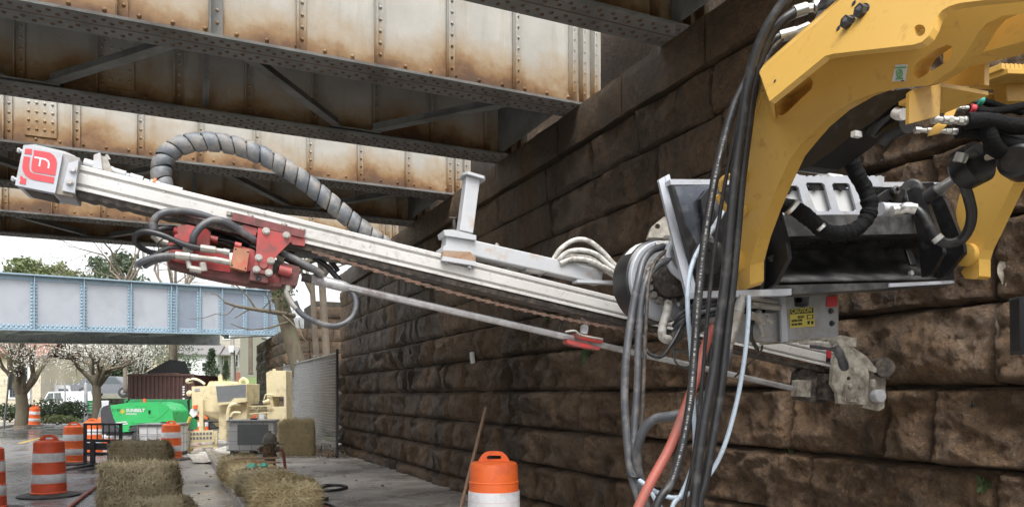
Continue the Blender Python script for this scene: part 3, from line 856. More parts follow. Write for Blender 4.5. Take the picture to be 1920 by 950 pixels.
# bent grab rods welded on the outer face
for pts in ([(1396, 331), (1372, 331), (1360, 334), (1353, 343), (1354, 358)], [(1396, 394), (1374, 395), (1362, 391), (1354, 382), (1345, 366)]):
    m = MB(); pp = path(FA, [(x, y, .0 + (1396-x)*.0016) for x, y in pts], 0.01); m.tube(pp, .0135, 12); m.lathe([(.024, 0), (.024, .008), (.014, .014)], FA.at(pts[0][0], pts[0][1], .0), -AX, 14); m.build('grab_rod', M['yellow'], arm)
# warning sticker
dc = plate('sticker', FA, [(1679, 122), (1701, 121), (1697, 153), (1672, 153)], .002, .0015, M['white_decal'], arm, bevel=0)
m = MB(); m.prism(poly(FA, circ(1686, 138, 6.5, 14, 8), .0035), AX*.001, [poly(FA, circ(1686, 138, 5, 12, 6.3), .0035)])
m.prism(poly(FA, [(1682, 138), (1687, 132), (1690, 136), (1686, 144)], .0035), AX*.001); m.prism(poly(FA, [(1679, 147), (1693, 146), (1693, 149), (1679, 150)], .0035), AX*.001)
m.prism(poly(FA, [(1678, 126), (1699, 125), (1699, 128), (1678, 129)], .0035), AX*.001); m.build('print', M['green_print'], dc)
m = MB(); m.prism(poly(FA, [(1689, 151), (1695, 151), (1695, 152.5), (1689, 152.5)], .0035), AX*.001); m.build('print', M['ink'], dc)

# right arm
R_OUT = [(1792, 398), (1799, 366), (1820, 334), (1860, 296), (1900, 250), (1975, 180), (1990, 260), (1925, 310), (1899, 346), (1857, 435), (1841, 468), (1836, 485), (1836, 518), (1829, 523), (1809, 522), (1802, 510), (1812, 496), (1812, 460), (1796, 424)]
arm_r = plate('lift_arm', FR, R_OUT, 0, .075, M['yellow'], loader, (), .004)
m = MB(); m.lathe([(.055, -.01), (.055, .03), (.03, .034), (0, .034)], FR.at(1817, 478, 0), -AX, 24); m.build('pivot_boss', M['yellow'], arm_r)
# torque tube between the arms and its brackets
m = MB(); a = FL.at(1800, 24, -.02); m.cyl(a, a + AX*1.35, .062, n=28); m.build('cross_tube', M['yellow'], loader)
m = MB(); m.prism(poly(FL, [(1758, 150), (1788, 132), (1826, 84), (1846, 60), (1846, 160), (1770, 160)], -.16), AX*.02); m.build('bracket', M['yellow'], loader, .003)
m = MB(); m.prism(poly(FL, [(1838, 98), (1836, 72), (1856, 46), (1858, 93)], -.10), AX*.12); m.build('stop_block', M['yellow'], loader, .006)
fl2 = Frame(FL.at(1764, 156, .0), E)
m = MB(); m.prism(poly(fl2, [(1705, 174), (1712, 168), (1764, 157), (1762, 217), (1704, 232)]), -E*.012); m.build('hose_guard', M['yellow'], loader, .003)
m = MB(); m.prism([fl2.at(1762, 158), fl2.at(1765, 155), fl2.at(1765, 155) + AX*.20, fl2.at(1765, 155) + AX*.20 - E*.16, fl2.at(1765, 155) - E*.16], -UP*.012); m.build('guard_shelf', M['yellow'], loader, .003)
m = MB(); m.prism(poly(fl2, [(1786, 88), (1793, 88), (1793, 158), (1786, 158)], -.1), -E*.012); m.prism(poly(fl2, [(1838, 98), (1846, 96), (1846, 158), (1838, 158)], -.1), -E*.012); m.build('bracket_rib', M['yellow'], loader, .002)
# serrated step on the far arm
st = MB(); a = P(1846, 148, 2.75); b = P(2010, 152, 3.1)
st.bar(a, b, .16, .02)
for i in range(22):
    t = i/22; p = a.lerp(b, t) + V((0, 0, .018)); st.box(p, (.02, .14, .022))
st.build('step', M['yellow'], loader, .002)
m = MB(); m.bar(P(1875, 176, 2.9), P(2010, 176, 3.1), .05, .08); m.cyl(P(1800, 186, 2.9), P(1905, 188, 3.0), .024); m.build('step_beam', M['yellow'], loader, .004)
# hydraulic couplings and black hoses by the guard
cp = MB(); bh = MB(); yb_ = MB()
for (x0, y0, x1, y1, r, d) in ((1770, 189, 1832, 188, 6, 2.75), (1768, 201, 1815, 204, 5.5, 2.75), (1748, 224, 1815, 227, 8.5, 2.7), (1715, 244, 1795, 247, 6, 2.75)):
    n_ = 7
    for i in range(n_):
        t0, t1 = i/n_, (i+.92)/n_; rr = pxr(r*(1.0 if i % 3 == 0 else .72 if i % 3 == 1 else .9), d)
        cp.tube([P(x0+(x1-x0)*t0, y0+(y1-y0)*t0, d), P(x0+(x1-x0)*t1, y0+(y1-y0)*t1, d)], rr, 6 if i % 2 else 14)
cp.build('coupling', M['silver'], loader, .001)
for pts, r in (([(1830, 188, 2.75), (1850, 192, 2.76), (1880, 202, 2.8), (1915, 210, 2.85)], 7), ([(1815, 204, 2.75), (1850, 210, 2.75), (1885, 206, 2.8), (1960, 190, 2.9)], 8),
               ([(1812, 227, 2.7), (1850, 226, 2.7), (1900, 236, 2.72), (1960, 240, 2.7)], 15), ([(1795, 247, 2.75), (1830, 248, 2.75), (1870, 262, 2.75), (1960, 285, 2.7)], 12),
               ([(1850, 235, 2.72), (1858, 262, 2.72), (1872, 282, 2.75), (1930, 300, 2.8)], 15), ([(1800, 238, 2.8), (1850, 245, 2.8), (1900, 270, 2.8), (1960, 262, 2.8)], 19)):
    m = MB(); pp = dpath(pts, 8); m.tube(pp, [pxr(r, 2.75)*(1+.10*noise.noise(p*40)) for p in pp], 12); m.build('hose', M['fabric'], loader)
for (x, y, mt) in ((1838, 189, 'teal'), (1823, 204, 'red_print')):
    m = MB(); m.cyl(P(x-4, y, 2.74), P(x+4, y+1, 2.74), pxr(8.5, 2.75), n=14); m.build('hose_band', M[mt], loader)
m = MB(); m.prism([P(1795, 178, 2.73), P(1804, 182, 2.73), P(1786, 222, 2.73), P(1762, 250, 2.73), P(1742, 254, 2.73), P(1745, 243, 2.73), P(1768, 222, 2.73)], FWD*.012); m.build('coupling_bracket', M['yellow'], loader, .002)
m = MB(); m.lathe([(.07, 0), (.085, .01), (.085, .08), (.07, .1), (0, .1)], P(1842, 300, 2.95), -E + V((0,0,-.2)), 26); m.build('cylinder_eye', M['black_paint'], loader)
m = MB(); m.lathe([(.05, -.05), (.062, -.04), (.062, .05), (.05, .06), (0, .06)], P(1912, 306, 2.75), -AX + E*.4, 30); m.build('cylinder_eye', M['black_paint'], loader, .004)
for (x, y) in ((1849, 296), (1855, 290)):
    m = MB(); c = P(x, y, 2.85); m.hexnut(c, -FWD + RGT*.4, .012, .03); m.cyl(c, c + RGT*.05 + UP*.03, .008, n=10); m.build('fitting', M['silver'], loader)
# black underside guard along the arch
plate('under_guard', FL, [(1478, 320), (1484, 300), (1506, 272), (1530, 246), (1566, 215), (1610, 189), (1655, 173), (1706, 166), (1690, 186), (1640, 226), (1600, 252), (1560, 284), (1520, 312), (1497, 320)], -.10, .14, M['black_paint'], loader, (), .006)
m = MB(); m.tube(path(FL, [(1640, 250), (1652, 232), (1668, 214), (1684, 196), (1700, 180)], -.16), .045, 14); m.tube(path(FL, [(1655, 262), (1672, 245), (1700, 232)], -.16), .035, 12); m.build('swivel', M['black_paint'], loader)
m = MB(); m.tube(path(FL, [(1679, 211), (1687, 215), (1695, 214)], -.12), .02, 12); m.build('hose_tag', M['white_decal'], loader)
m = MB(); m.box(FL.at(1606, 252, -.09), (.035, .02, .02)); m.build('clip', M['white_decal'], loader)

# ---- quick coupler (black) between the arms
cpl = M['black_paint']
plate('side_plate', FL, [(1438, 352), (1455, 380), (1474, 456), (1477, 484), (1452, 533), (1436, 541), (1402, 543), (1412, 440)], -.16, .022, cpl, loader, [circ(1446, 484, 7)], .004)
plate('side_plate', FL, [(1408, 440), (1424, 446), (1430, 470), (1428, 520), (1424, 541), (1404, 541)], -.115, .02, cpl, loader, (), .004)
FRi = Frame(TIP_R, -AX)
plate('side_plate', FRi, [(1739, 366), (1764, 363), (1774, 380), (1806, 458), (1807, 474), (1770, 519), (1752, 523), (1748, 480), (1760, 462)], .10, .022, cpl, loader, (), .004)
plate('side_plate', FRi, [(1700, 358), (1716, 350), (1728, 356), (1735, 372), (1766, 456), (1768, 474), (1745, 514), (1728, 520), (1720, 440)], .30, .022, cpl, loader, (), .005)
plate('cross_beam', FC, [(1456, 403), (1741, 401), (1753, 437), (1470, 443)], .02, .13, M['dark_steel'], loader, (), .004)
plate('back_sheet', FC, [(1300, 350), (1770, 352), (1790, 524), (1300, 545)], -.30, .012, cpl, loader, (), 0)
rows = []
for (y, off) in ((444, -.10), (450, -.20), (466, -.27), (484, -.26), (502, -.20), (516, -.11), (528, -.01)):
    rows.append([FC.at(1440 + (1760-1440)*k/12, y - (k/12-.5)*6, off) for k in range(13)])
m = MB(); m.sheet(rows); o = m.build('trough', M['dark_steel'], loader)
sm_ = o.modifiers.new('thick', 'SOLIDIFY'); sm_.thickness = .01
m = MB()
for k in range(11):
    x = 1490 + k*23; m.box(FC.at(x, 456 - k*.3, -.16), (.026, .012, .006))
m.build('bolt_row', M['dark_steel'], loader)
m = MB(); c = FC.at(1737, 478, -.02); m.cyl(c, c+E*.05, .026, n=18); m.cyl(c, FC.at(1737, 452, -.05), .006, n=8); m.build('lock_pin', M['dark_steel'], loader, .002)
m = MB(); m.bar(FC.at(1702, 468, -.06), FC.at(1712, 498, -.03), .045, .015); m.build('lock_handle', M['black_paint'], loader, .004)
m = MB(); c = FC.at(1706, 512, -.01); m.hexnut(c, E, .013, .014); m.build('bolt', M['silver'], loader, .001)
# round pivot and gusset in the left end of the coupler
m = MB(); c = FC.at(1337, 483, .02); m.lathe([(.062, 0), (.075, .012), (.075, .05), (.06, .062), (.03, .062), (.024, .05), (0, .05)], c, -AX + E*.5, 26); m.build('pivot_bush', cpl, loader)
plate('gusset', FC, [(1314, 372), (1330, 352), (1346, 420), (1372, 470), (1372, 540), (1312, 540), (1322, 430)], -.12, .02, cpl, loader, (), .003)
# linkage and tilt cylinder at the right end
plate('link', FC, [(1640, 386), (1642, 374), (1655, 362), (1674, 351), (1684, 350), (1706, 360), (1722, 372), (1728, 386), (1716, 392), (1696, 390), (1684, 382), (1668, 374), (1652, 388)], -.05, .03, cpl, loader, (), .004)
for (x, y, r) in ((1677, 358, .022), (1704, 374, .03)):
    m = MB(); c = FC.at(x, y, -.045); m.lathe([(r, 0), (r, .014), (r*.6, .018), (r*.5, .008), (0, .008)], c, E, 18); m.build('pin', M['dark_steel'], loader)
m = MB(); c = FC.at(1716, 362, -.08); m.lathe([(.045, 0), (.05, .02), (.05, .09), (.04, .1), (.025, .1), (0, .095)], c, -AX + E*.6, 22); m.build('cylinder_eye', M['dark_steel'], loader)
m = MB(); m.cyl(P(1741, 368, 3.5), P(1762, 355, 3.42), .032, n=18); m.build('rod_end', M['dark_steel'], loader)
m = MB(); m.cyl(P(1758, 357, 3.43), P(1858, 292, 3.05), .023, n=18); m.build('cylinder_rod', M['silver'], loader)
m = MB(); m.cyl(P(1852, 296, 3.06), P(1960, 235, 2.8), .05, n=22); m.build('tilt_cylinder', M['black_paint'], loader)
plate('top_link', FC, [(1694, 350), (1706, 343), (1750, 342), (1757, 350), (1752, 356), (1712, 356), (1702, 362)], -.09, .05, cpl, loader, (), .004)
m = MB(); m.cyl(P(1650, 392, 3.35), P(1690, 394, 3.38), .03, n=18); m.build('lock_cylinder', M['grey_paint'], loader)
# hoses on the coupler
m = MB(); pp = dpath([(1596, 255, 3.05), (1594, 290, 3.08), (1606, 325, 3.1), (1622, 355, 3.12), (1631, 385, 3.12), (1624, 410, 3.12), (1604, 430, 3.12), (1575, 438, 3.12), (1545, 432, 3.12), (1522, 414, 3.12), (1502, 398, 3.14), (1484, 388, 3.17), (1466, 384, 3.2)], 16)
m.tube(pp, [.031*(1 + .14*noise.noise(p*40) + .2*abs(noise.noise(p*75))) for p in pp], 14); m.build('hose_sleeve', M['fabric'], loader)
m = MB(); m.cyl(P(1484, 386, 3.13), P(1489, 390, 3.13), .043, n=16); m.cyl(P(1538, 424, 3.08), P(1542, 428, 3.08), .02, n=12); m.build('hose_clip', M['silver'], loader)
m = MB(); pp = dpath([(1693, 394, 3.3), (1712, 391, 3.28), (1728, 402, 3.26), (1742, 424, 3.24), (1756, 446, 3.22), (1778, 456, 3.2), (1802, 449, 3.18), (1817, 428, 3.14), (1822, 400, 3.1), (1816, 370, 3.06), (1806, 340, 3.02), (1803, 318, 2.98), (1812, 294, 2.95), (1836, 282, 2.9)], 8)
m.tube(pp, .021, 14); m.build('hose', M['rubber'], loader)
m = MB(); m.tube(dpath([(1672, 396, 3.3), (1688, 394, 3.3), (1700, 389, 3.28), (1717, 392, 3.27)], 4), .024, 14); m.cyl(P(1672, 397, 3.31), P(1690, 393, 3.31), .027, n=6); m.cyl(P(1755, 444, 3.215), P(1762, 451, 3.21), .024, n=14); m.cyl(P(1799, 305, 2.95), P(1806, 288, 2.94), .026, n=14); m.build('hose_end', M['silver'], loader)
# couplings and hoses on top of the left arm
m = MB(); m.cyl(P(1489, 23, 2.72), P(1512, 16, 2.72), .022, n=16); m.cyl(P(1512, 16, 2.72), P(1526, 14, 2.71), .017, n=6); m.cyl(P(1526, 14, 2.71), P(1552, 5, 2.7), .022, n=16)
m.cyl(P(1462, 69, 2.85), P(1492, 61, 2.84), .022, n=16); m.cyl(P(1492, 61, 2.84), P(1518, 50, 2.83), .019, n=6); m.build('hose_end', M['silver'], loader, .0015)
m = MB(); m.lathe([(.03, -.03), (.036, -.02), (.036, .03), (.026, .04), (0, .04)], P(1560, 12, 2.62), -AX + UP*.3, 16); m.hexnut(P(1548, 28, 2.62), -AX*.6 - UP, .028, .04); m.hexnut(P(1575, 6, 2.62), -AX + UP, .03, .04); m.build('elbow_fitting', M['dark_steel'], loader, .002)

m = MB(); m.prism([P(1911, 556, 2.5), P(1945, 550, 2.5), P(1950, 662, 2.5), P(1913, 664, 2.5)], FWD*.05); m.build('work_lamp', M['black_paint'], loader, .012, seg=3)
# body of the loader, standing beyond the right edge of the picture
def lp(a, b, z): q = TIP_L + AX*a - E*0 + E*b; return V((q.x, q.y, z))
def lbox(name, a0, a1, b0, b1, z0, z1, mat, bevel=.03):
    m = MB(); m.prism([lp(a0, b0, z0), lp(a1, b0, z0), lp(a1, b1, z0), lp(a0, b1, z0)], (0, 0, z1-z0)); return m.build(name, mat, loader, bevel)
lbox('chassis', .12, 1.26, 1.75, 3.7, .45, 1.15, M['yellow'])
cabp = lbox('cab', .2, 1.18, 1.95, 3.1, 1.15, 2.25, M['black_paint'])
lbox('engine_cover', .15, 1.22, 3.1, 3.95, 1.15, 1.75, M['yellow'])
for a0 in (-.12, 1.16):
    m = MB(); pr_ = [(1.7, .45), (1.95, .15), (3.5, .15), (3.8, .5), (3.6, .75), (1.95, .72)]
    m.prism([lp(a0, b, z) for b, z in pr_], AX*.36); m.build('track', M['tyre'], loader, .04)
for a0 in (-.02, 1.30):
    m = MB(); m.prism([lp(a0, b, z) for b, z in ((1.0, 2.95), (2.2, 2.75), (3.75, 2.0), (3.85, 1.2), (3.6, 1.2), (3.5, 1.85), (2.1, 2.45), (1.0, 2.65))], AX*.1); m.build('lift_arm', M['yellow'], loader, .02)

# ================================================================== the drill attachment
FE = Frame(P(1000, 540, 3.9), E)
MA, MBp = P(90, 319, 3.17), P(1600, 686, 4.7)
U = (MBp-MA).normalized(); Wn = UP.cross(U); Wn = -Wn if Wn.dot(FWD) > 0 else Wn
Wn.normalize(); Vn = Wn.cross(U); Vn = Vn if Vn.z > 0 else -Vn
FM = Frame(MA, Wn)                                   # long plane of the feed beam, facing the camera
drill = thing('rock_drill', 'hydraulic rock drill on a long white feed beam, held by the loader coupler', 'drill', P(1240, 900, 3.9), traced=True)
mst0, mst1 = FM.at(140, 337), FM.at(1548, 674)
def prof_bar(m, a, b, prof, mi=0):                   # profile of (sideways to camera, up) swept along the beam
    m.prism([a + Wn*w + Vn*v for w, v in prof], b-a, (), mi); return m
PR = [(-.055, .057), (.052, .057), (.056, .053), (.056, .036), (.046, .031), (.046, .024), (.056, .019), (.056, -.022), (.044, -.028), (.044, -.034), (.062, -.040), (.062, -.052), (-.06, -.052)]
m = prof_bar(MB(), mst0, mst1, PR); beam = m.build('feed_beam', M['mast'], drill, .0012)
m = MB(); Lm = (mst1-mst0).length; nb = 150
rows_t, rows_b = [], []
for i in range(nb+1):
    p = mst0 + U*Lm*i/nb; j = .006*noise.noise(V((i*.9, 1, 2)))+.004*noise.noise(V((i*2.9, 5, 2)))
    rows_t.append(p + Wn*.052 - Vn*.052); rows_b.append(p + Wn*.045 - Vn*(.076 + j))
m.sheet([rows_t, rows_b, [p - Wn*.09 for p in rows_b], [p - Wn*.10 for p in rows_t]]); m.build('greasy_rail', M['grime_and_shade'], drill)
for i in range(9):                                    # clamp screws along the beam's slot
    p = mst0 + U*(.35 + i*.42) + Wn*.046 + Vn*.0275
    m = MB(); m.cyl(p, p + Wn*.006, .0075, n=10); m.build('slot_screw', M['dull_fit'], drill)
# square end box with its emblem
bx_ = [(44, 272), (118, 287), (103, 362), (28, 347)]
bxo = plate('end_box', FM, bx_, .10, .20, M['grey_paint'], drill, (), .008)
m = MB(); m.prism(poly(FM, [(112, 286), (150, 296), (137, 369), (100, 362)], .085), -Wn*.17); m.build('box_flange', M['grey_dirty'], drill, .004)
plate('bolt_plate', FM, [(128, 306), (147, 300), (140, 362), (116, 357)], .10, .02, M['grey_paint'], drill, (), .003)
m = MB()
for (x, y) in ((137, 318), (131, 341)): bolt(m, FM.at(x, y, .101), Wn, .012)
m.build('bolt', M['white_steel'], drill, .001)
m = MB()
for (x, y) in ((38, 283), (27, 336)): m.cyl(FM.at(x, y, .06), FM.at(x+12, y+3, .06), .008, n=8); m.hexnut(FM.at(x, y, .06), -U, .011, .01)
m.build('stud', M['white_steel'], drill)
plate('box_lid', FM, [(44, 272), (66, 271), (122, 284), (140, 292), (150, 300), (118, 292), (60, 277)], .05, .13, M['white_steel'], drill, (), .004)
plate('box_underside', FM, [(38, 350), (104, 362), (98, 369), (60, 360), (50, 358)], .06, .12, M['grime_and_shade'], drill, (), .004)
ec = lambda pts: [(x/4.75, y/4.75+250) for x, y in pts]
lg = MB()
for pts in ([(225, 135), (285, 140), (280, 188), (217, 180)],
            [(300, 148), (400, 163), (445, 172), (480, 196), (500, 228), (507, 262), (502, 310), (490, 376), (300, 344), (284, 332), (277, 312), (284, 250), (290, 216), (296, 200)],
            [(211, 204), (268, 211), (258, 285), (260, 322), (272, 342), (300, 357), (484, 391), (475, 445), (330, 420), (270, 404), (228, 372), (204, 335), (197, 296)],
            [(183, 378), (200, 384), (206, 398), (234, 402), (227, 456), (172, 444), (178, 420), (192, 424), (176, 404)]):
    lg.prism(poly(FM, ec(pts), .1022), -Wn*.0015)
lg.build('emblem', M['red_print'], bxo)
lw = MB()
def stroke(pts, w, off):
    pts = ec(pts); L = []; Rr = []
    for i, (x, y) in enumerate(pts):
        x0, y0 = pts[max(0, i-1)]; x1, y1 = pts[min(len(pts)-1, i+1)]; l = math.hypot(x1-x0, y1-y0); nx, ny = -(y1-y0)/l*w, (x1-x0)/l*w
        L.append((x+nx, y+ny)); Rr.append((x-nx, y-ny))
    lw.prism(poly(FM, L + Rr[::-1], off), -Wn*.001)
stroke([(306, 213), (360, 222), (405, 232), (428, 248), (436, 272), (430, 312)], 1.6, .1034)
stroke([(362, 224), (350, 294)], 1.6, .1038)
lw.build('emblem', M['white_decal'], bxo)
# hydraulic cylinder and valve lying on the beam
m = MB(); m.cyl(FM.at(158, 306, -.02), FM.at(212, 322, -.02), .022, n=16); m.cyl(FM.at(228, 328, -.02), FM.at(262, 337, -.02), .015, n=14); m.build('feed_cylinder', M['white_steel'], drill)
m = MB(); m.prism(poly(FM, [(176, 290), (188, 286), (192, 318), (174, 314)], .03), -Wn*.07); m.build('end_block', M['white_steel'], drill, .004)
m = MB(); m.prism(poly(FM, [(188, 292), (200, 294), (208, 314), (212, 326), (190, 320)], .02), -Wn*.05); m.cyl(FM.at(199, 291, .0), FM.at(205, 300, .0), .008); m.build('valve', M['dull_fit'], drill, .003)
m = MB()
for (x0, y0, x1, y1, r) in ((212, 321, 236, 328, .017), (236, 329, 242, 331, .012), (244, 331, 268, 338, .017), (270, 339, 280, 342, .012), (282, 342, 300, 347, .016), (300, 347, 342, 357, .012)): m.cyl(FM.at(x0, y0, -.01), FM.at(x1, y1, -.01), r, n=10)
m.build('hose_fittings', M['white_steel'], drill)
m = MB(); m.cyl(FM.at(287, 341, -.01), FM.at(291, 343, -.01), .02, n=12); m.build('hose_band', M['orange'], drill)

# spiral-wrapped hose arching over the beam
hp = path(FM, [(318, 385, -.10), (306, 350, -.11), (302, 322, -.12), (308, 297, -.12), (328, 278, -.12), (358, 268, -.12), (395, 266, -.12), (440, 273, -.12), (485, 289, -.12), (530, 312, -.12), (575, 343, -.12), (620, 380, -.12), (662, 416, -.12), (700, 445, -.12), (745, 475, -.13), (800, 492, -.13)], 0, 14)
m = MB(); m.tube(hp, .036, 14); wh = m.build('wrapped_hose', M['rubber'], drill)
cum = [0]
for i in range(1, len(hp)): cum.append(cum[-1] + (hp[i]-hp[i-1]).length)
def at_len(s):
    s = max(0, min(cum[-1]-1e-5, s)); i = 0
    lo, hi = 0, len(cum)-1
    while hi-lo > 1:
        mid = (lo+hi)//2
        if cum[mid] <= s: lo = mid
        else: hi = mid
    t = (s-cum[lo])/(cum[hi]-cum[lo]); return hp[lo].lerp(hp[hi], t), (hp[hi]-hp[lo]).normalized()
s = 0.0
rs = random.Random(3)
while s < cum[-1]-.06:
    L = .062*rs.uniform(.92, 1.08); m = MB(); n_ = 18; vs = []
    tilt = rs.uniform(.012, .02)
    for (q, rad) in ((0, .0415), (.006, .0455), (L*.5, .0458), (L-.011, .0445), (L-.006, .041)):
        for k in range(n_):
            a = 2*math.pi*k/n_
            p, t = at_len(s + q + tilt*math.sin(a))
            nr = (Wn - t*Wn.dot(t)).normalized(); b = t.cross(nr)
            vs.append(p + (nr*math.cos(a) + b*math.sin(a))*rad*(1+.02*noise.noise(p*30)))
    m.add(vs, [(i*n_+k, i*n_+(k+1) % n_, (i+1)*n_+(k+1) % n_, (i+1)*n_+k) for i in range(4) for k in range(n_)], 0, True)
    m.build('wrap_band', M['wrap'], wh); s += L
# second sleeved hose running on below the beam
pp = path(FM, [(556, 466, -.03), (590, 476, -.04), (640, 484, -.05), (690, 493, -.06), (750, 500, -.08), (820, 508, -.12)], 0, 12)
m = MB(); m.tube(pp, [.028*(1+.12*noise.noise(p*25)) for p in pp], 14); m.build('hose', M['wrap'], drill)

# ---- red drifter hung under the beam
plate('carriage_plate', FM, [(438, 398), (572, 432), (570, 446), (434, 412)], .085, .15, M['red_grimy'], drill, (), .003)
m = MB()
for (x, y) in ((430, 404), (469, 410), (532, 426), (567, 435)): m.hexnut(FM.at(x, y, .06), Vn, .014, .016)
m.build('carriage_bolt', M['dull_fit'], drill, .001)
plate('carriage_guide', FM, [(455, 420), (482, 428), (480, 442), (455, 434)], .075, .13, M['red'], drill, (), .003)
plate('carriage_guide', FM, [(540, 440), (573, 448), (571, 461), (548, 458)], .075, .13, M['red'], drill, (), .003)
plate('hanger_plate', FM, [(484, 427), (491, 428), (546, 440), (546, 452), (520, 478), (512, 488), (510, 515), (475, 510), (480, 470)], .12, .025, M['red'], drill, (), .004)
m = MB()
for (x, y) in ((499, 433), (537, 441), (485, 483), (508, 489), (481, 505), (504, 511)): bolt(m, FM.at(x, y, .1205), Wn, .0125)
m.build('hanger_bolt', M['dull_fit'], drill, .001)
m = MB(); m.lathe([(.022, 0), (.018, .006), (.012, .006), (0, .004)], FM.at(494, 496, .1205), Wn, 18); m.build('boss', M['red'], drill)
def axis_cyl(m, x0, y0, x1, y1, r, off=.0, n=18, r2=None): m.cyl(FM.at(x0, y0, off), FM.at(x1, y1, off), r, r2, n); return m
m = MB(); m.prism(poly(FM, [(333, 425), (352, 421), (390, 430), (395, 438), (392, 462), (360, 458), (325, 449), (327, 440), (333, 438)], .09), -Wn*.15)
axis_cyl(m, 326, 432, 340, 436, .018, .03); axis_cyl(m, 392, 447, 408, 451, .017, .03); m.prism(poly(FM, [(340, 422), (352, 420), (352, 428), (338, 428)], .03), -Wn*.06); m.build('rotation_motor', M['red'], drill, .006)
m = MB(); m.prism(poly(FM, [(316, 455), (330, 450), (395, 463), (430, 474), (432, 510), (400, 506), (330, 490), (316, 484)], .075), -Wn*.14); m.build('drifter_body', M['red'], drill, .008)
m = MB(); m.prism(poly(FM, [(315, 482), (360, 492), (470, 510), (530, 518), (528, 536), (500, 536), (420, 524), (370, 513), (350, 506), (314, 497)], .065), -Wn*.13); m.build('cradle', M['red_grimy'], drill, .006)
m = MB(); axis_cyl(m, 352, 505, 380, 511, .022, .0); m.build('accumulator', M['grime_and_shade'], drill)
m = MB(); m.prism(poly(FM, [(470, 466), (478, 470), (476, 506), (464, 508), (450, 506), (452, 462)], .085), -Wn*.13); m.build('gear_housing', M['red'], drill, .008)
plate('cover_plate', FM, [(439, 463), (468, 468), (462, 508), (431, 500)], .13, .05, M['tan_face'], drill, (), .004)
m = MB()
for (x, y) in ((442, 467), (465, 472), (460, 503), (435, 497)): m.cyl(FM.at(x, y, .131), FM.at(x, y, .128), .004, n=8)
m.build('screw', M['ink'], drill)
m = MB(); axis_cyl(m, 440, 459, 452, 462, .016, .09); axis_cyl(m, 476, 490, 484, 492, .045, .04); m.build('front_collar', M['red'], drill)
m = MB(); m.prism(poly(FM, [(470, 505), (505, 513), (502, 530), (468, 524)], .11), -Wn*.14); m.build('front_block', M['red_grimy'], drill, .005)
m = MB(); m.lathe([(.013, 0), (.013, .001), (.009, .003), (0, -.002)], FM.at(485, 521, .1105), Wn, 12); m.build('port', M['ink'], drill)
m = MB(); axis_cyl(m, 503, 520, 515, 523, .026, .05, 18); axis_cyl(m, 515, 523, 524, 525, .022, .05, 6); m.build('front_nut', M['red'], drill)
plate('flushing_head', FM, [(522, 498), (534, 492), (562, 500), (561, 518), (557, 535), (528, 532), (527, 520)], .07, .13, M['red_grimy'], drill, (), .006)
m = MB(); axis_cyl(m, 523, 505, 546, 511, .022, .085); m.build('seal_tube', M['red'], drill)
m = MB(); m.prism(poly(FM, [(514, 486), (530, 490), (528, 500), (524, 515), (512, 512)], .05), -Wn*.12); m.build('seal_housing', M['grime_and_shade'], drill, .006)
m = MB(); m.lathe([(.010, 0), (.010, .006), (0, .008)], FM.at(543, 510, .09), Wn, 10); m.build('grease_nipple', M['silver'], drill)
# rod: shank, coupling sleeve and the long hexagonal steel
RA, RBp = FM.at(566, 519, .005), FM.at(1566, 746, .0)
ru = (RBp-RA).normalized()
m = MB(); m.cyl(RA, RA+ru*.06, .021, n=18); m.build('shank', M['grime_and_shade'], drill)
m = MB(); c0 = FM.at(583, 522, .005); c1 = FM.at(646, 537, .005); m.tube([c0, c0+ru*.01, c1-ru*.015, c1, c1+ru*.02], [.020, .0255, .0265, .024, .018], 20); m.build('coupling_sleeve', M['rod'], drill)
m = MB(); m.tube([c1, RBp], .0175, 6); m.build('drill_rod', M['rod'], drill, .001)
# rusty feed chain
m = MB(); ca, cb = FM.at(585, 472, .05), FM.at(1335, 641, .05); Lc = (cb-ca).length; nl = int(Lc/.026); cu = (cb-ca).normalized()
for i in range(nl):
    t = (i+.5)/nl; p = ca.lerp(cb, t) - UP*(.055*math.sin(math.pi*t)); s_ = Wn if i % 2 else Vn
    m.box(p, (.03, .007 if i % 2 else .018, .018 if i % 2 else .010), Matrix((cu, Wn, Vn)).transposed())
m.build('feed_chain', M['rust_chain'], drill, 0, 'stuff')
m = MB(); a = FM.at(1335, 640, .05); m.cyl(a, FM.at(1530, 684, .05), .007, n=8); m.build('feed_rope', M['rust_chain'], drill)
m = MB(); m.box(FM.at(853, 526, .03), (.016, .02, .03)); m.build('sensor', M['white_steel'], drill)
# red rod guide and its strap
fg = .03
plate('rod_guide', FM, [(1080, 624), (1108, 629), (1132, 638), (1128, 644), (1078, 634)], fg+.0, .05, M['red'], drill, (), .003)
plate('rod_guide', FM, [(1064, 636), (1072, 638), (1126, 650), (1124, 656), (1080, 648), (1064, 643)], fg+.02, .06, M['red'], drill, (), .003)
m = MB(); m.tube(path(FM, [(1060, 622), (1078, 620), (1090, 628), (1130, 636)], fg+.02), .006, 8); m.build('guide_pin', M['dull_fit'], drill)
plate('guide_lug', FM, [(1092, 610), (1098, 606), (1104, 612), (1101, 626), (1090, 624)], fg, .02, M['white_steel'], drill, (), .002)
m = MB(); m.tube(path(FM, [(1088, 596), (1100, 604), (1130, 611), (1200, 621), (1235, 627)], fg), .009, 8); m.build('guide_bar', M['dark_steel'], drill)
m = MB(); m.tube(path(FM, [(1066, 590), (1052, 605), (1048, 620)], -.02), .005, 8); m.build('wire', M['rubber'], drill)
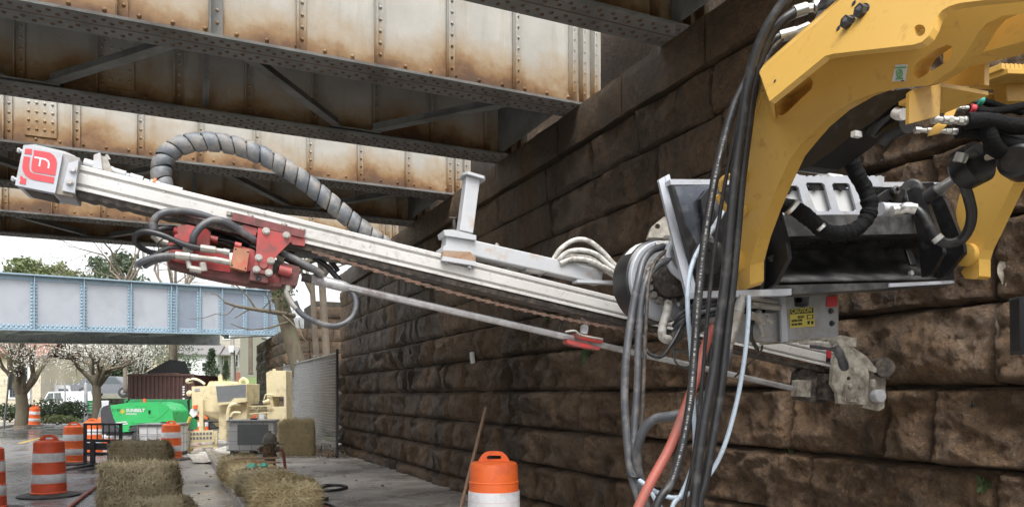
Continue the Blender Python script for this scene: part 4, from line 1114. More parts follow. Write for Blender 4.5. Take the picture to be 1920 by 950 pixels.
# ---- brace: clamp on the beam, post with cap plate, grey box-section boom
plate('clamp_plate', FM, [(830, 480), (893, 490), (893, 498), (829, 488)], .09, .17, M['white_steel'], drill, (), .003)
plate('clamp_block', FM, [(831, 469), (882, 472), (892, 482), (891, 492), (829, 481)], .085, .16, M['rust_tan'], drill, (), .004)
plate('clamp_block', FM, [(832, 460), (884, 470), (888, 474), (884, 482), (830, 472)], .08, .15, M['white_steel'], drill, (), .004)
m = MB()
for (x, y) in ((838, 486), (881, 496)): m.hexnut(FM.at(x, y, .07), -Vn, .012, .018)
m.build('clamp_bolt', M['white_steel'], drill)
ba, bb2 = FM.at(832, 456, .0), FM.at(1122, 521, -.04)
m = MB(); bd = (bb2-ba).normalized(); bs = Wn; bv = bs.cross(bd).normalized()
pr_ = [(-.045, -.04), (.045, -.04), (.045, .04), (-.045, .04)]
m.prism([ba + bs*x + bv*y for x, y in pr_], bb2-ba); m.build('boom', M['white_steel'], drill, .006)
plate('boom_pad', FM, [(832, 431), (848, 430), (893, 441), (893, 450), (834, 441)], .06, .12, M['white_steel'], drill, (), .003)
m = MB(); p0, p1 = FM.at(871, 437, .0), FM.at(884, 336, .0); m.bar(p0, p1, .072, .072, Wn); m.build('post', M['white_steel'], drill, .004)
cpd = (p1-p0).normalized()
m = MB(); m.prism([p1 + U*x + Wn*w for x, w in ((-.055, .02), (-.04, .06), (.05, .06), (.065, .03), (.055, -.06), (-.05, -.06))], cpd*.014); m.build('post_cap', M['white_steel'], drill, .002)
m = MB(); m.bar(FM.at(851, 436, -.05), FM.at(851, 408, -.05), .012, .012); m.bar(FM.at(842, 408, -.05), FM.at(856, 409, -.05), .02, .005); m.build('hook', M['grime_and_shade'], drill)
# valve bank behind the boom
m = MB()
for (x, y, w, h) in ((905, 482, .07, .05), (930, 490, .09, .045), (958, 500, .07, .05), (985, 508, .06, .04)): m.box(FM.at(x, y, -.07), (w, .06, h))
m.cyl(FM.at(925, 470, -.08), FM.at(933, 458, -.08), .012); m.build('valve_bank', M['dull_fit'], drill, .004)
plate('boom_lug', FM, [(1082, 524), (1168, 526), (1168, 532), (1082, 529)], .03, .06, M['white_steel'], drill, (), .002)
# white mud-splashed hoses looping to the swivel
for pts in ([(1034, 492, 0), (1052, 466, 0), (1078, 450, .0), (1104, 452, .02), (1130, 472, .04), (1152, 496, .06), (1172, 508, .08)], [(1040, 494, 0), (1062, 474, .02), (1090, 469, .03), (1120, 478, .05), (1148, 502, .07), (1172, 514, .09)],
            [(1050, 494, .02), (1072, 486, .03), (1100, 487, .05), (1130, 500, .06), (1170, 520, .08)], [(1056, 497, -.02), (1080, 482, -.02), (1110, 486, .0), (1140, 508, .04), (1170, 524, .06)],
            [(1010, 515, -.05), (1040, 492, -.05), (1075, 480, -.04), (1115, 494, -.02), (1170, 530, .0)], [(985, 505, -.06), (1020, 506, -.06), (1060, 496, -.05), (1110, 500, -.03), (1170, 522, 0)]):
    m = MB(); m.tube(path(FM, pts, 0, 8), .0135, 12); m.build('hose', M['white_hose'], drill)
m = MB(); m.tube(path(FM, [(985, 503, .0), (1010, 508, .0), (1030, 504, 0)]), .018, 10); m.build('hose_end', M['dull_fit'], drill)

# ---- drifter hoses
def fhose(pts, r, mat='rubber', off=0.0, name='hose', parent=None):
    m = MB(); m.tube(path(FM, pts, off, 8), r, 12); return m.build(name, M[mat], parent or drill)
fhose([(500, 470, .03), (480, 452, .06), (455, 436, .08), (425, 417, .11), (400, 413, .12), (378, 424, .13), (365, 440, .13), (362, 452, .12), (360, 462, .10)], .0165, 'rubber_grey')
fhose([(470, 445, .02), (420, 418, .04), (375, 402, .06), (340, 396, .08), (310, 398, .1), (293, 408, .1), (288, 420, .09), (287, 440, .07)], .0165, 'rubber_grey')
fhose([(405, 468, .12), (380, 466, .13), (345, 458, .14), (305, 441, .14), (275, 434, .13), (258, 438, .11), (253, 450, .09), (262, 462, .07), (280, 472, .05), (300, 476, .03)], .0125, 'rubber')
fhose([(352, 467, .1), (330, 463, .12), (310, 467, .12), (292, 477, .11), (275, 487, .1), (260, 493, .09)], .010, 'rubber')
fhose([(330, 479, .12), (305, 480, .13), (285, 484, .13), (268, 490, .12), (258, 496, .1)], .0145, 'rubber_grey')
fhose([(318, 484, .1), (295, 488, .11), (278, 495, .1), (272, 499, .08)], .012, 'rubber_grey')
fhose([(408, 448, .0), (430, 452, .01), (450, 460, .02), (470, 476, .02)], .011, 'rubber', -.03)
fhose([(330, 428, .0), (312, 428, .02), (295, 432, .03), (290, 445, .03)], .012, 'rubber')
fhose([(400, 425, -.02), (440, 440, -.02), (470, 458, -.02)], .022, 'rubber', -.02)
fhose([(395, 440, -.02), (440, 456, -.02), (480, 480, -.02)], .02, 'rubber', -.03)
fhose([(520, 470, .05), (545, 482, .06), (575, 497, .06), (595, 508, .05), (604, 515, .04)], .0165, 'rubber_grey')
fhose([(535, 485, .0), (560, 497, .02), (585, 506, .02), (600, 512, .02)], .013, 'rubber')
fhose([(560, 455, -.02), (585, 480, -.02), (610, 497, -.02), (630, 518, -.02), (640, 530, -.01)], .014, 'rubber', -.02)
fhose([(575, 462, -.05), (600, 475, -.05), (620, 490, -.04), (634, 508, -.03)], .012, 'rubber', -.03)
fhose([(552, 565, .05), (562, 585, .05), (585, 600, .05), (615, 610, .04), (640, 608, .03), (660, 594, .02), (668, 572, .01), (663, 552, 0), (652, 543, -.01)], .0135, 'rubber_grey')
fhose([(540, 540, .05), (538, 550, .05), (546, 566, .05), (556, 578, .05)], .0145, 'dull_fit')
m = MB(); m.cyl(FM.at(541, 528, .05), FM.at(540, 545, .05), .018, n=6); m.build('hose_end', M['dull_fit'], drill)
# fittings on the drifter
m = MB()
for (x0, y0, x1, y1, r, off) in ((376, 465, 404, 469, .017, .13), (404, 469, 418, 471, .011, .13), (418, 471, 430, 474, .015, .13), (329, 478, 356, 481, .018, .13), (357, 481, 372, 483, .015, .13), (372, 483, 400, 486, .012, .13), (400, 486, 432, 492, .014, .13),
                             (352, 486, 356, 503, .012, .12), (356, 503, 378, 507, .015, .12), (380, 492, 382, 508, .016, .12), (343, 467, 362, 471, .014, .11), (288, 440, 300, 452, .018, .07), (300, 452, 316, 456, .014, .06)):
    axis_cyl(m, x0, y0, x1, y1, r, off, 8 if r > .013 else 12)
m.build('fittings', M['dull_fit'], drill, .001)
m = MB(); axis_cyl(m, 286, 418, 288, 432, .021, .09); m.build('hose_clamp', M['rubber_grey'], drill)

# ---- swivel disc between beam and coupler
RC = P(1243, 527, 3.72); RX = (E + AX*.12).normalized()
m = MB(); m.lathe([(.17, -.15), (.205, -.14), (.21, -.10), (.21, -.02), (.2, -.012)], RC, RX, 48); m.build('swivel_ring', M['black_paint'], drill)
m = MB(); m.lathe([(.2, -.012), (.2, .006), (.195, .01), (.11, .01), (.10, .004), (0, .004)], RC, RX, 48); m.build('swivel_face', M['grey_paint'], drill)
rx = RX.orthogonal().normalized()
rx = (AX - RX*AX.dot(RX)).normalized(); ry = RX.cross(rx)
m = MB()
for k in range(16):
    a = 2*math.pi*k/16; c = RC + (rx*math.cos(a) + ry*math.sin(a))*.105 + RX*.008; bolt(m, c, RX, .017, .02)
m.build('swivel_bolt', M['dull_fit'], drill, .001)
m = MB(); m.lathe([(.085, 0), (.085, .14), (.07, .15), (0, .15)], RC, RX, 24); m.build('swivel_hub', M['grime_and_shade'], drill)
m = MB(); c = RC - rx*.165 + ry*-.0; 
q = [RC + (-rx*math.cos(a) + UP*math.sin(a))*.2125 + RX*o for a in (R(38), R(52), R(62)) for o in (-.09, -.035)]
m.add(q, [(0, 1, 3, 2), (2, 3, 5, 4)]); m.build('label', M['white_decal'], drill)
# tilt motor ear above the disc
m = MB(); m.prism([P(1215, 445, 3.9), P(1222, 425, 3.9), P(1245, 406, 3.9), P(1256, 410, 3.9), P(1260, 446, 3.9)], FWD*.06, [[P(x, y, 3.9) for x, y in circ(1233, 424, 5)]]); m.build('motor_ear', M['mud'], drill, .006)
m = MB(); m.lathe([(.05, 0), (.055, .02), (.055, .12), (0, .12)], P(1238, 450, 3.95), RGT - UP*.2, 20); m.build('tilt_motor', M['grime_and_shade'], drill)
# ---- mounting frame: grey channel, top rail, bottom lip, side sheet
m = MB()
ch = [(1235, 338), (1254, 326), (1257, 336), (1306, 546), (1297, 554), (1286, 545)]
FT = Frame(P(1270, 440, 3.38), (E + UP*.15).normalized())
m.prism(poly(FT, [(1235, 338), (1246, 331), (1300, 552), (1286, 545)], .0), AX*.012 - E*.03); m.prism(poly(FT, [(1247, 331), (1255, 326), (1258, 338), (1307, 547), (1300, 552)], .004), -E*.07); m.build('frame_channel', M['grey_paint'], drill, .003)
plate('top_rail', FC, [(1256, 336), (1450, 337), (1450, 346), (1258, 346)], -.18, .05, M['grey_paint'], drill, (), .003)
plate('top_rail', FC, [(1640, 341), (1768, 342), (1768, 349), (1640, 351)], -.22, .05, M['white_steel'], drill, (), .003)
plate('end_ear', FC, [(1700, 352), (1718, 336), (1722, 342), (1716, 352)], -.25, .03, M['white_steel'], drill, (), .002)
plate('side_sheet', FC, [(1262, 349), (1345, 346), (1352, 420), (1330, 470), (1308, 462), (1285, 420)], -.15, .01, M['sheen_steel'], drill, (), .002)
plate('side_edge', FC, [(1258, 346), (1264, 346), (1288, 424), (1312, 468), (1316, 500), (1300, 500), (1280, 430)], -.13, .03, cpl, drill, (), .002)
plate('bottom_lip', FC, [(1306, 546), (1484, 541), (1484, 553), (1306, 558)], .05, .05, M['grey_paint'], drill, (), .003)
plate('bottom_lip', FC, [(1440, 535), (1760, 527), (1789, 525), (1790, 533), (1484, 551), (1440, 548)], .0, .14, M['dark_steel'], drill, (), .003)
plate('lip_edge', FC, [(1668, 531), (1789, 525.5), (1790, 531), (1668, 538)], .012, .01, M['grey_paint'], drill, (), .001)
# laddered guard plate with three windows, and the white drum behind it
teeth = []
x = 1506
while x < 1652:
    teeth += [(x, 329), (x+5, 329.5), (x+6, 332), (x+9, 332), (x+10, 329.5)]; x += 13
LAD = [(1446, 377), (1458, 346), (1470, 332), (1484, 320), (1499, 328)] + teeth + [(1658, 332), (1657, 349), (1628, 350), (1640, 403), (1463, 403)]
W1 = [(1466, 348), (1494, 348), (1498, 352), (1509, 392), (1505, 396), (1478, 396), (1474, 392)]
W2 = [(1513, 342), (1541, 342.5), (1546, 346), (1559, 392), (1556, 396), (1533, 396), (1529, 392), (1511, 346)]
W3 = [(1563, 343), (1589, 343), (1593, 346), (1606, 392), (1603, 396), (1577, 396), (1573, 392), (1560, 347)]
plate('guard_plate', FC, LAD, -.12, .012, M['grey_paint'], drill, [W1, W2, W3], .002)
m = MB(); m.prism(poly(FC, [(1448, 358), (1640, 356), (1648, 404), (1452, 405)], -.15), -E*.02 - UP*.01); m.build('inner_panel', M['white_decal'], drill, .004)
m = MB(); m.prism(poly(FC, [(1452, 338), (1640, 338), (1642, 358), (1452, 360)], -.19), -E*.02); m.build('inner_rail', cpl, drill, .004)
m = MB(); m.lathe([(.10, -.05), (.10, .05), (.08, .05)], FC.at(1552, 352, -.33) - UP*.03, AX, 30); m.build('drum_flange', M['white_decal'], drill)
m = MB()
for k in range(12):
    x = 1462 + k*14; m.ball(FC.at(x, 350 + (k % 2)*5, -.185), .011, 8, 5)
m.build('rail_rivets', M['sheen_steel'], drill, 0, 'stuff')
for w in ((1468, 350, 1500, 368), (1516, 344, 1552, 366), (1566, 345, 1598, 366)):
    plate('window_tab', FC, [(w[0], w[1]), (w[2]-6, w[1]), (w[2]-12, w[1]+5), (w[0]+12, w[1]+14)], -.134, .008, cpl, drill, (), .001)
# valve box under the coupler with the caution plate
BXF = Frame(P(1520, 595, 3.72), (E + AX*.05).normalized())
vb = plate('valve_box', BXF, [(1466, 553), (1572, 548), (1572, 632), (1469, 640)], 0, .16, M['grey_dirty'], drill, [[(1488, 556), (1518, 555), (1516, 572), (1506, 576), (1490, 574)]], .006)
plate('box_side', BXF, [(1396, 588), (1464, 586), (1464, 640), (1400, 638)], -.03, .1, M['grey_dirty'], drill, (), .004)
plate('box_flange', BXF, [(1463, 553), (1473, 552), (1478, 640), (1467, 641)], .012, .012, M['grey_paint'], drill, (), .002)
plate('lamp', BXF, [(1551, 556), (1570, 554), (1570, 574), (1550, 575)], .006, .02, M['red_print'], drill, (), .003)
m = MB()
for (x, y) in ((1557, 583), (1559, 606)): bolt(m, BXF.at(x, y, .001), BXF.n, .011)
m.build('bolt', M['dark_steel'], drill, .001)
plate('box_base', BXF, [(1468, 638), (1573, 630), (1573, 635), (1469, 643)], .006, .17, M['mud'], drill, (), .003)
cau = plate('caution_plate', BXF, [(1481, 579), (1526, 575), (1528, 611), (1482, 614)], .004, .003, M['caution'], drill, (), 0)
m = MB(); m.prism(poly(BXF, [(1482, 580), (1525, 576), (1525.5, 586), (1482.3, 589)], .0052), -BXF.n*.001); m.build('print', M['ink'], cau)
bx_x = (BXF.at(1526, 578)-BXF.at(1482, 582)).normalized(); bx_z = BXF.n; bx_y = bx_z.cross(bx_x)
def text(body, origin, xd, yd, size, mat, parent, name='lettering', align='LEFT', ext=.0006, bold=0.0, sx=1.0):
    cu = bpy.data.curves.new(name, 'FONT'); cu.body = body; cu.size = size; cu.extrude = ext; cu.align_x = align; cu.offset = bold; cu.resolution_u = 3
    tmp = bpy.data.objects.new(name, cu); COL.objects.link(tmp); me = bpy.data.meshes.new_from_object(tmp.evaluated_get(bpy.context.evaluated_depsgraph_get()))
    bpy.data.objects.remove(tmp); me.materials.clear(); me.materials.append(mat); o = bpy.data.objects.new(name, me); COL.objects.link(o)
    xd = xd.normalized(); zd = xd.cross(yd).normalized(); yd = zd.cross(xd); mt = Matrix((xd*sx, yd, zd)).transposed().to_4x4()
    off = WOFF.get(parent.name, V((0, 0, 0))); mt.translation = V(origin) - off; o.parent = parent; o.matrix_local = mt; return o
text('CAUTION', BXF.at(1484, 587.5, .0064), bx_x, bx_y, .030, M['caution'], cau, bold=.0006, sx=.96)
text('READ', BXF.at(1496, 596.5, .0054), bx_x, bx_y, .017, M['ink'], cau, bold=.0004)
text('INSTRUCTIONS', BXF.at(1484.5, 603.5, .0054), bx_x, bx_y, .0155, M['ink'], cau, bold=.0004, sx=.62)
text('BEFORE USING', BXF.at(1484.5, 610.5, .0054), bx_x, bx_y, .0155, M['ink'], cau, bold=.0004, sx=.66)
m = MB(); m.prism(poly(BXF, [(1513, 590), (1525, 589), (1525, 597), (1513, 598)], .0052), -BXF.n*.001, [poly(BXF, [(1514.5, 591.2), (1523.5, 590.4), (1523.5, 595.8), (1514.5, 596.6)], .0052)])
for x in (1514, 1521): m.prism(poly(BXF, [(x, 601.5), (x+4.5, 601.2), (x+4.2, 607.5), (x+.6, 607.8)], .0052), -BXF.n*.001)
m.build('print', M['ink'], cau)
m = MB(); m.box(BXF.at(1503, 564, -.1), (.08, .08, .06)); m.cyl(BXF.at(1495, 562, -.06), BXF.at(1512, 564, -.06), .012); m.build('valve', M['black_paint'], drill, .006)
# fittings and clutter between box and swivel
m = MB(); m.prism(poly(BXF, [(1308, 556), (1466, 552), (1466, 586), (1400, 590), (1330, 590)], -.12), -E*.1); m.build('manifold', M['black_paint'], drill, .006)
m = MB()
for i, (x0, y0, x1, y1, r) in enumerate(((1405, 590, 1436, 600, .02), (1418, 586, 1430, 606, .024), (1436, 596, 1446, 604, .016), (1425, 606, 1430, 630, .012), (1408, 560, 1455, 566, .012), (1410, 572, 1462, 576, .016))): m.cyl(BXF.at(x0, y0, .02), BXF.at(x1, y1, .02), r, n=8)
m.build('fittings', M['dull_fit'], drill, .001)
# elbow pipe, pale with mud
m = MB(); m.tube(smooth_path([P(1254, 566, 3.6), P(1249, 590, 3.58), P(1242, 615, 3.56), P(1243, 632, 3.55), P(1258, 636, 3.55), P(1275, 626, 3.55), P(1292, 618, 3.55)], 8), .021, 16); m.build('elbow_pipe', M['white_hose'], drill)
m = MB(); m.tube(smooth_path([P(1262, 634, 3.54), P(1278, 625, 3.54), P(1300, 616, 3.55), P(1360, 600, 3.6)], 8), .027, 16); m.build('hose', M['grime_and_shade'], drill)
for k, (y, dd) in enumerate(((556, .0), (566, .02), (574, .04), (584, .02), (592, .05))):
    m = MB(); m.tube(dpath([(1410, y, 3.72), (1350, y+4, 3.66), (1310, y+14, 3.62-dd), (1278, y+30, 3.6-dd), (1264, y+44+k*2, 3.62)], 8), .013 + .002*(k % 2), 10); m.build('hose', M['rubber' if k % 2 else 'rubber_grey'], drill)
# hoses wound round the swivel hub
for k in range(4):
    r0 = .10 + k*.02; m = MB()
    pts = [RC + RX*(.05+.015*k) + (rx*math.cos(a) + UP*math.sin(a))*r0*1.05 for a in [R(x) for x in range(-70, 95, 15)]]
    m.tube(smooth_path(pts, 4), .0115, 10); m.build('hose', M['white_hose' if k == 1 else 'grime_and_shade' if k == 3 else 'rubber_grey'], drill)
m = MB(); m.tube(dpath([(1294, 440, 3.5), (1272, 448, 3.52), (1256, 462, 3.52), (1252, 480, 3.5), (1262, 505, 3.5), (1285, 525, 3.5)], 8), .017, 12); m.build('hose', M['grey_paint'], drill)
m = MB(); m.tube(dpath([(1268, 430, 3.58), (1262, 455, 3.58), (1268, 480, 3.56), (1280, 515, 3.55)], 8), .022, 14); m.build('hose_sleeve', M['grey_dirty'], drill)
m = MB(); m.cyl(P(1230, 463, 3.58), P(1254, 459, 3.58), .022, n=14); m.build('hose_end', M['white_hose'], drill)

# ---- rod clamp at the beam's far end, caked in mud
FK = Frame(P(1580, 700, 4.55), (E*.9 - AX*.1).normalized())
plate('beam_cap', FM, [(1535, 648), (1558, 654), (1568, 668), (1566, 688), (1540, 686)], .05, .12, M['white_steel'], drill, (), .01)
m = MB(); m.box(FK.at(1554, 664, .12), (.03, .015, .05)); m.build('tail_lamp', M['red_print'], drill, .003)
m = MB(); m.box(FK.at(1553, 674, .12), (.026, .014, .03)); m.build('switch', M['rubber'], drill, .003)
plate('jaw_plate', FK, [(1577, 636), (1592, 646), (1608, 668), (1628, 694), (1630, 704), (1624, 758), (1572, 756), (1570, 735), (1560, 720), (1562, 690), (1570, 650)], .08, .03, M['mud'], drill, [circ(1591, 709, 3.5)], .004)
plate('jaw_block', FK, [(1588, 718), (1620, 721), (1616, 755), (1584, 751)], .11, .04, M['mud'], drill, (), .006)
m = MB()
for (x, y) in ((1593, 723), (1613, 725), (1590, 746), (1610, 748)): m.lathe([(.014, 0), (.014, .012), (.008, .016), (0, .016)], FK.at(x, y, .111), FK.n, 10)
m.build('jaw_bolt', M['mud'], drill)
plate('cheek', FK, [(1495, 698), (1512, 684), (1530, 690), (1560, 700), (1568, 740), (1545, 756), (1496, 748), (1492, 720)], -.05, .06, M['grime_and_shade'], drill, (), .006)
plate('jaw_block', FK, [(1496, 712), (1520, 712), (1520, 744), (1494, 742)], .0, .06, M['mud'], drill, (), .008)
plate('jaw_block', FK, [(1546, 700), (1588, 704), (1586, 718), (1566, 716), (1568, 752), (1542, 748)], .02, .06, M['grime_and_shade'], drill, (), .006)
plate('end_plate', FK, [(1577, 628), (1606, 634), (1605, 650), (1590, 648), (1574, 640)], .03, .12, M['mud'], drill, (), .006)
plate('back_plate', FK, [(1596, 648), (1625, 668), (1648, 696), (1640, 698), (1620, 690), (1606, 666)], .04, .16, M['mud'], drill, (), .006)
m = MB(); m.lathe([(.05, 0), (.06, .02), (.06, .16), (0, .16)], FK.at(1638, 690, -.1), -AX*.4 + E, 18); m.build('clamp_cylinder', M['grime_and_shade'], drill)
plate('outer_cheek', FK, [(1632, 698), (1650, 698), (1661, 712), (1658, 764), (1648, 770), (1622, 764), (1626, 756)], .0, .03, M['mud'], drill, (), .004)
m = MB(); m.lathe([(.038, 0), (.04, .01), (.04, .05), (.036, .056), (0, .058)], FK.at(1640, 742, .01), FK.n, 24); m.build('clamp_piston', M['white_steel'], drill)
m = MB(); m.box(FK.at(1636, 718, .02), (.03, .03, .05)); m.build('grease_lump', M['mud'], drill, .008)
m = MB(); pp = dpath([(1520, 645, 4.4), (1548, 648, 4.35), (1566, 652, 4.3), (1576, 668, 4.3), (1584, 690, 4.35)], 6); m.tube(pp, [.024 + .003*((i//3) % 2) for i in range(len(pp))], 12); m.build('hose_sleeve', M['rubber_grey'], drill)
m = MB()
for k in range(3): m.tube(dpath([(1552+k*7, 634, 4.25), (1560+k*5, 644, 4.28), (1568+k*2, 656, 4.3)], 4), .009, 8)
m.tube(dpath([(1500, 640, 4.3), (1530, 642, 4.3), (1565, 648, 4.3)], 4), .016, 8); m.build('hose_tails', M['white_hose'], drill)
# ---- big hanging hoses, from the arm down to the pavement
def hang(pts, r, mat, name='hose', bulge=0.0):
    m = MB(); pp = dpath(pts, 8); m.tube(pp, [r*(1+bulge*noise.noise(p*20)) for p in pp], 14); return m.build(name, M[mat], drill)
def to_floor(x, d): return [(x, 1100, d-.0), (x-10, 740 + 1.5*F/d - 40, d+.05), (x+40, 740 + 1.52*F/d, d+.3)]
hang([(1560, -120, 2.6), (1510, -50, 2.62), (1473, 0, 2.65), (1445, 40, 2.68), (1420, 92, 2.72), (1402, 160, 2.76), (1389, 253, 2.8), (1378, 330, 2.82), (1368, 430, 2.84), (1360, 520, 2.85), (1348, 610, 2.86), (1337, 700, 2.86), (1318, 803, 2.86), (1302, 929, 2.86)] + to_floor(1290, 2.86), .0185, 'rubber')
hang([(1490, 24, 2.72), (1470, 38, 2.72), (1444, 66, 2.74), (1426, 110, 2.77), (1412, 170, 2.8), (1401, 250, 2.82), (1390, 340, 2.85), (1382, 430, 2.87), (1374, 520, 2.88), (1364, 610, 2.89), (1352, 720, 2.9), (1338, 810, 2.9), (1322, 900, 2.9), (1310, 950, 2.9)] + to_floor(1304, 2.9), .0185, 'rubber')
hang([(1463, 69, 2.85), (1445, 78, 2.85), (1424, 110, 2.86), (1400, 150, 2.87), (1380, 190, 2.88), (1365, 235, 2.88), (1348, 300, 2.88), (1334, 370, 2.88), (1320, 460, 2.88), (1309, 560, 2.88), (1302, 660, 2.88), (1294, 752, 2.86), (1279, 836, 2.84), (1260, 902, 2.82), (1230, 950, 2.8)] + to_floor(1190, 2.78), .0165, 'rubber')
hang([(1475, 66, 2.84), (1455, 84, 2.85), (1440, 105, 2.86), (1420, 150, 2.87), (1400, 200, 2.88), (1384, 260, 2.88)], .010, 'grime_and_shade')
hang([(1244, 462, 3.55), (1222, 470, 3.5), (1206, 490, 3.46), (1197, 525, 3.42), (1186, 580, 3.4), (1175, 660, 3.36), (1171, 730, 3.34), (1174, 800, 3.32), (1182, 880, 3.3), (1200, 950, 3.28)] + to_floor(1225, 3.26), .0175, 'rubber_grey')
hang([(1256, 486, 3.5), (1230, 500, 3.46), (1212, 525, 3.42), (1202, 570, 3.4), (1197, 640, 3.38), (1195, 720, 3.36), (1190, 800, 3.34), (1189, 880, 3.3), (1212, 950, 3.28)] + to_floor(1240, 3.3), .0165, 'rubber_grey')
m = MB(); c = P(1188, 892, 3.29); m.lathe([(.034, -.004), (.036, 0), (.034, .004)], c, UP + RGT*.2, 16); m.build('cable_tie', M['ink'], drill)
hang([(1376, 588, 3.5), (1352, 600, 3.42), (1332, 624, 3.3), (1318, 662, 3.2), (1306, 705, 3.15), (1285, 765, 3.1), (1256, 838, 3.06), (1222, 900, 3.02), (1195, 955, 3.0)] + to_floor(1130, 2.95), .0205, 'red_hose')
hang([(1366, 655, 3.16), (1358, 685, 3.15), (1342, 718, 3.14), (1318, 748, 3.14), (1290, 771, 3.15), (1258, 779, 3.17), (1230, 784, 3.2), (1212, 798, 3.22), (1200, 822, 3.24), (1194, 850, 3.27), (1200, 900, 3.3), (1212, 950, 3.3)], .0205, 'rubber_grey')
m = MB()
for (x0, y0, x1, y1, r) in ((1393, 553, 1391, 562, .016), (1391, 562, 1386, 578, .022), (1386, 578, 1383, 585, .026), (1383, 585, 1373, 622, .025), (1373, 622, 1370, 630, .022), (1370, 630, 1366, 640, .027), (1366, 640, 1360, 668, .0225)):
    m.tube([P(x0, y0, 3.17), P(x1, y1, 3.17)], r, 8 if .024 < r else 16)
m.build('hose_end', M['dull_fit'], drill, .002)
hang([(1356, 396, 3.3), (1340, 425, 3.1), (1318, 455, 2.98), (1300, 490, 2.94), (1290, 535, 2.93), (1290, 590, 2.94), (1296, 660, 2.98), (1300, 760, 3.02), (1303, 830, 3.04), (1296, 880, 3.04), (1278, 925, 3.03), (1258, 960, 3.0)] + to_floor(1240, 2.98), .0095, 'blue_hose')
hang([(1404, 555, 3.15), (1403, 600, 3.12), (1396, 670, 3.1), (1382, 750, 3.08), (1360, 830, 3.06), (1335, 882, 3.05), (1300, 920, 3.05), (1262, 932, 3.05), (1225, 918, 3.1), (1200, 900, 3.2)], .0095, 'blue_hose')
hang([(1199, 900, 3.25), (1215, 912, 3.2), (1228, 935, 3.15), (1240, 960, 3.1)] + to_floor(1250, 3.1), .0095, 'blue_hose')
hang([(1354, 397, 3.32), (1342, 420, 3.25), (1330, 440, 3.2), (1345, 462, 3.25), (1362, 480, 3.3)], .010, 'grey_paint')
hang([(1264, 640, 3.55), (1262, 660, 3.5), (1268, 680, 3.48), (1282, 688, 3.48), (1300, 684, 3.5)], .005, 'rubber', 'wire')
hang([(1430, 640, 3.9), (1425, 660, 3.95), (1395, 690, 4.1), (1378, 706, 4.2)], .006, 'grime_and_shade', 'wire')
m = MB(); m.bar(P(1265, 655, 3.62), P(1350, 678, 3.75), .03, .012); m.build('guide_bar', M['dark_steel'], drill, .002)
for pts, r_, mt in (([(1310, 575, 3.6), (1285, 600, 3.5), (1262, 640, 3.45), (1240, 668, 3.45), (1215, 660, 3.5), (1205, 630, 3.55)], .009, 'rubber'),
                    ([(1400, 560, 3.6), (1370, 575, 3.45), (1345, 600, 3.35), (1330, 640, 3.3), (1335, 690, 3.3), (1352, 720, 3.35)], .011, 'rubber'),
                    ([(1455, 562, 3.75), (1430, 575, 3.66), (1412, 600, 3.6), (1408, 630, 3.6), (1420, 655, 3.7)], .010, 'rubber'),
                    ([(1248, 470, 3.5), (1228, 492, 3.45), (1216, 530, 3.4), (1212, 590, 3.36), (1208, 680, 3.34), (1204, 780, 3.32), (1196, 860, 3.3), (1200, 920, 3.28)], .009, 'grime_and_shade'),
                    ([(1420, 100, 2.9), (1404, 160, 2.92), (1384, 230, 2.94), (1366, 310, 2.95), (1350, 400, 2.96), (1336, 500, 2.97), (1326, 600, 2.97), (1318, 700, 2.97), (1308, 800, 2.96), (1296, 880, 2.95), (1282, 950, 2.94)] + to_floor(1270, 2.94), .008, 'rubber')):
    hang(pts, r_, mt)
# worn white printing along the front of one hanging hose
m = MB(); rr = random.Random(5)
hp2 = dpath([(1365, 235, 2.88), (1348, 300, 2.88), (1334, 370, 2.88), (1320, 460, 2.88), (1309, 560, 2.88), (1302, 660, 2.88), (1294, 752, 2.86), (1279, 836, 2.84), (1260, 902, 2.82)], 24)
for i in range(0, len(hp2)-1):
    p, q = hp2[i], hp2[i+1]; t = (q-p).normalized(); vw = (EYE-p).normalized(); sdv = t.cross(vw).normalized(); nn = sdv.cross(t); nn = nn if nn.dot(vw) > 0 else -nn
    for h_ in (0, .5):
        if rr.random() < .5:
            c = p.lerp(q, h_+.2); w_ = rr.uniform(.002, .004); L = (q-p).length*rr.uniform(.07, .17)
            def on(a_, b_): th = a_/.0168; return c + t*b_ + sdv*math.sin(th)*.0168 + nn*math.cos(th)*.0168
            m.add([on(-w_, -L), on(w_, -L), on(w_, L), on(-w_, L)], [(0, 1, 2, 3)])
m.build('hose_print', M['white_hose'], drill, 0, 'stuff')

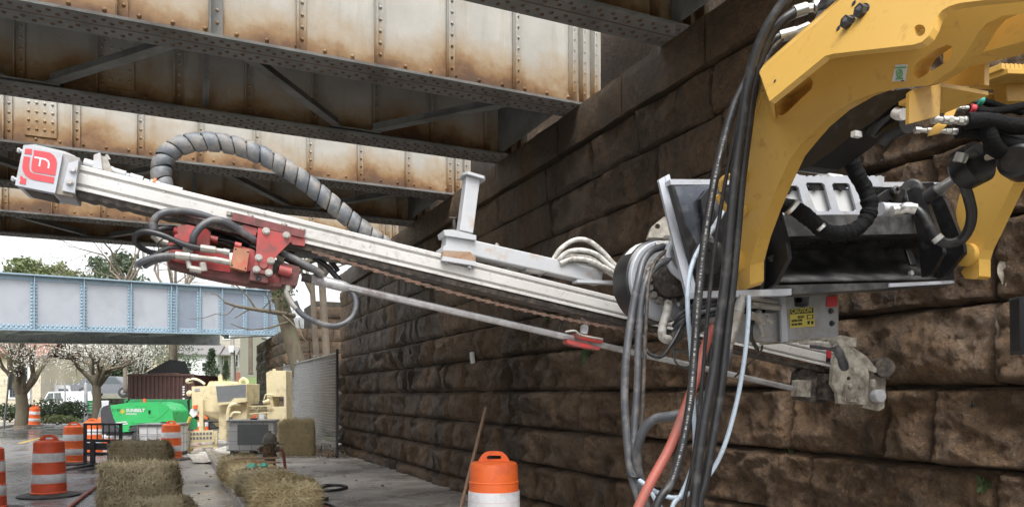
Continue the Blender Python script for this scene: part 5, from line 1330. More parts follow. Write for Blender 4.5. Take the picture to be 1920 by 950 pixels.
# ================================================================== things along the street
# ---- traffic drums
def drum_proto(name, red=False, bands=((.226, .372, .2465, .2435), (.566, .712, .2340, .2300))):
    t = thing(name, 'drum', 'traffic drum')
    om = M['orange_red' if red else 'orange']
    m = MB(); m.lathe([(.262, .05), (.268, .07), (.252, .085), (.250, .205), (.256, .212), (.246, .222), (.243, .375), (.249, .382), (.240, .392), (.236, .545), (.242, .552), (.233, .562), (.229, .715), (.235, .722), (.226, .732), (.222, .868), (.215, .89), (.19, .905), (.10, .915), (0, .918)], n=40); m.build('drum_body', om, t)
    for z0, z1, r0, r1 in bands:
        m = MB(); m.lathe([(r0+.0005, z0), (r0+.002, z0+.002), (r1+.002, z1-.002), (r1+.0005, z1)], n=40); m.build('white_band', M['reflect'], t)
    m = MB()
    h = [(-.155, .89), (-.14, .925), (-.115, .965), (-.08, .995), (-.03, 1.005), (.03, 1.005), (.08, .995), (.115, .965), (.14, .925), (.155, .89)]
    hh = [(-.07, .945), (-.06, .965), (.06, .965), (.07, .945), (.06, .93), (-.06, .93)]
    m.prism([V((x, -.022, z)) for x, z in h], (0, .044, 0), [[V((x, -.022, z)) for x, z in hh]]); m.build('handle', om, t, .01)
    m = MB(); m.lathe([(.255, .012), (.44, .0), (.46, .012), (.455, .03), (.36, .05), (.285, .062), (.262, .058)], n=40); m.build('base_ring', M['tyre'], t)
    return t
pd, pr = drum_proto('traffic_drum'), drum_proto('traffic_drum', True)
pf = drum_proto('traffic_drum', False, ((.12, .30, .2535, .2480), (.44, .64, .2425, .2365)))
first = {'o': True, 'r': True, 'f': True}
def put_drum(pos, rz, label, k='o', tilt=0.0, s=1.0, no_base=False):
    src = {'o': pd, 'r': pr, 'f': pf}[k]
    o = src if first[k] else copy_tree(src); first[k] = False
    o.location = pos; o.rotation_euler = (tilt, tilt*.6, rz); o.scale = (s, s, s); tag(o, label, 'traffic drum', 'orange and white traffic drums'); return o
put_drum(GD(926, 6.95, .125), -YAW+.15, 'bright orange drum standing close by below the drill, in front of the wooden pole', 'f')
put_drum(GD(92, 12.2), -YAW+.1, 'faded red drum on black base ring, in front of the hay bales on the road', 'r')
put_drum(GD(139, 17.9), -YAW+.5, 'orange drum just behind the faded red drum, beside the black fork carriage')
put_drum(GD(173, 20.6), -YAW, 'orange drum seen through the bars of the black fork carriage')
put_drum(GD(321, 19.0), -YAW-.3, 'orange drum in front of the white tank beside the hay bales')
put_drum(GD(64, 37.0, .13), .4, 'distant tilted drum on the far pavement beside the blossoming tree', 'o', .04)
put_drum(GD(-27, 10.6), 0, 'red drum cut off at the left edge of the picture', 'r')
put_drum(GD(197, 24.5), 0, 'small orange drum beside the nose of the green compressor')
put_drum(GD(377, 26.0), 0, 'orange drum half hidden behind the yellow hose of the cream mixer')

# ---- hay bales
def bale_proto(seed, mat, sx=.95, sy=.46, sz=.37):
    rs = random.Random(seed); t = thing('hay_bale', 'bale', 'hay bale')
    m = MB(); nx, ny, nz = 16, 8, 7; idx = {}; vs = []
    def vert(i, j, k):
        if (i, j, k) not in idx:
            x, y, z = (i/nx-.5)*sx, (j/ny-.5)*sy, k/nz*sz
            p = V((x, y, z)); c = V((0, 0, sz/2)); d = (p-c); d = V((d.x/sx, d.y/sy, d.z/sz))
            f = 1 - .42*max(0, d.length-.60) + .13*noise.noise(p*6+V((seed, 0, 0))) + .09*noise.noise(p*15+V((seed, 3, 0))) + .05*noise.noise(p*34+V((seed, 3, 0)))
            pinch = -.03*sum(math.exp(-((x-q)/.03)**2) for q in (-.2*sx, .2*sx))
            q = c + (p-c)*(f+pinch); q.z = max(q.z, .0) if k == 0 else q.z; idx[(i, j, k)] = len(vs); vs.append(q)
        return idx[(i, j, k)]
    fs = []
    for i in range(nx):
        for j in range(ny):
            fs += [(vert(i, j, nz), vert(i+1, j, nz), vert(i+1, j+1, nz), vert(i, j+1, nz)), (vert(i, j, 0), vert(i, j+1, 0), vert(i+1, j+1, 0), vert(i+1, j, 0))]
    for i in range(nx):
        for k in range(nz):
            fs += [(vert(i, 0, k), vert(i+1, 0, k), vert(i+1, 0, k+1), vert(i, 0, k+1)), (vert(i, ny, k), vert(i, ny, k+1), vert(i+1, ny, k+1), vert(i+1, ny, k))]
    for j in range(ny):
        for k in range(nz):
            fs += [(vert(0, j, k), vert(0, j, k+1), vert(0, j+1, k+1), vert(0, j+1, k)), (vert(nx, j, k), vert(nx, j+1, k), vert(nx, j+1, k+1), vert(nx, j, k+1))]
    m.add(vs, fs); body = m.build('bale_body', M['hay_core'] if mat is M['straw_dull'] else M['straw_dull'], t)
    st = MB()
    for _ in range(7000):
        f = fs[rs.randrange(len(fs))]; p = V((0, 0, 0)); w = [rs.random() for _ in range(4)]; sw = sum(w)
        for q, ww in zip(f, w): p += vs[q]*(ww/sw)
        nrm = (p-V((0, 0, sz/2))); nrm = V((nrm.x/sx**2, nrm.y/sy**2, nrm.z/sz**2)).normalized()
        d = V((rs.gauss(0, 1), rs.gauss(0, 1), rs.gauss(0, .8))); d = (d - nrm*d.dot(nrm)*.8 + nrm*rs.uniform(-.1, .6)).normalized()
        L = rs.uniform(.05, .19); s = d.cross(nrm)
        if s.length < 1e-3: continue
        s = s.normalized()*rs.uniform(.0025, .006); a = p + nrm*.002 - d*L*.4; b = p + d*L*.6 + nrm*rs.uniform(0, .035); mid = (a+b)/2 + nrm*.022
        st.add([a-s, a+s, mid+s, mid-s, b], [(0, 1, 2, 3), (3, 2, 4)])
    st.build('loose_straw', mat, t, 0, 'stuff')
    for q in (-.2*sx, .2*sx):
        m = MB(); pts = [V((q, -sy/2-.004, .02)), V((q, -sy/2-.006, sz*.5)), V((q, -sy/2-.004, sz-.02)), V((q, 0, sz+.004)), V((q, sy/2+.004, sz-.02)), V((q, sy/2+.006, sz*.5)), V((q, sy/2+.004, .02))]
        m.tube(smooth_path(pts, 3), .003, 5); m.build('twine', M['straw_dull'], t)
    return t
bA, bB, bC = bale_proto(1, M['straw_dull']), bale_proto(2, M['straw_dull']), bale_proto(3, M['straw'])
used = set()
def put_bale(src, pos, rz, label, rx=0.0, s=(1, 1, 1)):
    o = src if id(src) not in used else copy_tree(src); used.add(id(src))
    o.location = pos; o.rotation_euler = (rx if not isinstance(rx, tuple) else rx[0], 0 if not isinstance(rx, tuple) else rx[1], rz); o.scale = s; tag(o, label, 'hay bale', 'hay bales laid as sediment barriers'); return o
CR = -YAW
put_bale(bA, GD(266, 13.1, .40), CR+.05, 'grey-brown bale on top, nearest the black fork carriage', 0, (.93, 1, 1.1))
put_bale(bB, GD(268, 13.2, .0), CR+.02, 'grey-brown bale at the bottom of the left stack', 0, (.95, 1.1, 1.05))
put_bale(bB, GD(262, 10.9, .02), CR+.08, 'large shaggy grey-brown bale in the middle of the left row', 0, (1.02, 1.1, 1.62))
put_bale(bA, GD(287, 9.35, .0), CR-.05, 'bale at the bottom edge of the picture in the left row', 0, (.9, 1.1, .95))
put_bale(bC, V((1.36, 9.95, .13)), R(84), 'golden bale at the bottom edge in the row along the kerb', 0, (1.05, 1.5, 1.0))
put_bale(bC, V((1.36, 11.0, .13)), R(92), 'golden bale in the kerb row, second from the bottom edge', 0, (1.05, 1.45, .9))
put_bale(bA, V((1.28, 12.1, .13)), R(86), 'damp brown bale in the kerb row, just before the green plastic scrap', 0, (1.05, 1.4, .9))
put_bale(bC, V((1.22, 13.3, .13)), R(95), 'bale in the kerb row under the green plastic scrap', 0, (1.1, 1.35, .9))
put_bale(bC, V((1.15, 14.7, .13)), R(88), 'farthest bale of the kerb row, just behind the hydrant', 0, (1.1, 1.3, .95))
put_bale(bC, GD(556, 18.6, .13), CR+R(8), 'upright golden bale standing in front of the chain-link fence', 0, (.85, 1.1, 2.2))
# loose wisps trodden onto the gutter, torn plastic on the bales
ws = MB(); rs = random.Random(9)
for _ in range(900):
    x, y = (rs.gauss(.85, .28), rs.uniform(8.5, 17)) if rs.random() < .75 else (rs.gauss(-.45, .5), rs.uniform(9, 14))
    if x > .85 : z = .158
    else: z = .008
    if .86 < x < 1.06: continue
    a = rs.uniform(0, 6.28); L = rs.uniform(.03, .09); d = V((math.cos(a), math.sin(a), .1))*L; s = V((-math.sin(a), math.cos(a), 0))*.003; p = V((x, y, z))
    ws.add([p-d-s, p-d+s, p+d+s, p+d-s], [(0, 1, 2, 3)])
tag(ws.build('straw_litter', M['straw'], None, 0, 'stuff'), 'loose straw trodden onto the gutter', 'straw')
m = MB(); c = V((1.22, 12.75, .50)); m.lathe([(.0, .03), (.06, .02), (.09, -.01), (.10, -.03)], c, V((.3, -.4, 1)), 12); m.lathe([(0, .03), (.05, .02), (.07, -.02)], c + V((.16, .05, .0)), V((-.3, -.5, 1)), 12); tag(m.build('plastic_scrap', M['teal'], None), 'torn teal green plastic scrap lying on the kerb bales', 'scrap')
m = MB(); m.bar((1.0, 13.9, .53), (1.75, 13.75, .54), .05, .03); m.bar((1.3, 13.4, .52), (1.65, 13.0, .52), .06, .025); tag(m.build('board', M['wood'], None), 'dark broken board lying across the far kerb bales', 'board')
# specks of debris on the gutter
for i in range(26):
    m = MB(); p = V((rs.uniform(-.1, .78), rs.uniform(9.2, 17), .012)) if i < 18 else V((rs.uniform(1.9, 3.2), rs.uniform(12, 17), .158)); m.ball(p, rs.uniform(.012, .03), 7, 4, (1.3, .8, .5))
    tag(m.build('debris', M['litter' if i % 3 else 'ink'], None), 'small dark clod on the wet concrete', 'debris', 'small clods on the concrete')

# ---- hydrant with its hose
hy = thing('fire_hydrant', 'brown iron fire hydrant with grey bonnet beside the kerb bales', 'hydrant', GD(506, 14.4, .15), CR)
m = MB(); m.lathe([(.15, 0), (.15, .04), (.11, .05), (.105, .30), (.135, .31), (.135, .35), (.115, .36), (.115, .56), (.13, .57)], n=24); m.build('barrel', M['hydrant'], hy)
m = MB(); m.lathe([(.17, .56), (.17, .59), (.135, .60), (.128, .66), (.105, .72), (.06, .76), (.03, .77)], n=24); m.tube([V((0, 0, .765)), V((0, 0, .81))], .026, 5); m.build('bonnet', M['hydrant_grey'], hy)
for ax, r in ((V((0, -1, 0)), .075), (V((-1, 0, 0)), .055), (V((1, -.2, 0)), .055)):
    m = MB(); m.lathe([(r*.8, .08), (r*.8, .13), (r, .14), (r, .19), (r*.6, .2), (r*.3, .2), (r*.3, .24)], V((0, 0, .46)), ax, 16); m.build('outlet', M['hydrant_grey' if ax.x > 0 else 'hydrant'], hy)
m = MB(); m.tube(smooth_path([V((.2, -.06, .46)), V((.27, -.08, .42)), V((.30, -.09, .3)), V((.33, -.1, .05)), V((.4, -.3, .03))], 6), .028, 10); tag(m.build('hose', M['red_hose'], hy), 'red hose running down from the hydrant')
m = MB(); m.bar((.14, -.15, .56), (.34, -.2, .57), .03, .015); m.bar((.28, -.12, .36), (.28, -.12, .5), .014, .014); m.build('wrench', M['hydrant_grey'], hy)

# ---- hoses lying on the ground
def floor_hose(pts, r, mat, label, z=.15, name='ground_hose'):
    m = MB(); m.tube(smooth_path([V((p.x, p.y, z + r + .004 + dz)) for p, dz in [(G(a[0], a[1], z), a[2] if len(a) > 2 else 0) for a in pts]], 8), r, 10)
    return tag(m.build(name, M[mat], None), label, 'hose')
floor_hose([(552, 922), (575, 921), (592, 918), (600, 914), (618, 911), (640, 912), (649, 914), (640, 919), (616, 922), (597, 920), (584, 917), (592, 926), (606, 933), (614, 937), (604, 939), (590, 941), (582, 944), (600, 945), (620, 950), (640, 960)], .022, 'rubber', 'black hose coiled on the wet pavement at the bottom of the wall')
floor_hose([(585, 917), (604, 922), (630, 921), (650, 916), (642, 912), (618, 912), (600, 917)], .02, 'rubber', 'short loop of black hose on the pavement beside the coil')
floor_hose([(120, 962), (150, 938), (178, 916), (200, 899), (215, 886), (226, 878), (240, 872)], .028, 'red_hose', 'red hose crossing the asphalt towards the hay bales', 0)
floor_hose([(565, 942), (580, 946), (600, 952), (640, 960)], .022, 'red_hose', 'red hose end on the pavement beside the black coil')
# wooden pole leaning on the wall
m = MB(); a = P(911, 764, 10.55); b = GD(862, 9.7, .14); m.tube([b, a], .024, 10); tag(m.build('wooden_pole', M['wood'], None), 'long wooden pole leaning against the stone wall behind the orange drum', 'pole')
# painted strip on the wall (chalk mark) 
fr = Frame(V((WX-.085, 0, 0)), V((-1, 0, 0)))
m = MB(); m.prism([fr.at(x, y) for x, y in ((880, 660), (886, 659), (886, 668), (888, 684), (883, 684), (881, 672))], V((.03, 0, 0))); tag(m.build('wall_tag', M['white_decal'], None), 'small white tag stuck on the dark stone wall', 'tag')

# ---- black pallet-fork carriage
fk = thing('fork_carriage', 'black pallet fork carriage with barred backrest standing on the road', 'fork carriage', GD(193, 17.2, 0), CR-.08)
W2 = .43
for z in (.30, .60, .98):
    m = MB(); m.box((0, 0, z), (W2*2+.04, .05, .07 if z < .9 else .05)); m.build('rail', M['plastic_black'], fk, .004)
m = MB(); m.box((0, -.01, .47), (W2*2, .03, .16)); m.build('plate', M['plastic_black'], fk, .004)
for i in range(7):
    x = -W2 + i*W2*2/6; m = MB(); m.box((x, .01 if i not in (0, 6) else 0, .79 if i not in (0, 6) else .5), (.02 if i not in (0, 6) else .06, .02 if i not in (0, 6) else .05, .36 if i not in (0, 6) else 1.0)); m.build('bar', M['plastic_black'], fk)
m = MB(); m.box((0, .01, .80), (W2*2, .014, .018)); m.build('rail', M['plastic_black'], fk)
for x in (-.22, .2):
    m = MB(); m.box((x, -.04, .30), (.11, .05, .60)); m.prism([V((x-.055, -.06, .02)), V((x-.055, -.06, .075)), V((x-.055, -1.1, .04)), V((x-.055, -1.1, .02))], (.11, 0, 0)); m.build('fork', M['plastic_black'], fk, .004)
m = MB(); m.box((0, 0, .05), (W2*2, .08, .08)); m.build('foot', M['plastic_black'], fk, .004)

# ---- intermediate bulk containers
def ibc(pos, rz, label, w, h, dp, panel):
    t = thing('tank_container', label, 'tank', pos, rz)
    m = MB(); m.box((0, 0, h*.54), (w-.05, dp-.05, h*.86)); m.build('tank', M['ibc'], t, .04, seg=3)
    m = MB()
    for z in [.12 + i*(h-.14)/3 for i in range(4)]:
        for s in (-1, 1): m.bar((-w/2, s*dp/2, z), (w/2, s*dp/2, z), .011, .011); m.bar((s*w/2, -dp/2, z), (s*w/2, dp/2, z), .011, .011)
    m.build('cage_rails', M['galv'], t, 0, 'stuff')
    m = MB()
    for i in range(5):
        x = -w/2 + i*w/4
        for s in (-1, 1): m.bar((x, s*(dp/2+.01), .1), (x, s*(dp/2+.01), h), .011, .011); m.bar((s*(w/2+.01), -dp/2+i*dp/4, .1), (s*(w/2+.01), -dp/2+i*dp/4, h), .011, .011)
    m.build('cage_bars', M['galv'], t, 0, 'stuff')
    m = MB(); m.box((0, 0, h+.005), (w+.04, dp+.04, .03)); m.build('top_frame', M['galv'], t, .004)
    for x in (-w*.4, 0, w*.4):
        m = MB(); m.box((x, 0, .06), (.1, dp, .12)); m.build('pallet_foot', M['plastic_black'], t, .004)
    m = MB(); m.lathe([(.09, 0), (.09, .04), (0, .045)], V((0, 0, h+.02)), UP, 16); m.build('cap', M['tyre'], t)
    if panel: m = MB(); m.box((.04, -dp/2-.03, h*.60), (w*.64, .01, h*.60)); m.build('side_plate', M['grey_board'], t, .002)
    return t
ibc(GD(476, 19.4, .13), CR+R(12), 'caged white tank with a grey plate on its front, beside the hydrant', 1.16, .86, .95, True)
ibc(GD(308, 20.4, 0), CR+R(4), 'caged white tank partly hidden behind an orange drum', 1.02, .86, .95, False)

# ---- green compressor
cp_ = thing('air_compressor', 'green and black towable air compressor in front of the brown container', 'compressor', GD(276, 23.4, 0), CR+R(3))
def CB(x0, x1, pts, y0, y1): pass
side = [(-1.10, .42), (-1.13, .55), (-1.13, 1.20), (-1.05, 1.33), (-.85, 1.38)]
m = MB(); m.prism([V((x, -.6, z)) for x, z in [(-1.12, .50), (-1.13, 1.16), (-1.06, 1.30), (-.86, 1.36), (-.72, .98), (-.55, .50)]], (0, 1.2, 0)); m.build('nose_cover', M['plastic_black'], cp_, .05, seg=3)
m = MB(); m.prism([V((x, -.62, z)) for x, z in [(-.84, 1.33), (-.3, 1.42), (.50, 1.43), (.84, 1.36), (1.02, 1.16), (1.07, .60), (-.52, .52), (-.74, .95)]], (0, 1.24, 0)); can = m.build('canopy', M['green'], cp_, .05, seg=3)
m = MB(); m.prism([V((x, -.628, z)) for x, z in [(-.2, .80), (.35, .86), (.70, 1.10), (.92, 1.24), (.72, 1.02), (.40, .79)]], (0, .02, 0)); m.build('side_crease', M['green'], cp_, .01)
m = MB(); m.prism([V((x, -.632, z)) for x, z in [(-.28, .66), (.12, .70), (.10, .75), (-.24, .72)]], (0, .012, 0)); m.build('grille', M['ink'], cp_, .004)
m = MB(); m.prism([V((x, -.626, z)) for x, z in [(.30, 1.34), (.62, 1.26), (.66, 1.0), (.30, .98)]], (0, .01, 0)); m.build('door', M['green'], cp_, .004)
m = MB(); m.box((.34, -.64, 1.14), (.06, .02, .1)); m.build('latch', M['ink'], cp_, .004)
m = MB(); m.box((.0, .0, .46), (2.0, 1.1, .1)); m.build('chassis', M['plastic_black'], cp_, .01)
for s in (-.62, .62):
    m = MB(); m.lathe([(.2, -.09), (.31, -.08), (.33, -.04), (.33, .04), (.31, .08), (.2, .09)], V((.15, s, .33)), V((0, 1, 0)), 24); w = m.build('tyre', M['tyre'], cp_)
    m = MB(); m.lathe([(.2, -.05), (.18, .05), (0, .05)], V((.15, s, .33)), V((0, s, 0)), 20); m.build('rim', M['galv'], cp_)
    m = MB(); m.prism([V((-.28, s-.1, .56)), V((-.15, s-.1, .70)), V((.42, s-.1, .70)), V((.58, s-.1, .56))], (0, .2, 0)); m.build('mudguard', M['plastic_black'], cp_, .02)
m = MB(); m.bar((-1.0, 0, .45), (-1.9, 0, .5), .08, .1); m.build('tow_bar', M['plastic_black'], cp_, .01)
m = MB(); m.lathe([(.05, 0), (.05, .1), (0, .11)], V((.05, -.3, 1.43)), UP, 12); m.build('beacon', M['orange_red'], cp_)
m = MB(); m.bar((-.5, -.3, 1.42), (-.38, -.3, 1.55), .06, .03); m.build('exhaust', M['ink'], cp_, .004)
m = MB(); m.box((.12, .75, 1.02), (2.3, .06, .98)); m.build('rear_panel', M['dark_green'], cp_, .01)
FX, FZ = V((1, 0, 0)), V((0, 0, 1))
text('SUNBELT', V((-.36, -.624, 1.14)), FX, FZ, .135, M['white_decal'], cp_, bold=.006)
text('RENTALS', V((-.36, -.624, 1.05)), FX, FZ, .075, M['white_decal'], cp_, bold=.003)
text('1-800-667-9328', V((-.42, -.624, .95)), FX, FZ, .06, M['white_decal'], cp_, bold=.002) if False else None
text('C185', V((-.78, -.624, 1.15)), FX, FZ, .12, M['ink'], cp_)
text('DOOSAN', V((.16, -.634, .62)), FX, FZ, .13, M['ink'], cp_, bold=.006)
m = MB(); c = V((-.47, -.624, 1.15)); m.lathe([(.06, 0), (.06, .004), (0, .004)], c, V((0, -1, 0)), 16)
for k in range(8):
    a = k*math.pi/4; m.prism([c + V((math.cos(a+d)*r, 0, math.sin(a+d)*r)) for d, r in ((-.25, .055), (0, .1), (.25, .055))], (0, -.003, 0))
m.build('emblem', M['caution'], cp_)
m = MB(); 
for k in range(2): m.prism([V((x, -.628, z)) for x, z in [(-.70+k*.03, .78-k*.06), (-.34+k*.03, .82-k*.06), (-.34+k*.03, .86-k*.06), (-.66+k*.03, .82-k*.06)]], (0, .006, 0))
m.build('print', M['white_decal'], cp_)

# ---- brown container with a tilted black lid
ct = thing('steel_container', 'dark brown corrugated steel container behind the green compressor', 'container', GD(303, 31, 0), CR+R(2))
CWd, CHt = 2.6, 2.52
m = MB(); m.box((0, 1.6, CHt/2+.03), (CWd-.1, 3.2, CHt-.1)); m.build('core', M['container'], ct)
for i in range(15):
    x = -CWd/2 + .1 + i*(CWd-.2)/14; m = MB(); m.prism([V((x-.055, -.02, .12)), V((x-.03, -.055, .12)), V((x+.03, -.055, .12)), V((x+.055, -.02, .12))], (0, 0, CHt-.22)); m.build('corrugation', M['container'], ct)
m = MB(); m.box((0, 0, CHt-.04), (CWd+.02, .14, .1)); m.box((0, 0, .07), (CWd+.02, .14, .14)); m.build('end_rail', M['container'], ct, .01)
for s in (-1, 1):
    m = MB(); m.box((s*CWd/2, 0, CHt/2), (.12, .13, CHt-.02)); m.build('corner_post', M['container'], ct, .01)
for k_ in range(7): m = MB(); m.prism([V((CWd/2-.42+x, -.062, 2.02-k_*.105-(.06 if k_ > 3 else 0)+z)) for x, z in ((0, 0), (.09, 0), (.09, -.05+.02*(k_ % 2)), (.05, -.075), (0, -.06))], (0, .004, 0)); m.build('print_mark', M['white_decal'], ct)
m = MB(); m.prism([V((-.85, .3, CHt+.03)), V((.45, .3, CHt+.03)), V((.22, .3, CHt+.62)), V((-.02, .3, CHt+.5))], (0, 1.6, 0)); m.build('lid', M['tarp'], ct, .02)
m = MB(); m.box((.1, .1, CHt+.03), (1.2, .1, .05)); m.build('lid_rail', M['rust_chain'], ct)

# ---- cream mixing plant
mx = thing('mixing_plant', 'cream painted grout mixing plant with hopper, pipes and tall cabinet', 'mixer', GD(440, 21.6, 0), CR)
def mxp(px, py, y=0.0):          # local place on the plant from its look: x across, z up, at depth y
    d = 21.6; return V(((px-440)/F*d, y, 1.65 + (740-py)/F*d))
cr = M['cream']
def mplate(name, pts, y, th, mat=cr, bevel=.015, holes=()):
    m = MB(); m.prism([mxp(a, b, y) for a, b in pts], (0, th, 0), [[mxp(a, b, y) for a, b in h] for h in holes]); return m.build(name, mat, mx, bevel)
mplate('main_tank', [(362, 724), (410, 722), (413, 786), (413, 772), (385, 771), (363, 768)], -.1, .9)
m = MB(); m.lathe([(.5, .45), (.55, .55), (.55, .9), (.3, .62), (.1, .35)][:0] + [(.05, .55), (.35, .75), (.52, 1.0), (.55, 1.15), (.55, 1.9), (.5, 1.95), (0, 1.97)], V((-.38, .45, 0)), UP, 28); m.build('mixing_drum', cr, mx)
mplate('hopper', [(411, 722), (468, 719), (468, 752), (446, 752), (438, 757), (415, 758)], -.25, 1.1)
mplate('hopper_panel', [(411.5, 724), (467, 720.5), (467, 747), (443, 747.5), (438, 753), (415, 753.5)], -.262, .012, M['grey_board'], .004)
mplate('hopper_lip', [(440, 752), (446, 746), (469, 745), (470, 752), (412, 760), (412, 755)], -.30, .05, cr)
mplate('body', [(412, 756), (468, 752), (464, 790), (430, 824), (414, 824)], -.1, .9)
for px in (383,):
    mplate('leg', [(380, 748), (387, 748), (388, 810), (380, 810)], -.25, .12)
mplate('frame_foot', [(363, 828), (368, 806), (420, 806), (420, 828)], -.2, .08) if False else None
# control grille at the front, tilted
gp = [(367, 806), (413, 804), (416, 825), (368, 829)]
g = mplate('step_grille', gp, -.55, .05, cr, .008)
for r_ in range(2):
    for k in range(7):
        x = 371 + k*6.1; y = 809 + r_*8 - k*.2
        mplate('grille_slot', [(x, y), (x+4.2, y-.1), (x+4.2, y+4.6), (x, y+4.8)], -.556, .004, M['grey_board'], 0)
for (x0, x1) in ((364, 370), (412, 420)): mplate('stand_leg', [(x0, 806), (x1, 806), (x1, 846), (x0, 850)], -.5, .06)
mplate('stand_rail', [(366, 834), (420, 829), (420, 834), (366, 839)], -.5, .05)
def mpipe(pts, r, mat=cr, name='pipe'):
    m = MB(); m.tube(smooth_path([mxp(a, b, y) for a, b, y in pts], 8), r, 14); return m.build(name, mat, mx)
mpipe([(435, 792, -.3), (435, 775, -.3), (438, 762, -.3), (446, 757, -.28), (456, 757, -.2)], .055)
mpipe([(441, 792, -.34), (441, 782, -.34), (446, 773, -.34), (458, 773, -.3)], .04)
mpipe([(441, 789, -.341), (441, 780, -.341)], .047, M['grey_board'], 'pipe_sleeve')
mpipe([(446, 726, .2), (446, 714, .2), (452, 709, .2), (459, 714, .2), (459, 722, .2)], .045)
mpipe([(356, 716, .0), (362, 711, 0), (372, 713, 0), (383, 720, 0)], .05)
mpipe([(357, 714, -.1), (366, 713, -.1), (376, 716, -.1), (384, 722, -.1)], .02, M['ink'], 'hose')
m = MB(); m.lathe([(0, -.09), (.07, -.07), (.09, 0), (.07, .07), (0, .09)], mxp(357, 737, -.05), V((0, 1, 0)), 16); m.lathe([(0, -.08), (.07, -.05), (.08, 0), (.07, .05), (0, .08)], mxp(355, 714, -.05), V((0, 1, 0)), 16); m.build('valve_body', cr, mx)
for k, pts in enumerate(([(360, 745, -.2), (361, 765, -.2), (370, 778, -.22), (390, 786, -.2), (411, 789, -.1)], [(358, 750, -.22), (362, 772, -.22), (375, 784, -.22), (395, 789, -.2), (412, 790, -.1)], [(363, 742, -.2), (359, 758, -.2), (366, 775, -.2), (383, 784, -.2)])): mpipe(pts, .022, M['ink'], 'hose')
mpipe([(366, 780, -.3), (360, 795, -.3), (356, 812, -.35), (357, 826, -.4), (365, 836, -.45), (374, 840, -.5)], .05, M['yellow_hose'], 'suction_hose')
mplate('white_bag', [(366, 766), (376, 764), (378, 776), (371, 782), (364, 774)], -.32, .1, M['ibc'], .02)
mplate('funnel', [(371, 760), (379, 758), (378, 765), (373, 766)], -.36, .08, M['orange'], .01)
mplate('antenna_bracket', [(406, 706), (410, 700), (413, 705), (414, 722), (408, 722)], .1, .06)
mplate('drum_lid', [(392, 715), (396, 714), (428, 714), (432, 719), (432, 722), (388, 723)], .0, .7)
mplate('tall_cabinet', [(505, 694), (534, 694), (536, 834), (507, 836)], .1, .6, cr, .015, [[(509, 743), (531, 743), (531, 761), (510, 762)]])
mplate('cabinet_side', [(496.5, 698), (504.5, 694), (507, 836), (500, 830)], .12, .5)
mplate('cabinet_base', [(505, 832), (540, 830), (541, 842), (506, 846)], .0, .8, M['ibc'])
m = MB(); m.lathe([(.05, 0), (.05, .05), (0, .06)], mxp(508, 694, .3), UP, 12); m.build('cabinet_knob', cr, mx)
mpipe([(468, 759, .2), (480, 758, .2), (494, 757, .2)], .03, M['ink'], 'hose')
mpipe([(466, 770, .2), (474, 766, .2), (484, 758, .2)], .03, M['ink'], 'hose')
mpipe([(492, 754, .1), (498, 752, .1), (504, 751, .1)], .06)
mpipe([(494, 748, .05), (497, 740, .05), (502, 739, .05), (512, 740, .05)], .02)
mplate('rail', [(464, 760), (510, 759), (510, 761), (464, 762)], .0, .04)
mplate('rail', [(470, 774), (508, 771), (508, 773), (470, 776)], -.1, .03)
mplate('paper_bag', [(492, 775), (501, 775), (501, 788), (492, 788)], -.3, .1, M['white_decal'], .01)
mplate('nozzle', [(474, 786), (486, 776), (488, 779), (476, 789)], -.3, .05, M['orange_red'], .005)
mplate('side_label', [(368, 728), (377, 727.5), (377, 732), (368, 733)], -.112, .01, M['blue_panel'], 0)
# expanded mesh guard: crossing bars
m = MB()
for k in range(14):
    m.bar(mxp(466+k*3, 762, .12), mxp(454+k*3, 790, .12), .008, .008); m.bar(mxp(454+k*3, 762, .13), mxp(466+k*3, 790, .13), .008, .008)
m.build('mesh_guard', cr, mx, 0, 'stuff')
mplate('blue_sack', [(388, 793), (400, 788), (412, 790), (412, 802), (388, 803)], .2, .4, M['blue_panel_dark'], .05)
# clear sheeting spilled at the plant's foot
rows = []
for i in range(9):
    rows.append([GD(362 + 78*k/12 - i*1.5, 17.9 + i*.33, .03 + .30*max(0, (k/12-.25))*(i/8) + .06*abs(noise.noise(V((k*.55, i*.7, 2)))) + .03*noise.noise(V((k*1.7, i*1.9, 5)))) for k in range(13)])
m = MB(); m.sheet(rows); o = tag(m.build('plastic_sheet', M['clear'], None), 'crumpled clear plastic sheeting on the ground beside the mixing plant', 'plastic sheet')

# ---- chain-link fence running on from the wall
fa, fb = GD(632, 17.9, .14), GD(533, 26.5, .14)
fc = thing('chain_link_fence', 'grey chain-link fence leading away from the end of the stone wall', 'fence', fa, traced=True)
FHt = 2.52; fu = (fb-fa).normalized(); FLn = (fb-fa).length
m = MB(); st_ = .058; nz = int(FHt/st_); nx = int(FLn/st_); side_n = V((-fu.y, fu.x, 0))
for i in range(-nz, nx):
    for s in (1, -1):
        a0 = max(0, i) if s > 0 else max(0, i); 
        t0, t1 = max(0, i)*st_, min(nx, i+nz)*st_
        if t1 <= t0: continue
        z0, z1 = (t0 - i*st_), (t1 - i*st_)
        if s < 0: z0, z1 = nz*st_-z0, nz*st_-z1
        m.bar(fa + fu*t0 + UP*z0 + side_n*.003*s, fa + fu*t1 + UP*z1 + side_n*.003*s, .0042, .0042)
m.build('wire_mesh', M['galv'], fc, 0, 'stuff')
for i in range(4):
    p = fa + fu*FLn*i/3; m = MB(); m.cyl(p, p + UP*(FHt+.05), .034 if i == 0 else .026, n=12); m.lathe([(.036, 0), (.03, .03), (0, .045)], p + UP*(FHt+.05), UP, 12); m.build('post', M['plastic_black' if i == 0 else 'galv'], fc)
m = MB(); m.cyl(fa + UP*FHt, fb + UP*FHt, .02, n=10); m.build('top_rail', M['galv'], fc)
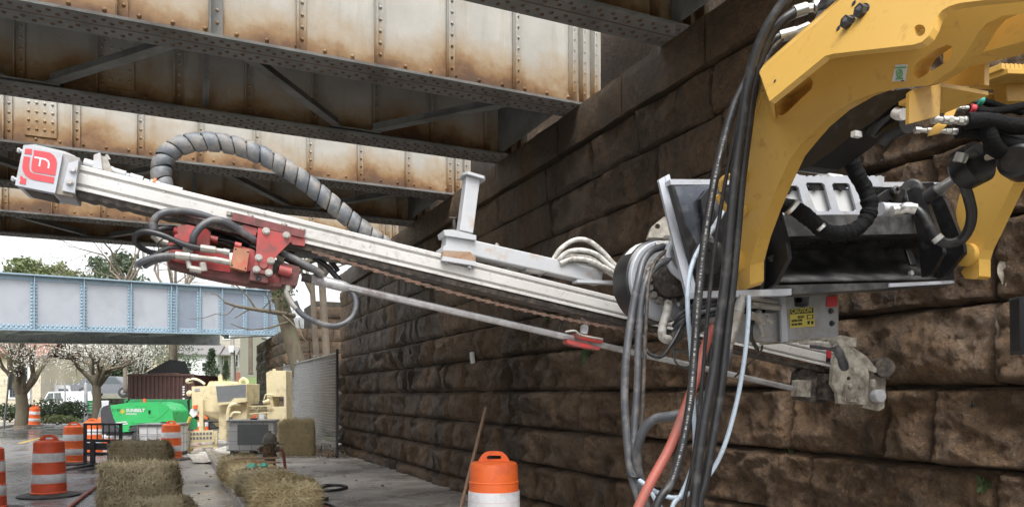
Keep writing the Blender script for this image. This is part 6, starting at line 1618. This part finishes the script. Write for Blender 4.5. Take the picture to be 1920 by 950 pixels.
for k in range(1, 34):            # faded privacy strips woven through the wire
    z = FHt*k/35
    m = MB(); m.bar(fa + fu*.05 + UP*z + side_n*.006, fb - fu*.05 + UP*(z+.004) + side_n*.006, .002, .014); m.build('slat', M['galv'], fc)
# leaf litter and rubbish at the fence foot
lt = MB()
for _ in range(420):
    t = rs.random()**1.5*4; p = fa + fu*(t-.1) + side_n*0 + V((rs.gauss(-.12, .16), rs.gauss(0, .1), abs(rs.gauss(0, .09))+.02)); d = V((rs.gauss(0, 1), rs.gauss(0, 1), rs.gauss(0, .5))).normalized(); e = d.orthogonal().normalized()
    L = rs.uniform(.02, .06); lt.add([p-d*L, p+e*L*.5, p+d*L, p-e*L*.5], [(0, 1, 2, 3)])
tag(lt.build('leaf_litter', M['litter'], None, 0, 'stuff'), 'dead leaves heaped at the foot of the fence', 'leaves')

# ================================================================== trees, houses and cars farther off
def grow(m, p, d, r, L, depth, rs, tips, spread=.55, up=.12, kids=(2, 3), droop=0.0, bend=.18, ratio=.72):
    n = 4; pts = [p]; rr = [r]; q = p; dd = d.copy()
    for i in range(n):
        dd = (dd + V((rs.gauss(0, bend), rs.gauss(0, bend), rs.gauss(0, bend*.6) + up*.3 - droop))*.5).normalized(); q = q + dd*L/n; pts.append(q); rr.append(r*(1-.42*(i+1)/n))
    m.tube(pts, rr, 7 if r > .03 else 4 if r > .008 else 3, 0, False)
    if depth <= 0: tips.append((q, dd)); return
    for k in range(rs.randint(*kids)):
        a = rs.uniform(0, 6.283); o = dd.orthogonal().normalized(); o.rotate(Matrix.Rotation(a, 3, dd))
        nd = (dd + o*rs.uniform(.5, 1.2)*spread + V((0, 0, up))).normalized()
        st = pts[-1] if k == 0 else pts[rs.randint(2, n)]
        grow(m, st, nd, r*.60*(1 if k == 0 else .85), L*ratio*rs.uniform(.8, 1.15), depth-1, rs, tips, spread, up, kids, droop, bend, ratio)
    if depth <= 2: tips.append((q, dd))
def leaves(m, c, R_, n, size, rs, flat=1.0):
    for _ in range(n):
        p = c + V((rs.gauss(0, R_), rs.gauss(0, R_), rs.gauss(0, R_*flat))); d = V((rs.gauss(0, 1), rs.gauss(0, 1), rs.gauss(0, 1))).normalized(); e = d.orthogonal().normalized(); e.rotate(Matrix.Rotation(rs.uniform(0, 6.28), 3, d))
        s = size*rs.uniform(.6, 1.3); m.add([p-d*s, p+e*s*.6, p+d*s, p-e*s*.6], [(0, 1, 2, 3)])
def tree(name, label, pos, trunk_h, r, limbs, depth, seed, leaf=None, leaf_n=10, leaf_s=.06, leaf_r=.22, L0=2.0, cat='tree', group=None, bark='bark', spread=.55, up=.12, lean=(0, 0), kids=(2, 3), ratio=.72):
    rs = random.Random(seed); t = thing(name, label, cat, pos, 0, group); m = MB(); tips = []
    top = V((lean[0], lean[1], trunk_h)); mid = top*.5 + V((rs.gauss(0, .04), rs.gauss(0, .04), 0))
    m.tube(smooth_path([V((0, 0, -.1)), V((0, 0, .12)), mid, top], 4), [r*(1.35 if i < 2 else 1.0 - .018*i) for i in range(13)], 12, 0, False)
    for k in range(limbs):
        a = 6.283*k/limbs + rs.uniform(-.4, .4); d = V((math.cos(a)*.62, math.sin(a)*.62, 1)).normalized()
        grow(m, top - V((0, 0, rs.uniform(0, .2)*trunk_h*.4)), d, r*.62, L0*rs.uniform(.85, 1.15), depth, rs, tips, spread, up, kids, 0, .18, ratio)
    m.build('trunk', M[bark], t)
    if leaf:
        c = MB()
        for p, d in tips:
            if leaf == 'blossom' and rs.random() < .45: continue
            leaves(c, p, leaf_r*(.6 if leaf == 'blossom' else 1), int(leaf_n*1.3), leaf_s*.85, rs)
        c.build('crown', M[leaf], t, 0, 'stuff')
    return t
GT = 'blossoming street trees'
tree('blossom_tree', 'multi-stemmed blossoming tree at the picture\'s left edge beside the tilted drum', GD(40, 37.5, .1), 1.6, .33, 6, 4, 21, 'blossom', 6, .06, .25, 1.15, group=GT, spread=.55, ratio=.8)
tree('blossom_tree', 'single-trunk tree with white blossom on the far pavement behind the compressor', GD(181, 40, .1), 2.1, .26, 6, 4, 22, 'blossom', 13, .065, .30, 1.15, group=GT, spread=.8, up=-.04, ratio=.8)
tree('blossom_tree', 'pale flowering tree in the distance above the brown container', GD(262, 62, 1.2), 1.6, .2, 6, 4, 23, 'blossom', 26, .11, .45, 1.5, group=GT, spread=.6)
tree('blossom_tree', 'broad white flowering tree between the two street trees, farther off', GD(120, 58, 1.0), 1.6, .2, 6, 4, 24, 'blossom', 26, .11, .45, 1.5, group=GT, spread=.6)
# bare trees behind the fence
GB = 'bare trees behind the fence'
tree('bare_tree', 'leaning grey bare tree with a broken limb, behind the fence', GD(590, 24.5, .5), 4.6, .30, 4, 3, 31, None, L0=1.6, group=GB, bark='bark', lean=(-1.1, .5), spread=.7)
tree('bare_tree', 'slim straight bare tree close to the end of the stone wall', GD(618, 25.5, .5), 5.5, .15, 3, 3, 32, None, L0=1.5, group=GB, bark='twig', lean=(-.25, .2))
tree('bare_tree', 'thin bare tree between the leaning trunk and the straight one', GD(607, 27, .5), 5.2, .12, 3, 3, 33, None, L0=1.5, group=GB, bark='twig', lean=(-.4, .1))
bt = thing('broken_branch', 'dead broken branch reaching left across the blue bridge', 'branch', P(548, 590, 24.5), traced=True); m = MB()
m.tube(smooth_path([P(552, 592, 24.3), P(520, 586, 23.8), P(480, 580, 23.4), P(445, 574, 23), P(420, 566, 22.8)], 6), [.085-.0022*i for i in range(25)], 8); rs = random.Random(4); tips = []
for (x, y, x2, y2, r) in ((480, 580, 455, 545, .035), (455, 545, 430, 525, .025), (470, 578, 440, 596, .03), (505, 584, 498, 548, .03), (540, 603, 470, 618, .035), (470, 618, 432, 606, .022), (530, 590, 560, 620, .03), (490, 582, 530, 560, .02), (440, 575, 405, 588, .02), (405, 588, 355, 598, .014), (425, 570, 395, 550, .018), (560, 600, 575, 640, .02)):
    a, b = P(x, y, 23.6), P(x2, y2, 23.4); mid = (a+b)/2 + V((rs.gauss(0, .05), 0, rs.gauss(0, .08))); m.tube(smooth_path([a, mid, b], 4), [r*(1-.06*i) for i in range(9)], 6)
m.build('limb', M['bark'], bt)
c = MB(); leaves(c, P(532, 556, 24.0), .16, 180, .05, rs, 1.6); leaves(c, P(540, 540, 24.0), .12, 80, .05, rs, 1.4); c.build('ivy', M['weed'], bt, 0, 'stuff')
# tall bare trees whose twigs hang into the sky behind the drill
tree('bare_tree', 'tall bare tree whose fine twigs fill the sky behind the red drill', GD(330, 40, 2), 5.0, .15, 6, 6, 35, None, L0=1.9, group='bare trees against the sky', bark='twig', spread=.75, up=-.02, kids=(2, 3), ratio=.74)
tree('bare_tree', 'bare tree against the sky at the upper left, beyond the blue bridge', GD(235, 48, 2), 7.0, .13, 6, 6, 36, None, L0=2.0, group='bare trees against the sky', bark='twig', spread=.8, up=-.04, kids=(2, 3), ratio=.74)
tree('bare_tree', 'bare tree against the sky right behind the abutment of the blue bridge', GD(470, 44, 3), 5.0, .14, 5, 5, 37, None, L0=2.2, group='bare trees against the sky', bark='twig', spread=.7, up=0, kids=(2, 3), ratio=.74)
# evergreens showing over the blue bridge
def conifer(name, label, pos, h, w, seed, leaf='needle', round_=False, group=None, n=60, size=.22):
    rs = random.Random(seed); t = thing(name, label, 'tree', pos, 0, group); m = MB()
    m.tube([V((0, 0, -.2)), V((0, 0, h*.5)), V((0, 0, h*.97))], [w*.07, w*.05, .02], 8, 0, False); c = MB()
    for i in range(n):
        z = h*(.15 + .85*(i/n)**.9); f = 1-(z/h-.15)/.85
        rad = w*.5*(math.sqrt(max(0, 1-(2*(1-f)-1)**2))*.9+.08 if round_ else f**.8+.05)
        for k in range(4):
            a = rs.uniform(0, 6.283); q = V((math.cos(a)*rad*rs.uniform(.3, 1), math.sin(a)*rad*rs.uniform(.3, 1), z - rad*.12))
            if k == 0: m.tube([V((0, 0, z)), q], [.03, .01], 3, 0, False)
            leaves(c, q, w*.07, 18, size*w*.09, rs, .7)
    m.build('trunk', M['bark'], t); c.build('crown', M[leaf], t, 0, 'stuff'); return t
GE = 'evergreens beyond the blue bridge'
conifer('pine_tree', 'dark green pine showing over the blue bridge, right of the pale bushy trees', GD(228, 70, 2), 12.9, 4.6, 41, 'needle', True, GE, 60, .5)
conifer('pine_tree', 'brownish green pine just left of the dark pine over the blue bridge', GD(182, 72, 2), 13.0, 3.6, 42, 'needle', True, GE, 50, .5)
conifer('leafy_tree', 'pale green treetop just above the left part of the blue bridge', GD(50, 75, 2), 13.3, 6.0, 43, 'new_leaf', True, GE, 60, .45)
conifer('leafy_tree', 'pale green treetop above the middle panels of the blue bridge', GD(105, 78, 2), 13.2, 5.5, 44, 'new_leaf', True, GE, 60, .45)
conifer('leafy_tree', 'small pale treetop over the blue bridge near the drill hoses', GD(140, 74, 2), 12.0, 4.0, 45, 'new_leaf', True, GE, 40, .45)
conifer('pine_tree', 'loose green pine behind the black lid, in front of the white house', GD(322, 62, 2), 6.0, 5.0, 46, 'needle', True, GE, 34, .2)
conifer('cypress', 'tall conical dark green shrub in front of the tan house', GD(397, 72, 3.0), 3.1, 1.5, 47, 'hedge', False, 'conical shrubs at the houses', 60, .5)
conifer('cypress', 'small conical shrub to the right of the tan house', GD(424, 74, 3.0), 2.1, 1.0, 48, 'hedge', False, 'conical shrubs at the houses', 40, .5)
conifer('pine_tree', 'dense dark evergreen behind the left blossoming tree', GD(88, 56, .8), 5.2, 4.0, 49, 'hedge', True, GE, 60, .5)
# clipped bushes on the far verge
def bush(label, pos, w, h, seed, leaf='hedge', n=900, size=.06):
    rs = random.Random(seed); t = thing('bush', label, 'bush', pos, 0, 'bushes along the far pavement'); m = MB(); c = MB()
    for k in range(7):
        a = rs.uniform(0, 6.28); m.tube([V((0, 0, 0)), V((math.cos(a)*w*.25, math.sin(a)*w*.25, h*.6))], [.03, .01], 5, 0, False)
    lob = [(V((rs.uniform(-.3, .3)*w, rs.uniform(-.3, .3)*w, h*rs.uniform(.4, .62))), rs.uniform(.26, .36)) for _ in range(8)]
    for _ in range(n):
        q, r = rs.choice(lob); d = V((rs.gauss(0, 1), rs.gauss(0, 1), rs.gauss(0, 1))).normalized(); p = q + V((d.x*w*r, d.y*w*r, d.z*h*r))*rs.uniform(.75, 1.05)
        p.z = max(.02, p.z); leaves(c, p, .02, 2, size, rs)
    m.build('stems', M['bark'], t); c.build('foliage', M[leaf], t, 0, 'stuff')
bush('rounded dark bush beside the white pickup truck', GD(130, 40, .1), 1.7, 1.35, 51)
bush('dark bush in the middle of the three along the far pavement', GD(100, 40.5, .1), 2.2, 1.6, 52)
bush('loose bush behind the multi-stemmed tree', GD(66, 41.5, .1), 2.0, 1.25, 53)
bush('low grey-green bush in front of the dark bushes', GD(108, 38.8, .1), 1.7, .55, 54, 'new_leaf', 500)
bush('bush at the left edge by the beige building', GD(18, 42, .1), 1.9, 1.2, 55)
bush('yellow flowering bush above the black container lid', GD(258, 66, 2.6), 2.2, 1.0, 56, 'yellow_bush', 700, .09)
bush('dark clipped bush on the slope above the parked car', GD(215, 58, 2.6), 1.8, 1.6, 57, 'hedge', 700, .08)

# ---- houses
def house(label, pos, rz, w, dp, h, wall, roof, rh, wins, doors=(), gable=True, porch=False):
    t = thing('house', label, 'house', pos, rz); m = MB(); m.box((0, dp/2, h/2-.4), (w, dp, h+.8)); m.build('wall', M[wall], t)
    n_ = int(h/.35)
    m = MB()
    for i in range(n_): m.prism([V((-w/2-.01, -.012, i*.35)), V((-w/2-.01, -.001, i*.35+.33)), V((-w/2-.01, .0, i*.35))], (w+.02, 0, 0))
    m.build('siding', M[wall], t, 0, 'stuff')
    m = MB()
    if gable: m.prism([V((-w/2-.3, -.3, h)), V((-w/2-.3, dp/2, h+rh)), V((-w/2-.3, dp+.3, h)), V((-w/2-.3, dp+.3, h-.12)), V((-w/2-.3, dp/2, h+rh-.15)), V((-w/2-.3, -.3, h-.12))], (w+.6, 0, 0))
    else: m.prism([V((-w/2-.3, -.3, h)), V((0, -.3, h+rh)), V((w/2+.3, -.3, h)), V((w/2+.3, -.3, h-.12)), V((-w/2-.3, -.3, h-.12))], (0, dp+.6, 0))
    m.build('roof', M[roof], t)
    for (x, z, ww, hh) in wins:
        m = MB(); o = [V((x-ww/2-.1, -.06, z-.1)), V((x+ww/2+.1, -.06, z-.1)), V((x+ww/2+.1, -.06, z+hh+.1)), V((x-ww/2-.1, -.06, z+hh+.1))]; i_ = [V((x-ww/2, -.06, z)), V((x+ww/2, -.06, z)), V((x+ww/2, -.06, z+hh)), V((x-ww/2, -.06, z+hh))]
        m.prism(o, (0, .055, 0), [i_]); m.box((x, -.03, z+hh/2), (ww, .03, .06)); wo = m.build('window', M['trim'], t)
        m = MB(); m.box((x, -.012, z+hh/2), (ww, .012, hh)); m.build('pane', M['glass_dark'], wo)
    for (x, ww, hh) in doors:
        m = MB(); m.box((x, -.03, hh/2), (ww, .06, hh)); d = m.build('door', M['trim'], t); m = MB(); m.box((x, -.066, hh*.55), (ww*.6, .012, hh*.6)); m.build('pane', M['glass_dark'], d)
    if porch:
        m = MB(); m.prism([V((-w*.25, -1.6, 2.5)), V((w*.55, -1.6, 2.5)), V((w*.5, .0, 3.3)), V((-w*.2, .0, 3.3))], (0, 0, .12)); m.build('porch_roof', M['roof'], t)
        for x in (-w*.22, w*.5): m = MB(); m.box((x, -1.5, 1.25), (.14, .14, 2.5)); m.build('porch_post', M['trim'], t)
    return t
house('tan two-storey house with a glazed porch, seen under the blue bridge', GD(411, 82, 3.4), CR, 4.6, 7, 6.2, 'siding_tan', 'roof', 2, [(-1.4, 4.4, .6, 1.1), (-.3, 4.4, .6, 1.1), (.8, 4.4, .6, 1.1), (1.6, 1.4, .9, 1.2), (-.1, 1.6, 1.0, .9)], [(-1.1, 1.1, 2.3)], True, True)
house('white house with two small windows, left of the tan house', GD(371, 80, 3.0), CR+.1, 4.0, 6, 3.0, 'siding_white', 'roof', 1.8, [(-.9, 1.2, .5, .9), (.7, 1.2, .5, .9)], (), True)
house('pale grey house behind the cypress shrubs at the right of the tan house', GD(446, 92, 3.6), CR, 5.0, 7, 5.2, 'siding_white', 'roof', 2, [(-1.4, 3.2, .9, 1.5), (.4, 3.2, .9, 1.5), (0, .8, 1.0, 1.3)], (), False)
house('cream house on the slope behind the flowering trees', GD(233, 84, 3.4), CR, 7.5, 7, 4.2, 'siding_beige', 'roof_red', 2, [(-1.8, 1.4, .9, 1.2), (.4, 1.4, 1.2, 1.2), (2.4, 1.4, .9, 1.2)], (), True)
house('beige building with a red-brown roof at the far left edge', GD(-30, 46, .1), CR+.25, 6.2, 9, 4.0, 'siding_beige', 'roof_red', 1.9, [(1.9, 1.4, 1.0, 1.9), (-.6, 1.4, 1.0, 1.9)], (), True)
house('white building with a grey roof behind the pickup truck', GD(148, 76, 1.5), CR, 8, 6, 4.2, 'siding_white', 'roof', 1.6, [(-2, 1.5, 1, 1.2), (2, 1.5, 1, 1.2)], (), True)
# ---- retaining wall and steps on the slope
rw = thing('retaining_wall', 'grey stone retaining wall behind the parked grey car', 'wall', GD(222, 50, 0), CR); rs = random.Random(61)
m = MB(); m.box((0, .3, .7), (7, .5, 1.4)); m.build('core', M['mortar'], rw)
for j in range(5):
    x = -3.5
    while x < 3.4:
        L = rs.uniform(.35, .8); m = MB(); m.box((x+L/2, .02 - rs.uniform(0, .05), .15+j*.28), (L-.04, .14, .25)); m.build('stone', M['concrete_wall'], rw, .03); x += L
sp_ = thing('stairs', 'weathered steps climbing the slope beside the clipped bush', 'stairs', GD(208, 54, 1.4), CR+.2)
for i in range(8):
    m = MB(); m.box((0, i*.3, .09+i*.18), (2.2, .32, .17)); m.build('step', M['concrete_wall'], sp_, .01)

# ---- vehicles
def car(name, label, cat, pos, rz, body, prof, w, glass, wheels, extra=None):
    t = thing(name, label, cat, pos, rz); m = MB(); m.prism([V((x, -w/2, z)) for x, z in prof], (0, w, 0)); b = m.build('body', M[body], t, .06, seg=3)
    for g in glass:
        for s in (-1, 1):
            m = MB(); m.prism([V((x, s*(w/2+.004), z)) for x, z in g], (0, -s*.02, 0)); m.build('side_window', M['glass_car'], t)
    for x in wheels:
        for s in (-1, 1):
            m = MB(); m.lathe([(.2, -.1), (.34, -.09), (.36, 0), (.34, .09), (.2, .1)], V((x, s*(w/2-.08), .36)), V((0, 1, 0)), 20); k = m.build('wheel', M['tyre'], t); m = MB(); m.lathe([(.2, 0), (.16, .03), (0, .03)], V((x, s*(w/2+.0), .36)), V((0, s, 0)), 16); m.build('rim', M['galv'], k)
    return t
pk = car('pickup_truck', 'white pickup truck parked behind the dark bushes', 'pickup', GD(131, 47, .1), CR+R(150), 'car_white', [(-2.6, .45), (2.5, .45), (2.65, .8), (2.6, 1.05), (1.3, 1.18), (.75, 1.75), (-.7, 1.78), (-.95, 1.2), (-2.6, 1.2)], 1.85,
    [[(1.12, 1.2), (.68, 1.66), (.15, 1.68), (.15, 1.2)], [(.05, 1.2), (.05, 1.68), (-.65, 1.69), (-.82, 1.2)]], (-1.7, 1.7))
m = MB(); m.prism([V((1.32, -.78, 1.20)), V((1.32, .78, 1.20)), V((.80, .70, 1.72)), V((.80, -.70, 1.72))], (.02, 0, .02)); m.build('windscreen', M['glass_car'], pk)
m = MB(); m.box((2.63, 0, .75), (.06, 1.2, .3)); m.build('grille', M['plastic_black'], pk, .01)
for s in (-.75, .75): m = MB(); m.box((2.62, s, .85), (.06, .28, .2)); m.build('headlight', M['trim'], pk, .02)
car('parked_car', 'grey car parked on the slope, left of the brown container', 'car', GD(207, 49.5, 1.45), CR, 'car_dark', [(-2.1, .3), (2.1, .3), (2.2, .7), (1.4, .9), (.8, 1.42), (-.9, 1.45), (-1.6, 1.0), (-2.15, .9)], 1.75, [[(1.2, .92), (.75, 1.34), (.05, 1.36), (.05, .92)], [(-.05, .92), (-.05, 1.36), (-.85, 1.36), (-1.3, .95)]], (-1.3, 1.3))
car('delivery_van', 'white box van behind the left trees', 'van', GD(82, 50, .1), CR+R(10), 'car_white', [(-2.6, .4), (2.7, .4), (2.75, 1.2), (2.3, 1.35), (1.9, 2.2), (-2.6, 2.25)], 2.0, [[(2.15, 1.35), (1.85, 1.95), (1.3, 1.95), (1.3, 1.35)]], (-1.7, 1.7))
# ---- poles, signs, far fence
m = MB(); m.cyl(GD(7, 34, .1), P(20, 703, 34), .045, n=10); m.build('x', M['pole']); bpy.data.objects.remove(bpy.data.objects['x'])
sg = thing('sign_post', 'leaning grey sign post at the left edge in front of the beige building', 'sign post', GD(7, 34, .1), traced=True)
m = MB(); m.cyl(GD(7, 34, .1), P(18, 700, 34), .04, n=10); m.build('post', M['pole'], sg)
m = MB(); m.prism([P(15, 703, 33.96), P(24, 703, 34.1), P(21, 730, 34.1), P(13, 730, 33.96)], FWD*.02); m.build('sign_plate', M['pole'], sg)
gp_ = thing('steel_post', 'grey steel gate post beside the pickup truck', 'post', GD(161, 43, .1), CR); m = MB(); m.lathe([(.1, 0), (.1, 2.2), (.07, 2.26), (0, 2.27)], n=12); m.build('post', M['pole'], gp_); m = MB(); m.box((.45, 0, .9), (.7, .03, .7)); tag(m.build('notice', M['dark_green'], gp_, .01), 'dark green notice board')
for z in (.75, .9, 1.05): m = MB(); m.box((.45, -.02, z), (.5, .01, .03)); m.build('notice_line', M['white_decal'], gp_)
ab_ = thing('folding_sign', 'blank white folding sign standing on the far pavement', 'sign', GD(199, 36.5, .1), CR-.2)
for s in (-1, 1): m = MB(); m.prism([V((-.35, s*.3, 0)), V((.35, s*.3, 0)), V((.28, s*.03, .95)), V((-.28, s*.03, .95))], (0, s*.02, 0)); m.build('board', M['trim'], ab_, .005)
up_ = thing('utility_pole', 'grey utility pole with a black cable pipe by the pale grey house', 'utility pole', GD(436, 58, 1.5), CR); m = MB(); m.tube([V((0, 0, 0)), V((0, 0, 4.4)), V((0, 0, 9))], [.17, .15, .11], 12); m.build('pole', M['concrete_wall'], up_)
m = MB(); m.tube(smooth_path([V((.2, -.15, 3.6)), V((.26, -.15, 2.4)), V((.3, -.15, 1.2)), V((.5, -.15, .4))], 5), .05, 8); m.build('cable_pipe', M['rubber'], up_); m = MB(); m.box((0, -.2, 3.7), (.34, .3, .5)); m.build('junction_box', M['trim'], up_, .02)
rp = tag(MB().box((0, 0, 1.1), (.32, .32, 2.2)).build('chimney_post', M['roof_red'], None, .02), 'short red-brown brick post beside the utility pole', 'post'); rp.location = GD(446, 57, 1.2)
ff = thing('far_fence', 'tall wire fence topped with coiled barbed wire behind the bushes', 'fence', GD(90, 44, .1), CR); m = MB()
for i in range(40):
    m.bar((-3+i*.15-.0, 0, .0), (-3+i*.15, 0, 2.1), .006, .006)
for i in range(15): m.bar((-3, 0, i*.15), (3, 0, i*.15), .006, .006)
m.build('wire_mesh', M['galv'], ff, 0, 'stuff')
for x in (-3, -1, 1, 3): m = MB(); m.cyl((x, 0, 0), (x, 0, 2.3), .04, n=8); m.build('post', M['pole'], ff)
m = MB(); m.tube([V((-3 + i*.03, .16*math.cos(i*.55), 2.3 + .16*math.sin(i*.55))) for i in range(200)], .012, 4); m.build('barbed_coil', M['galv'], ff)
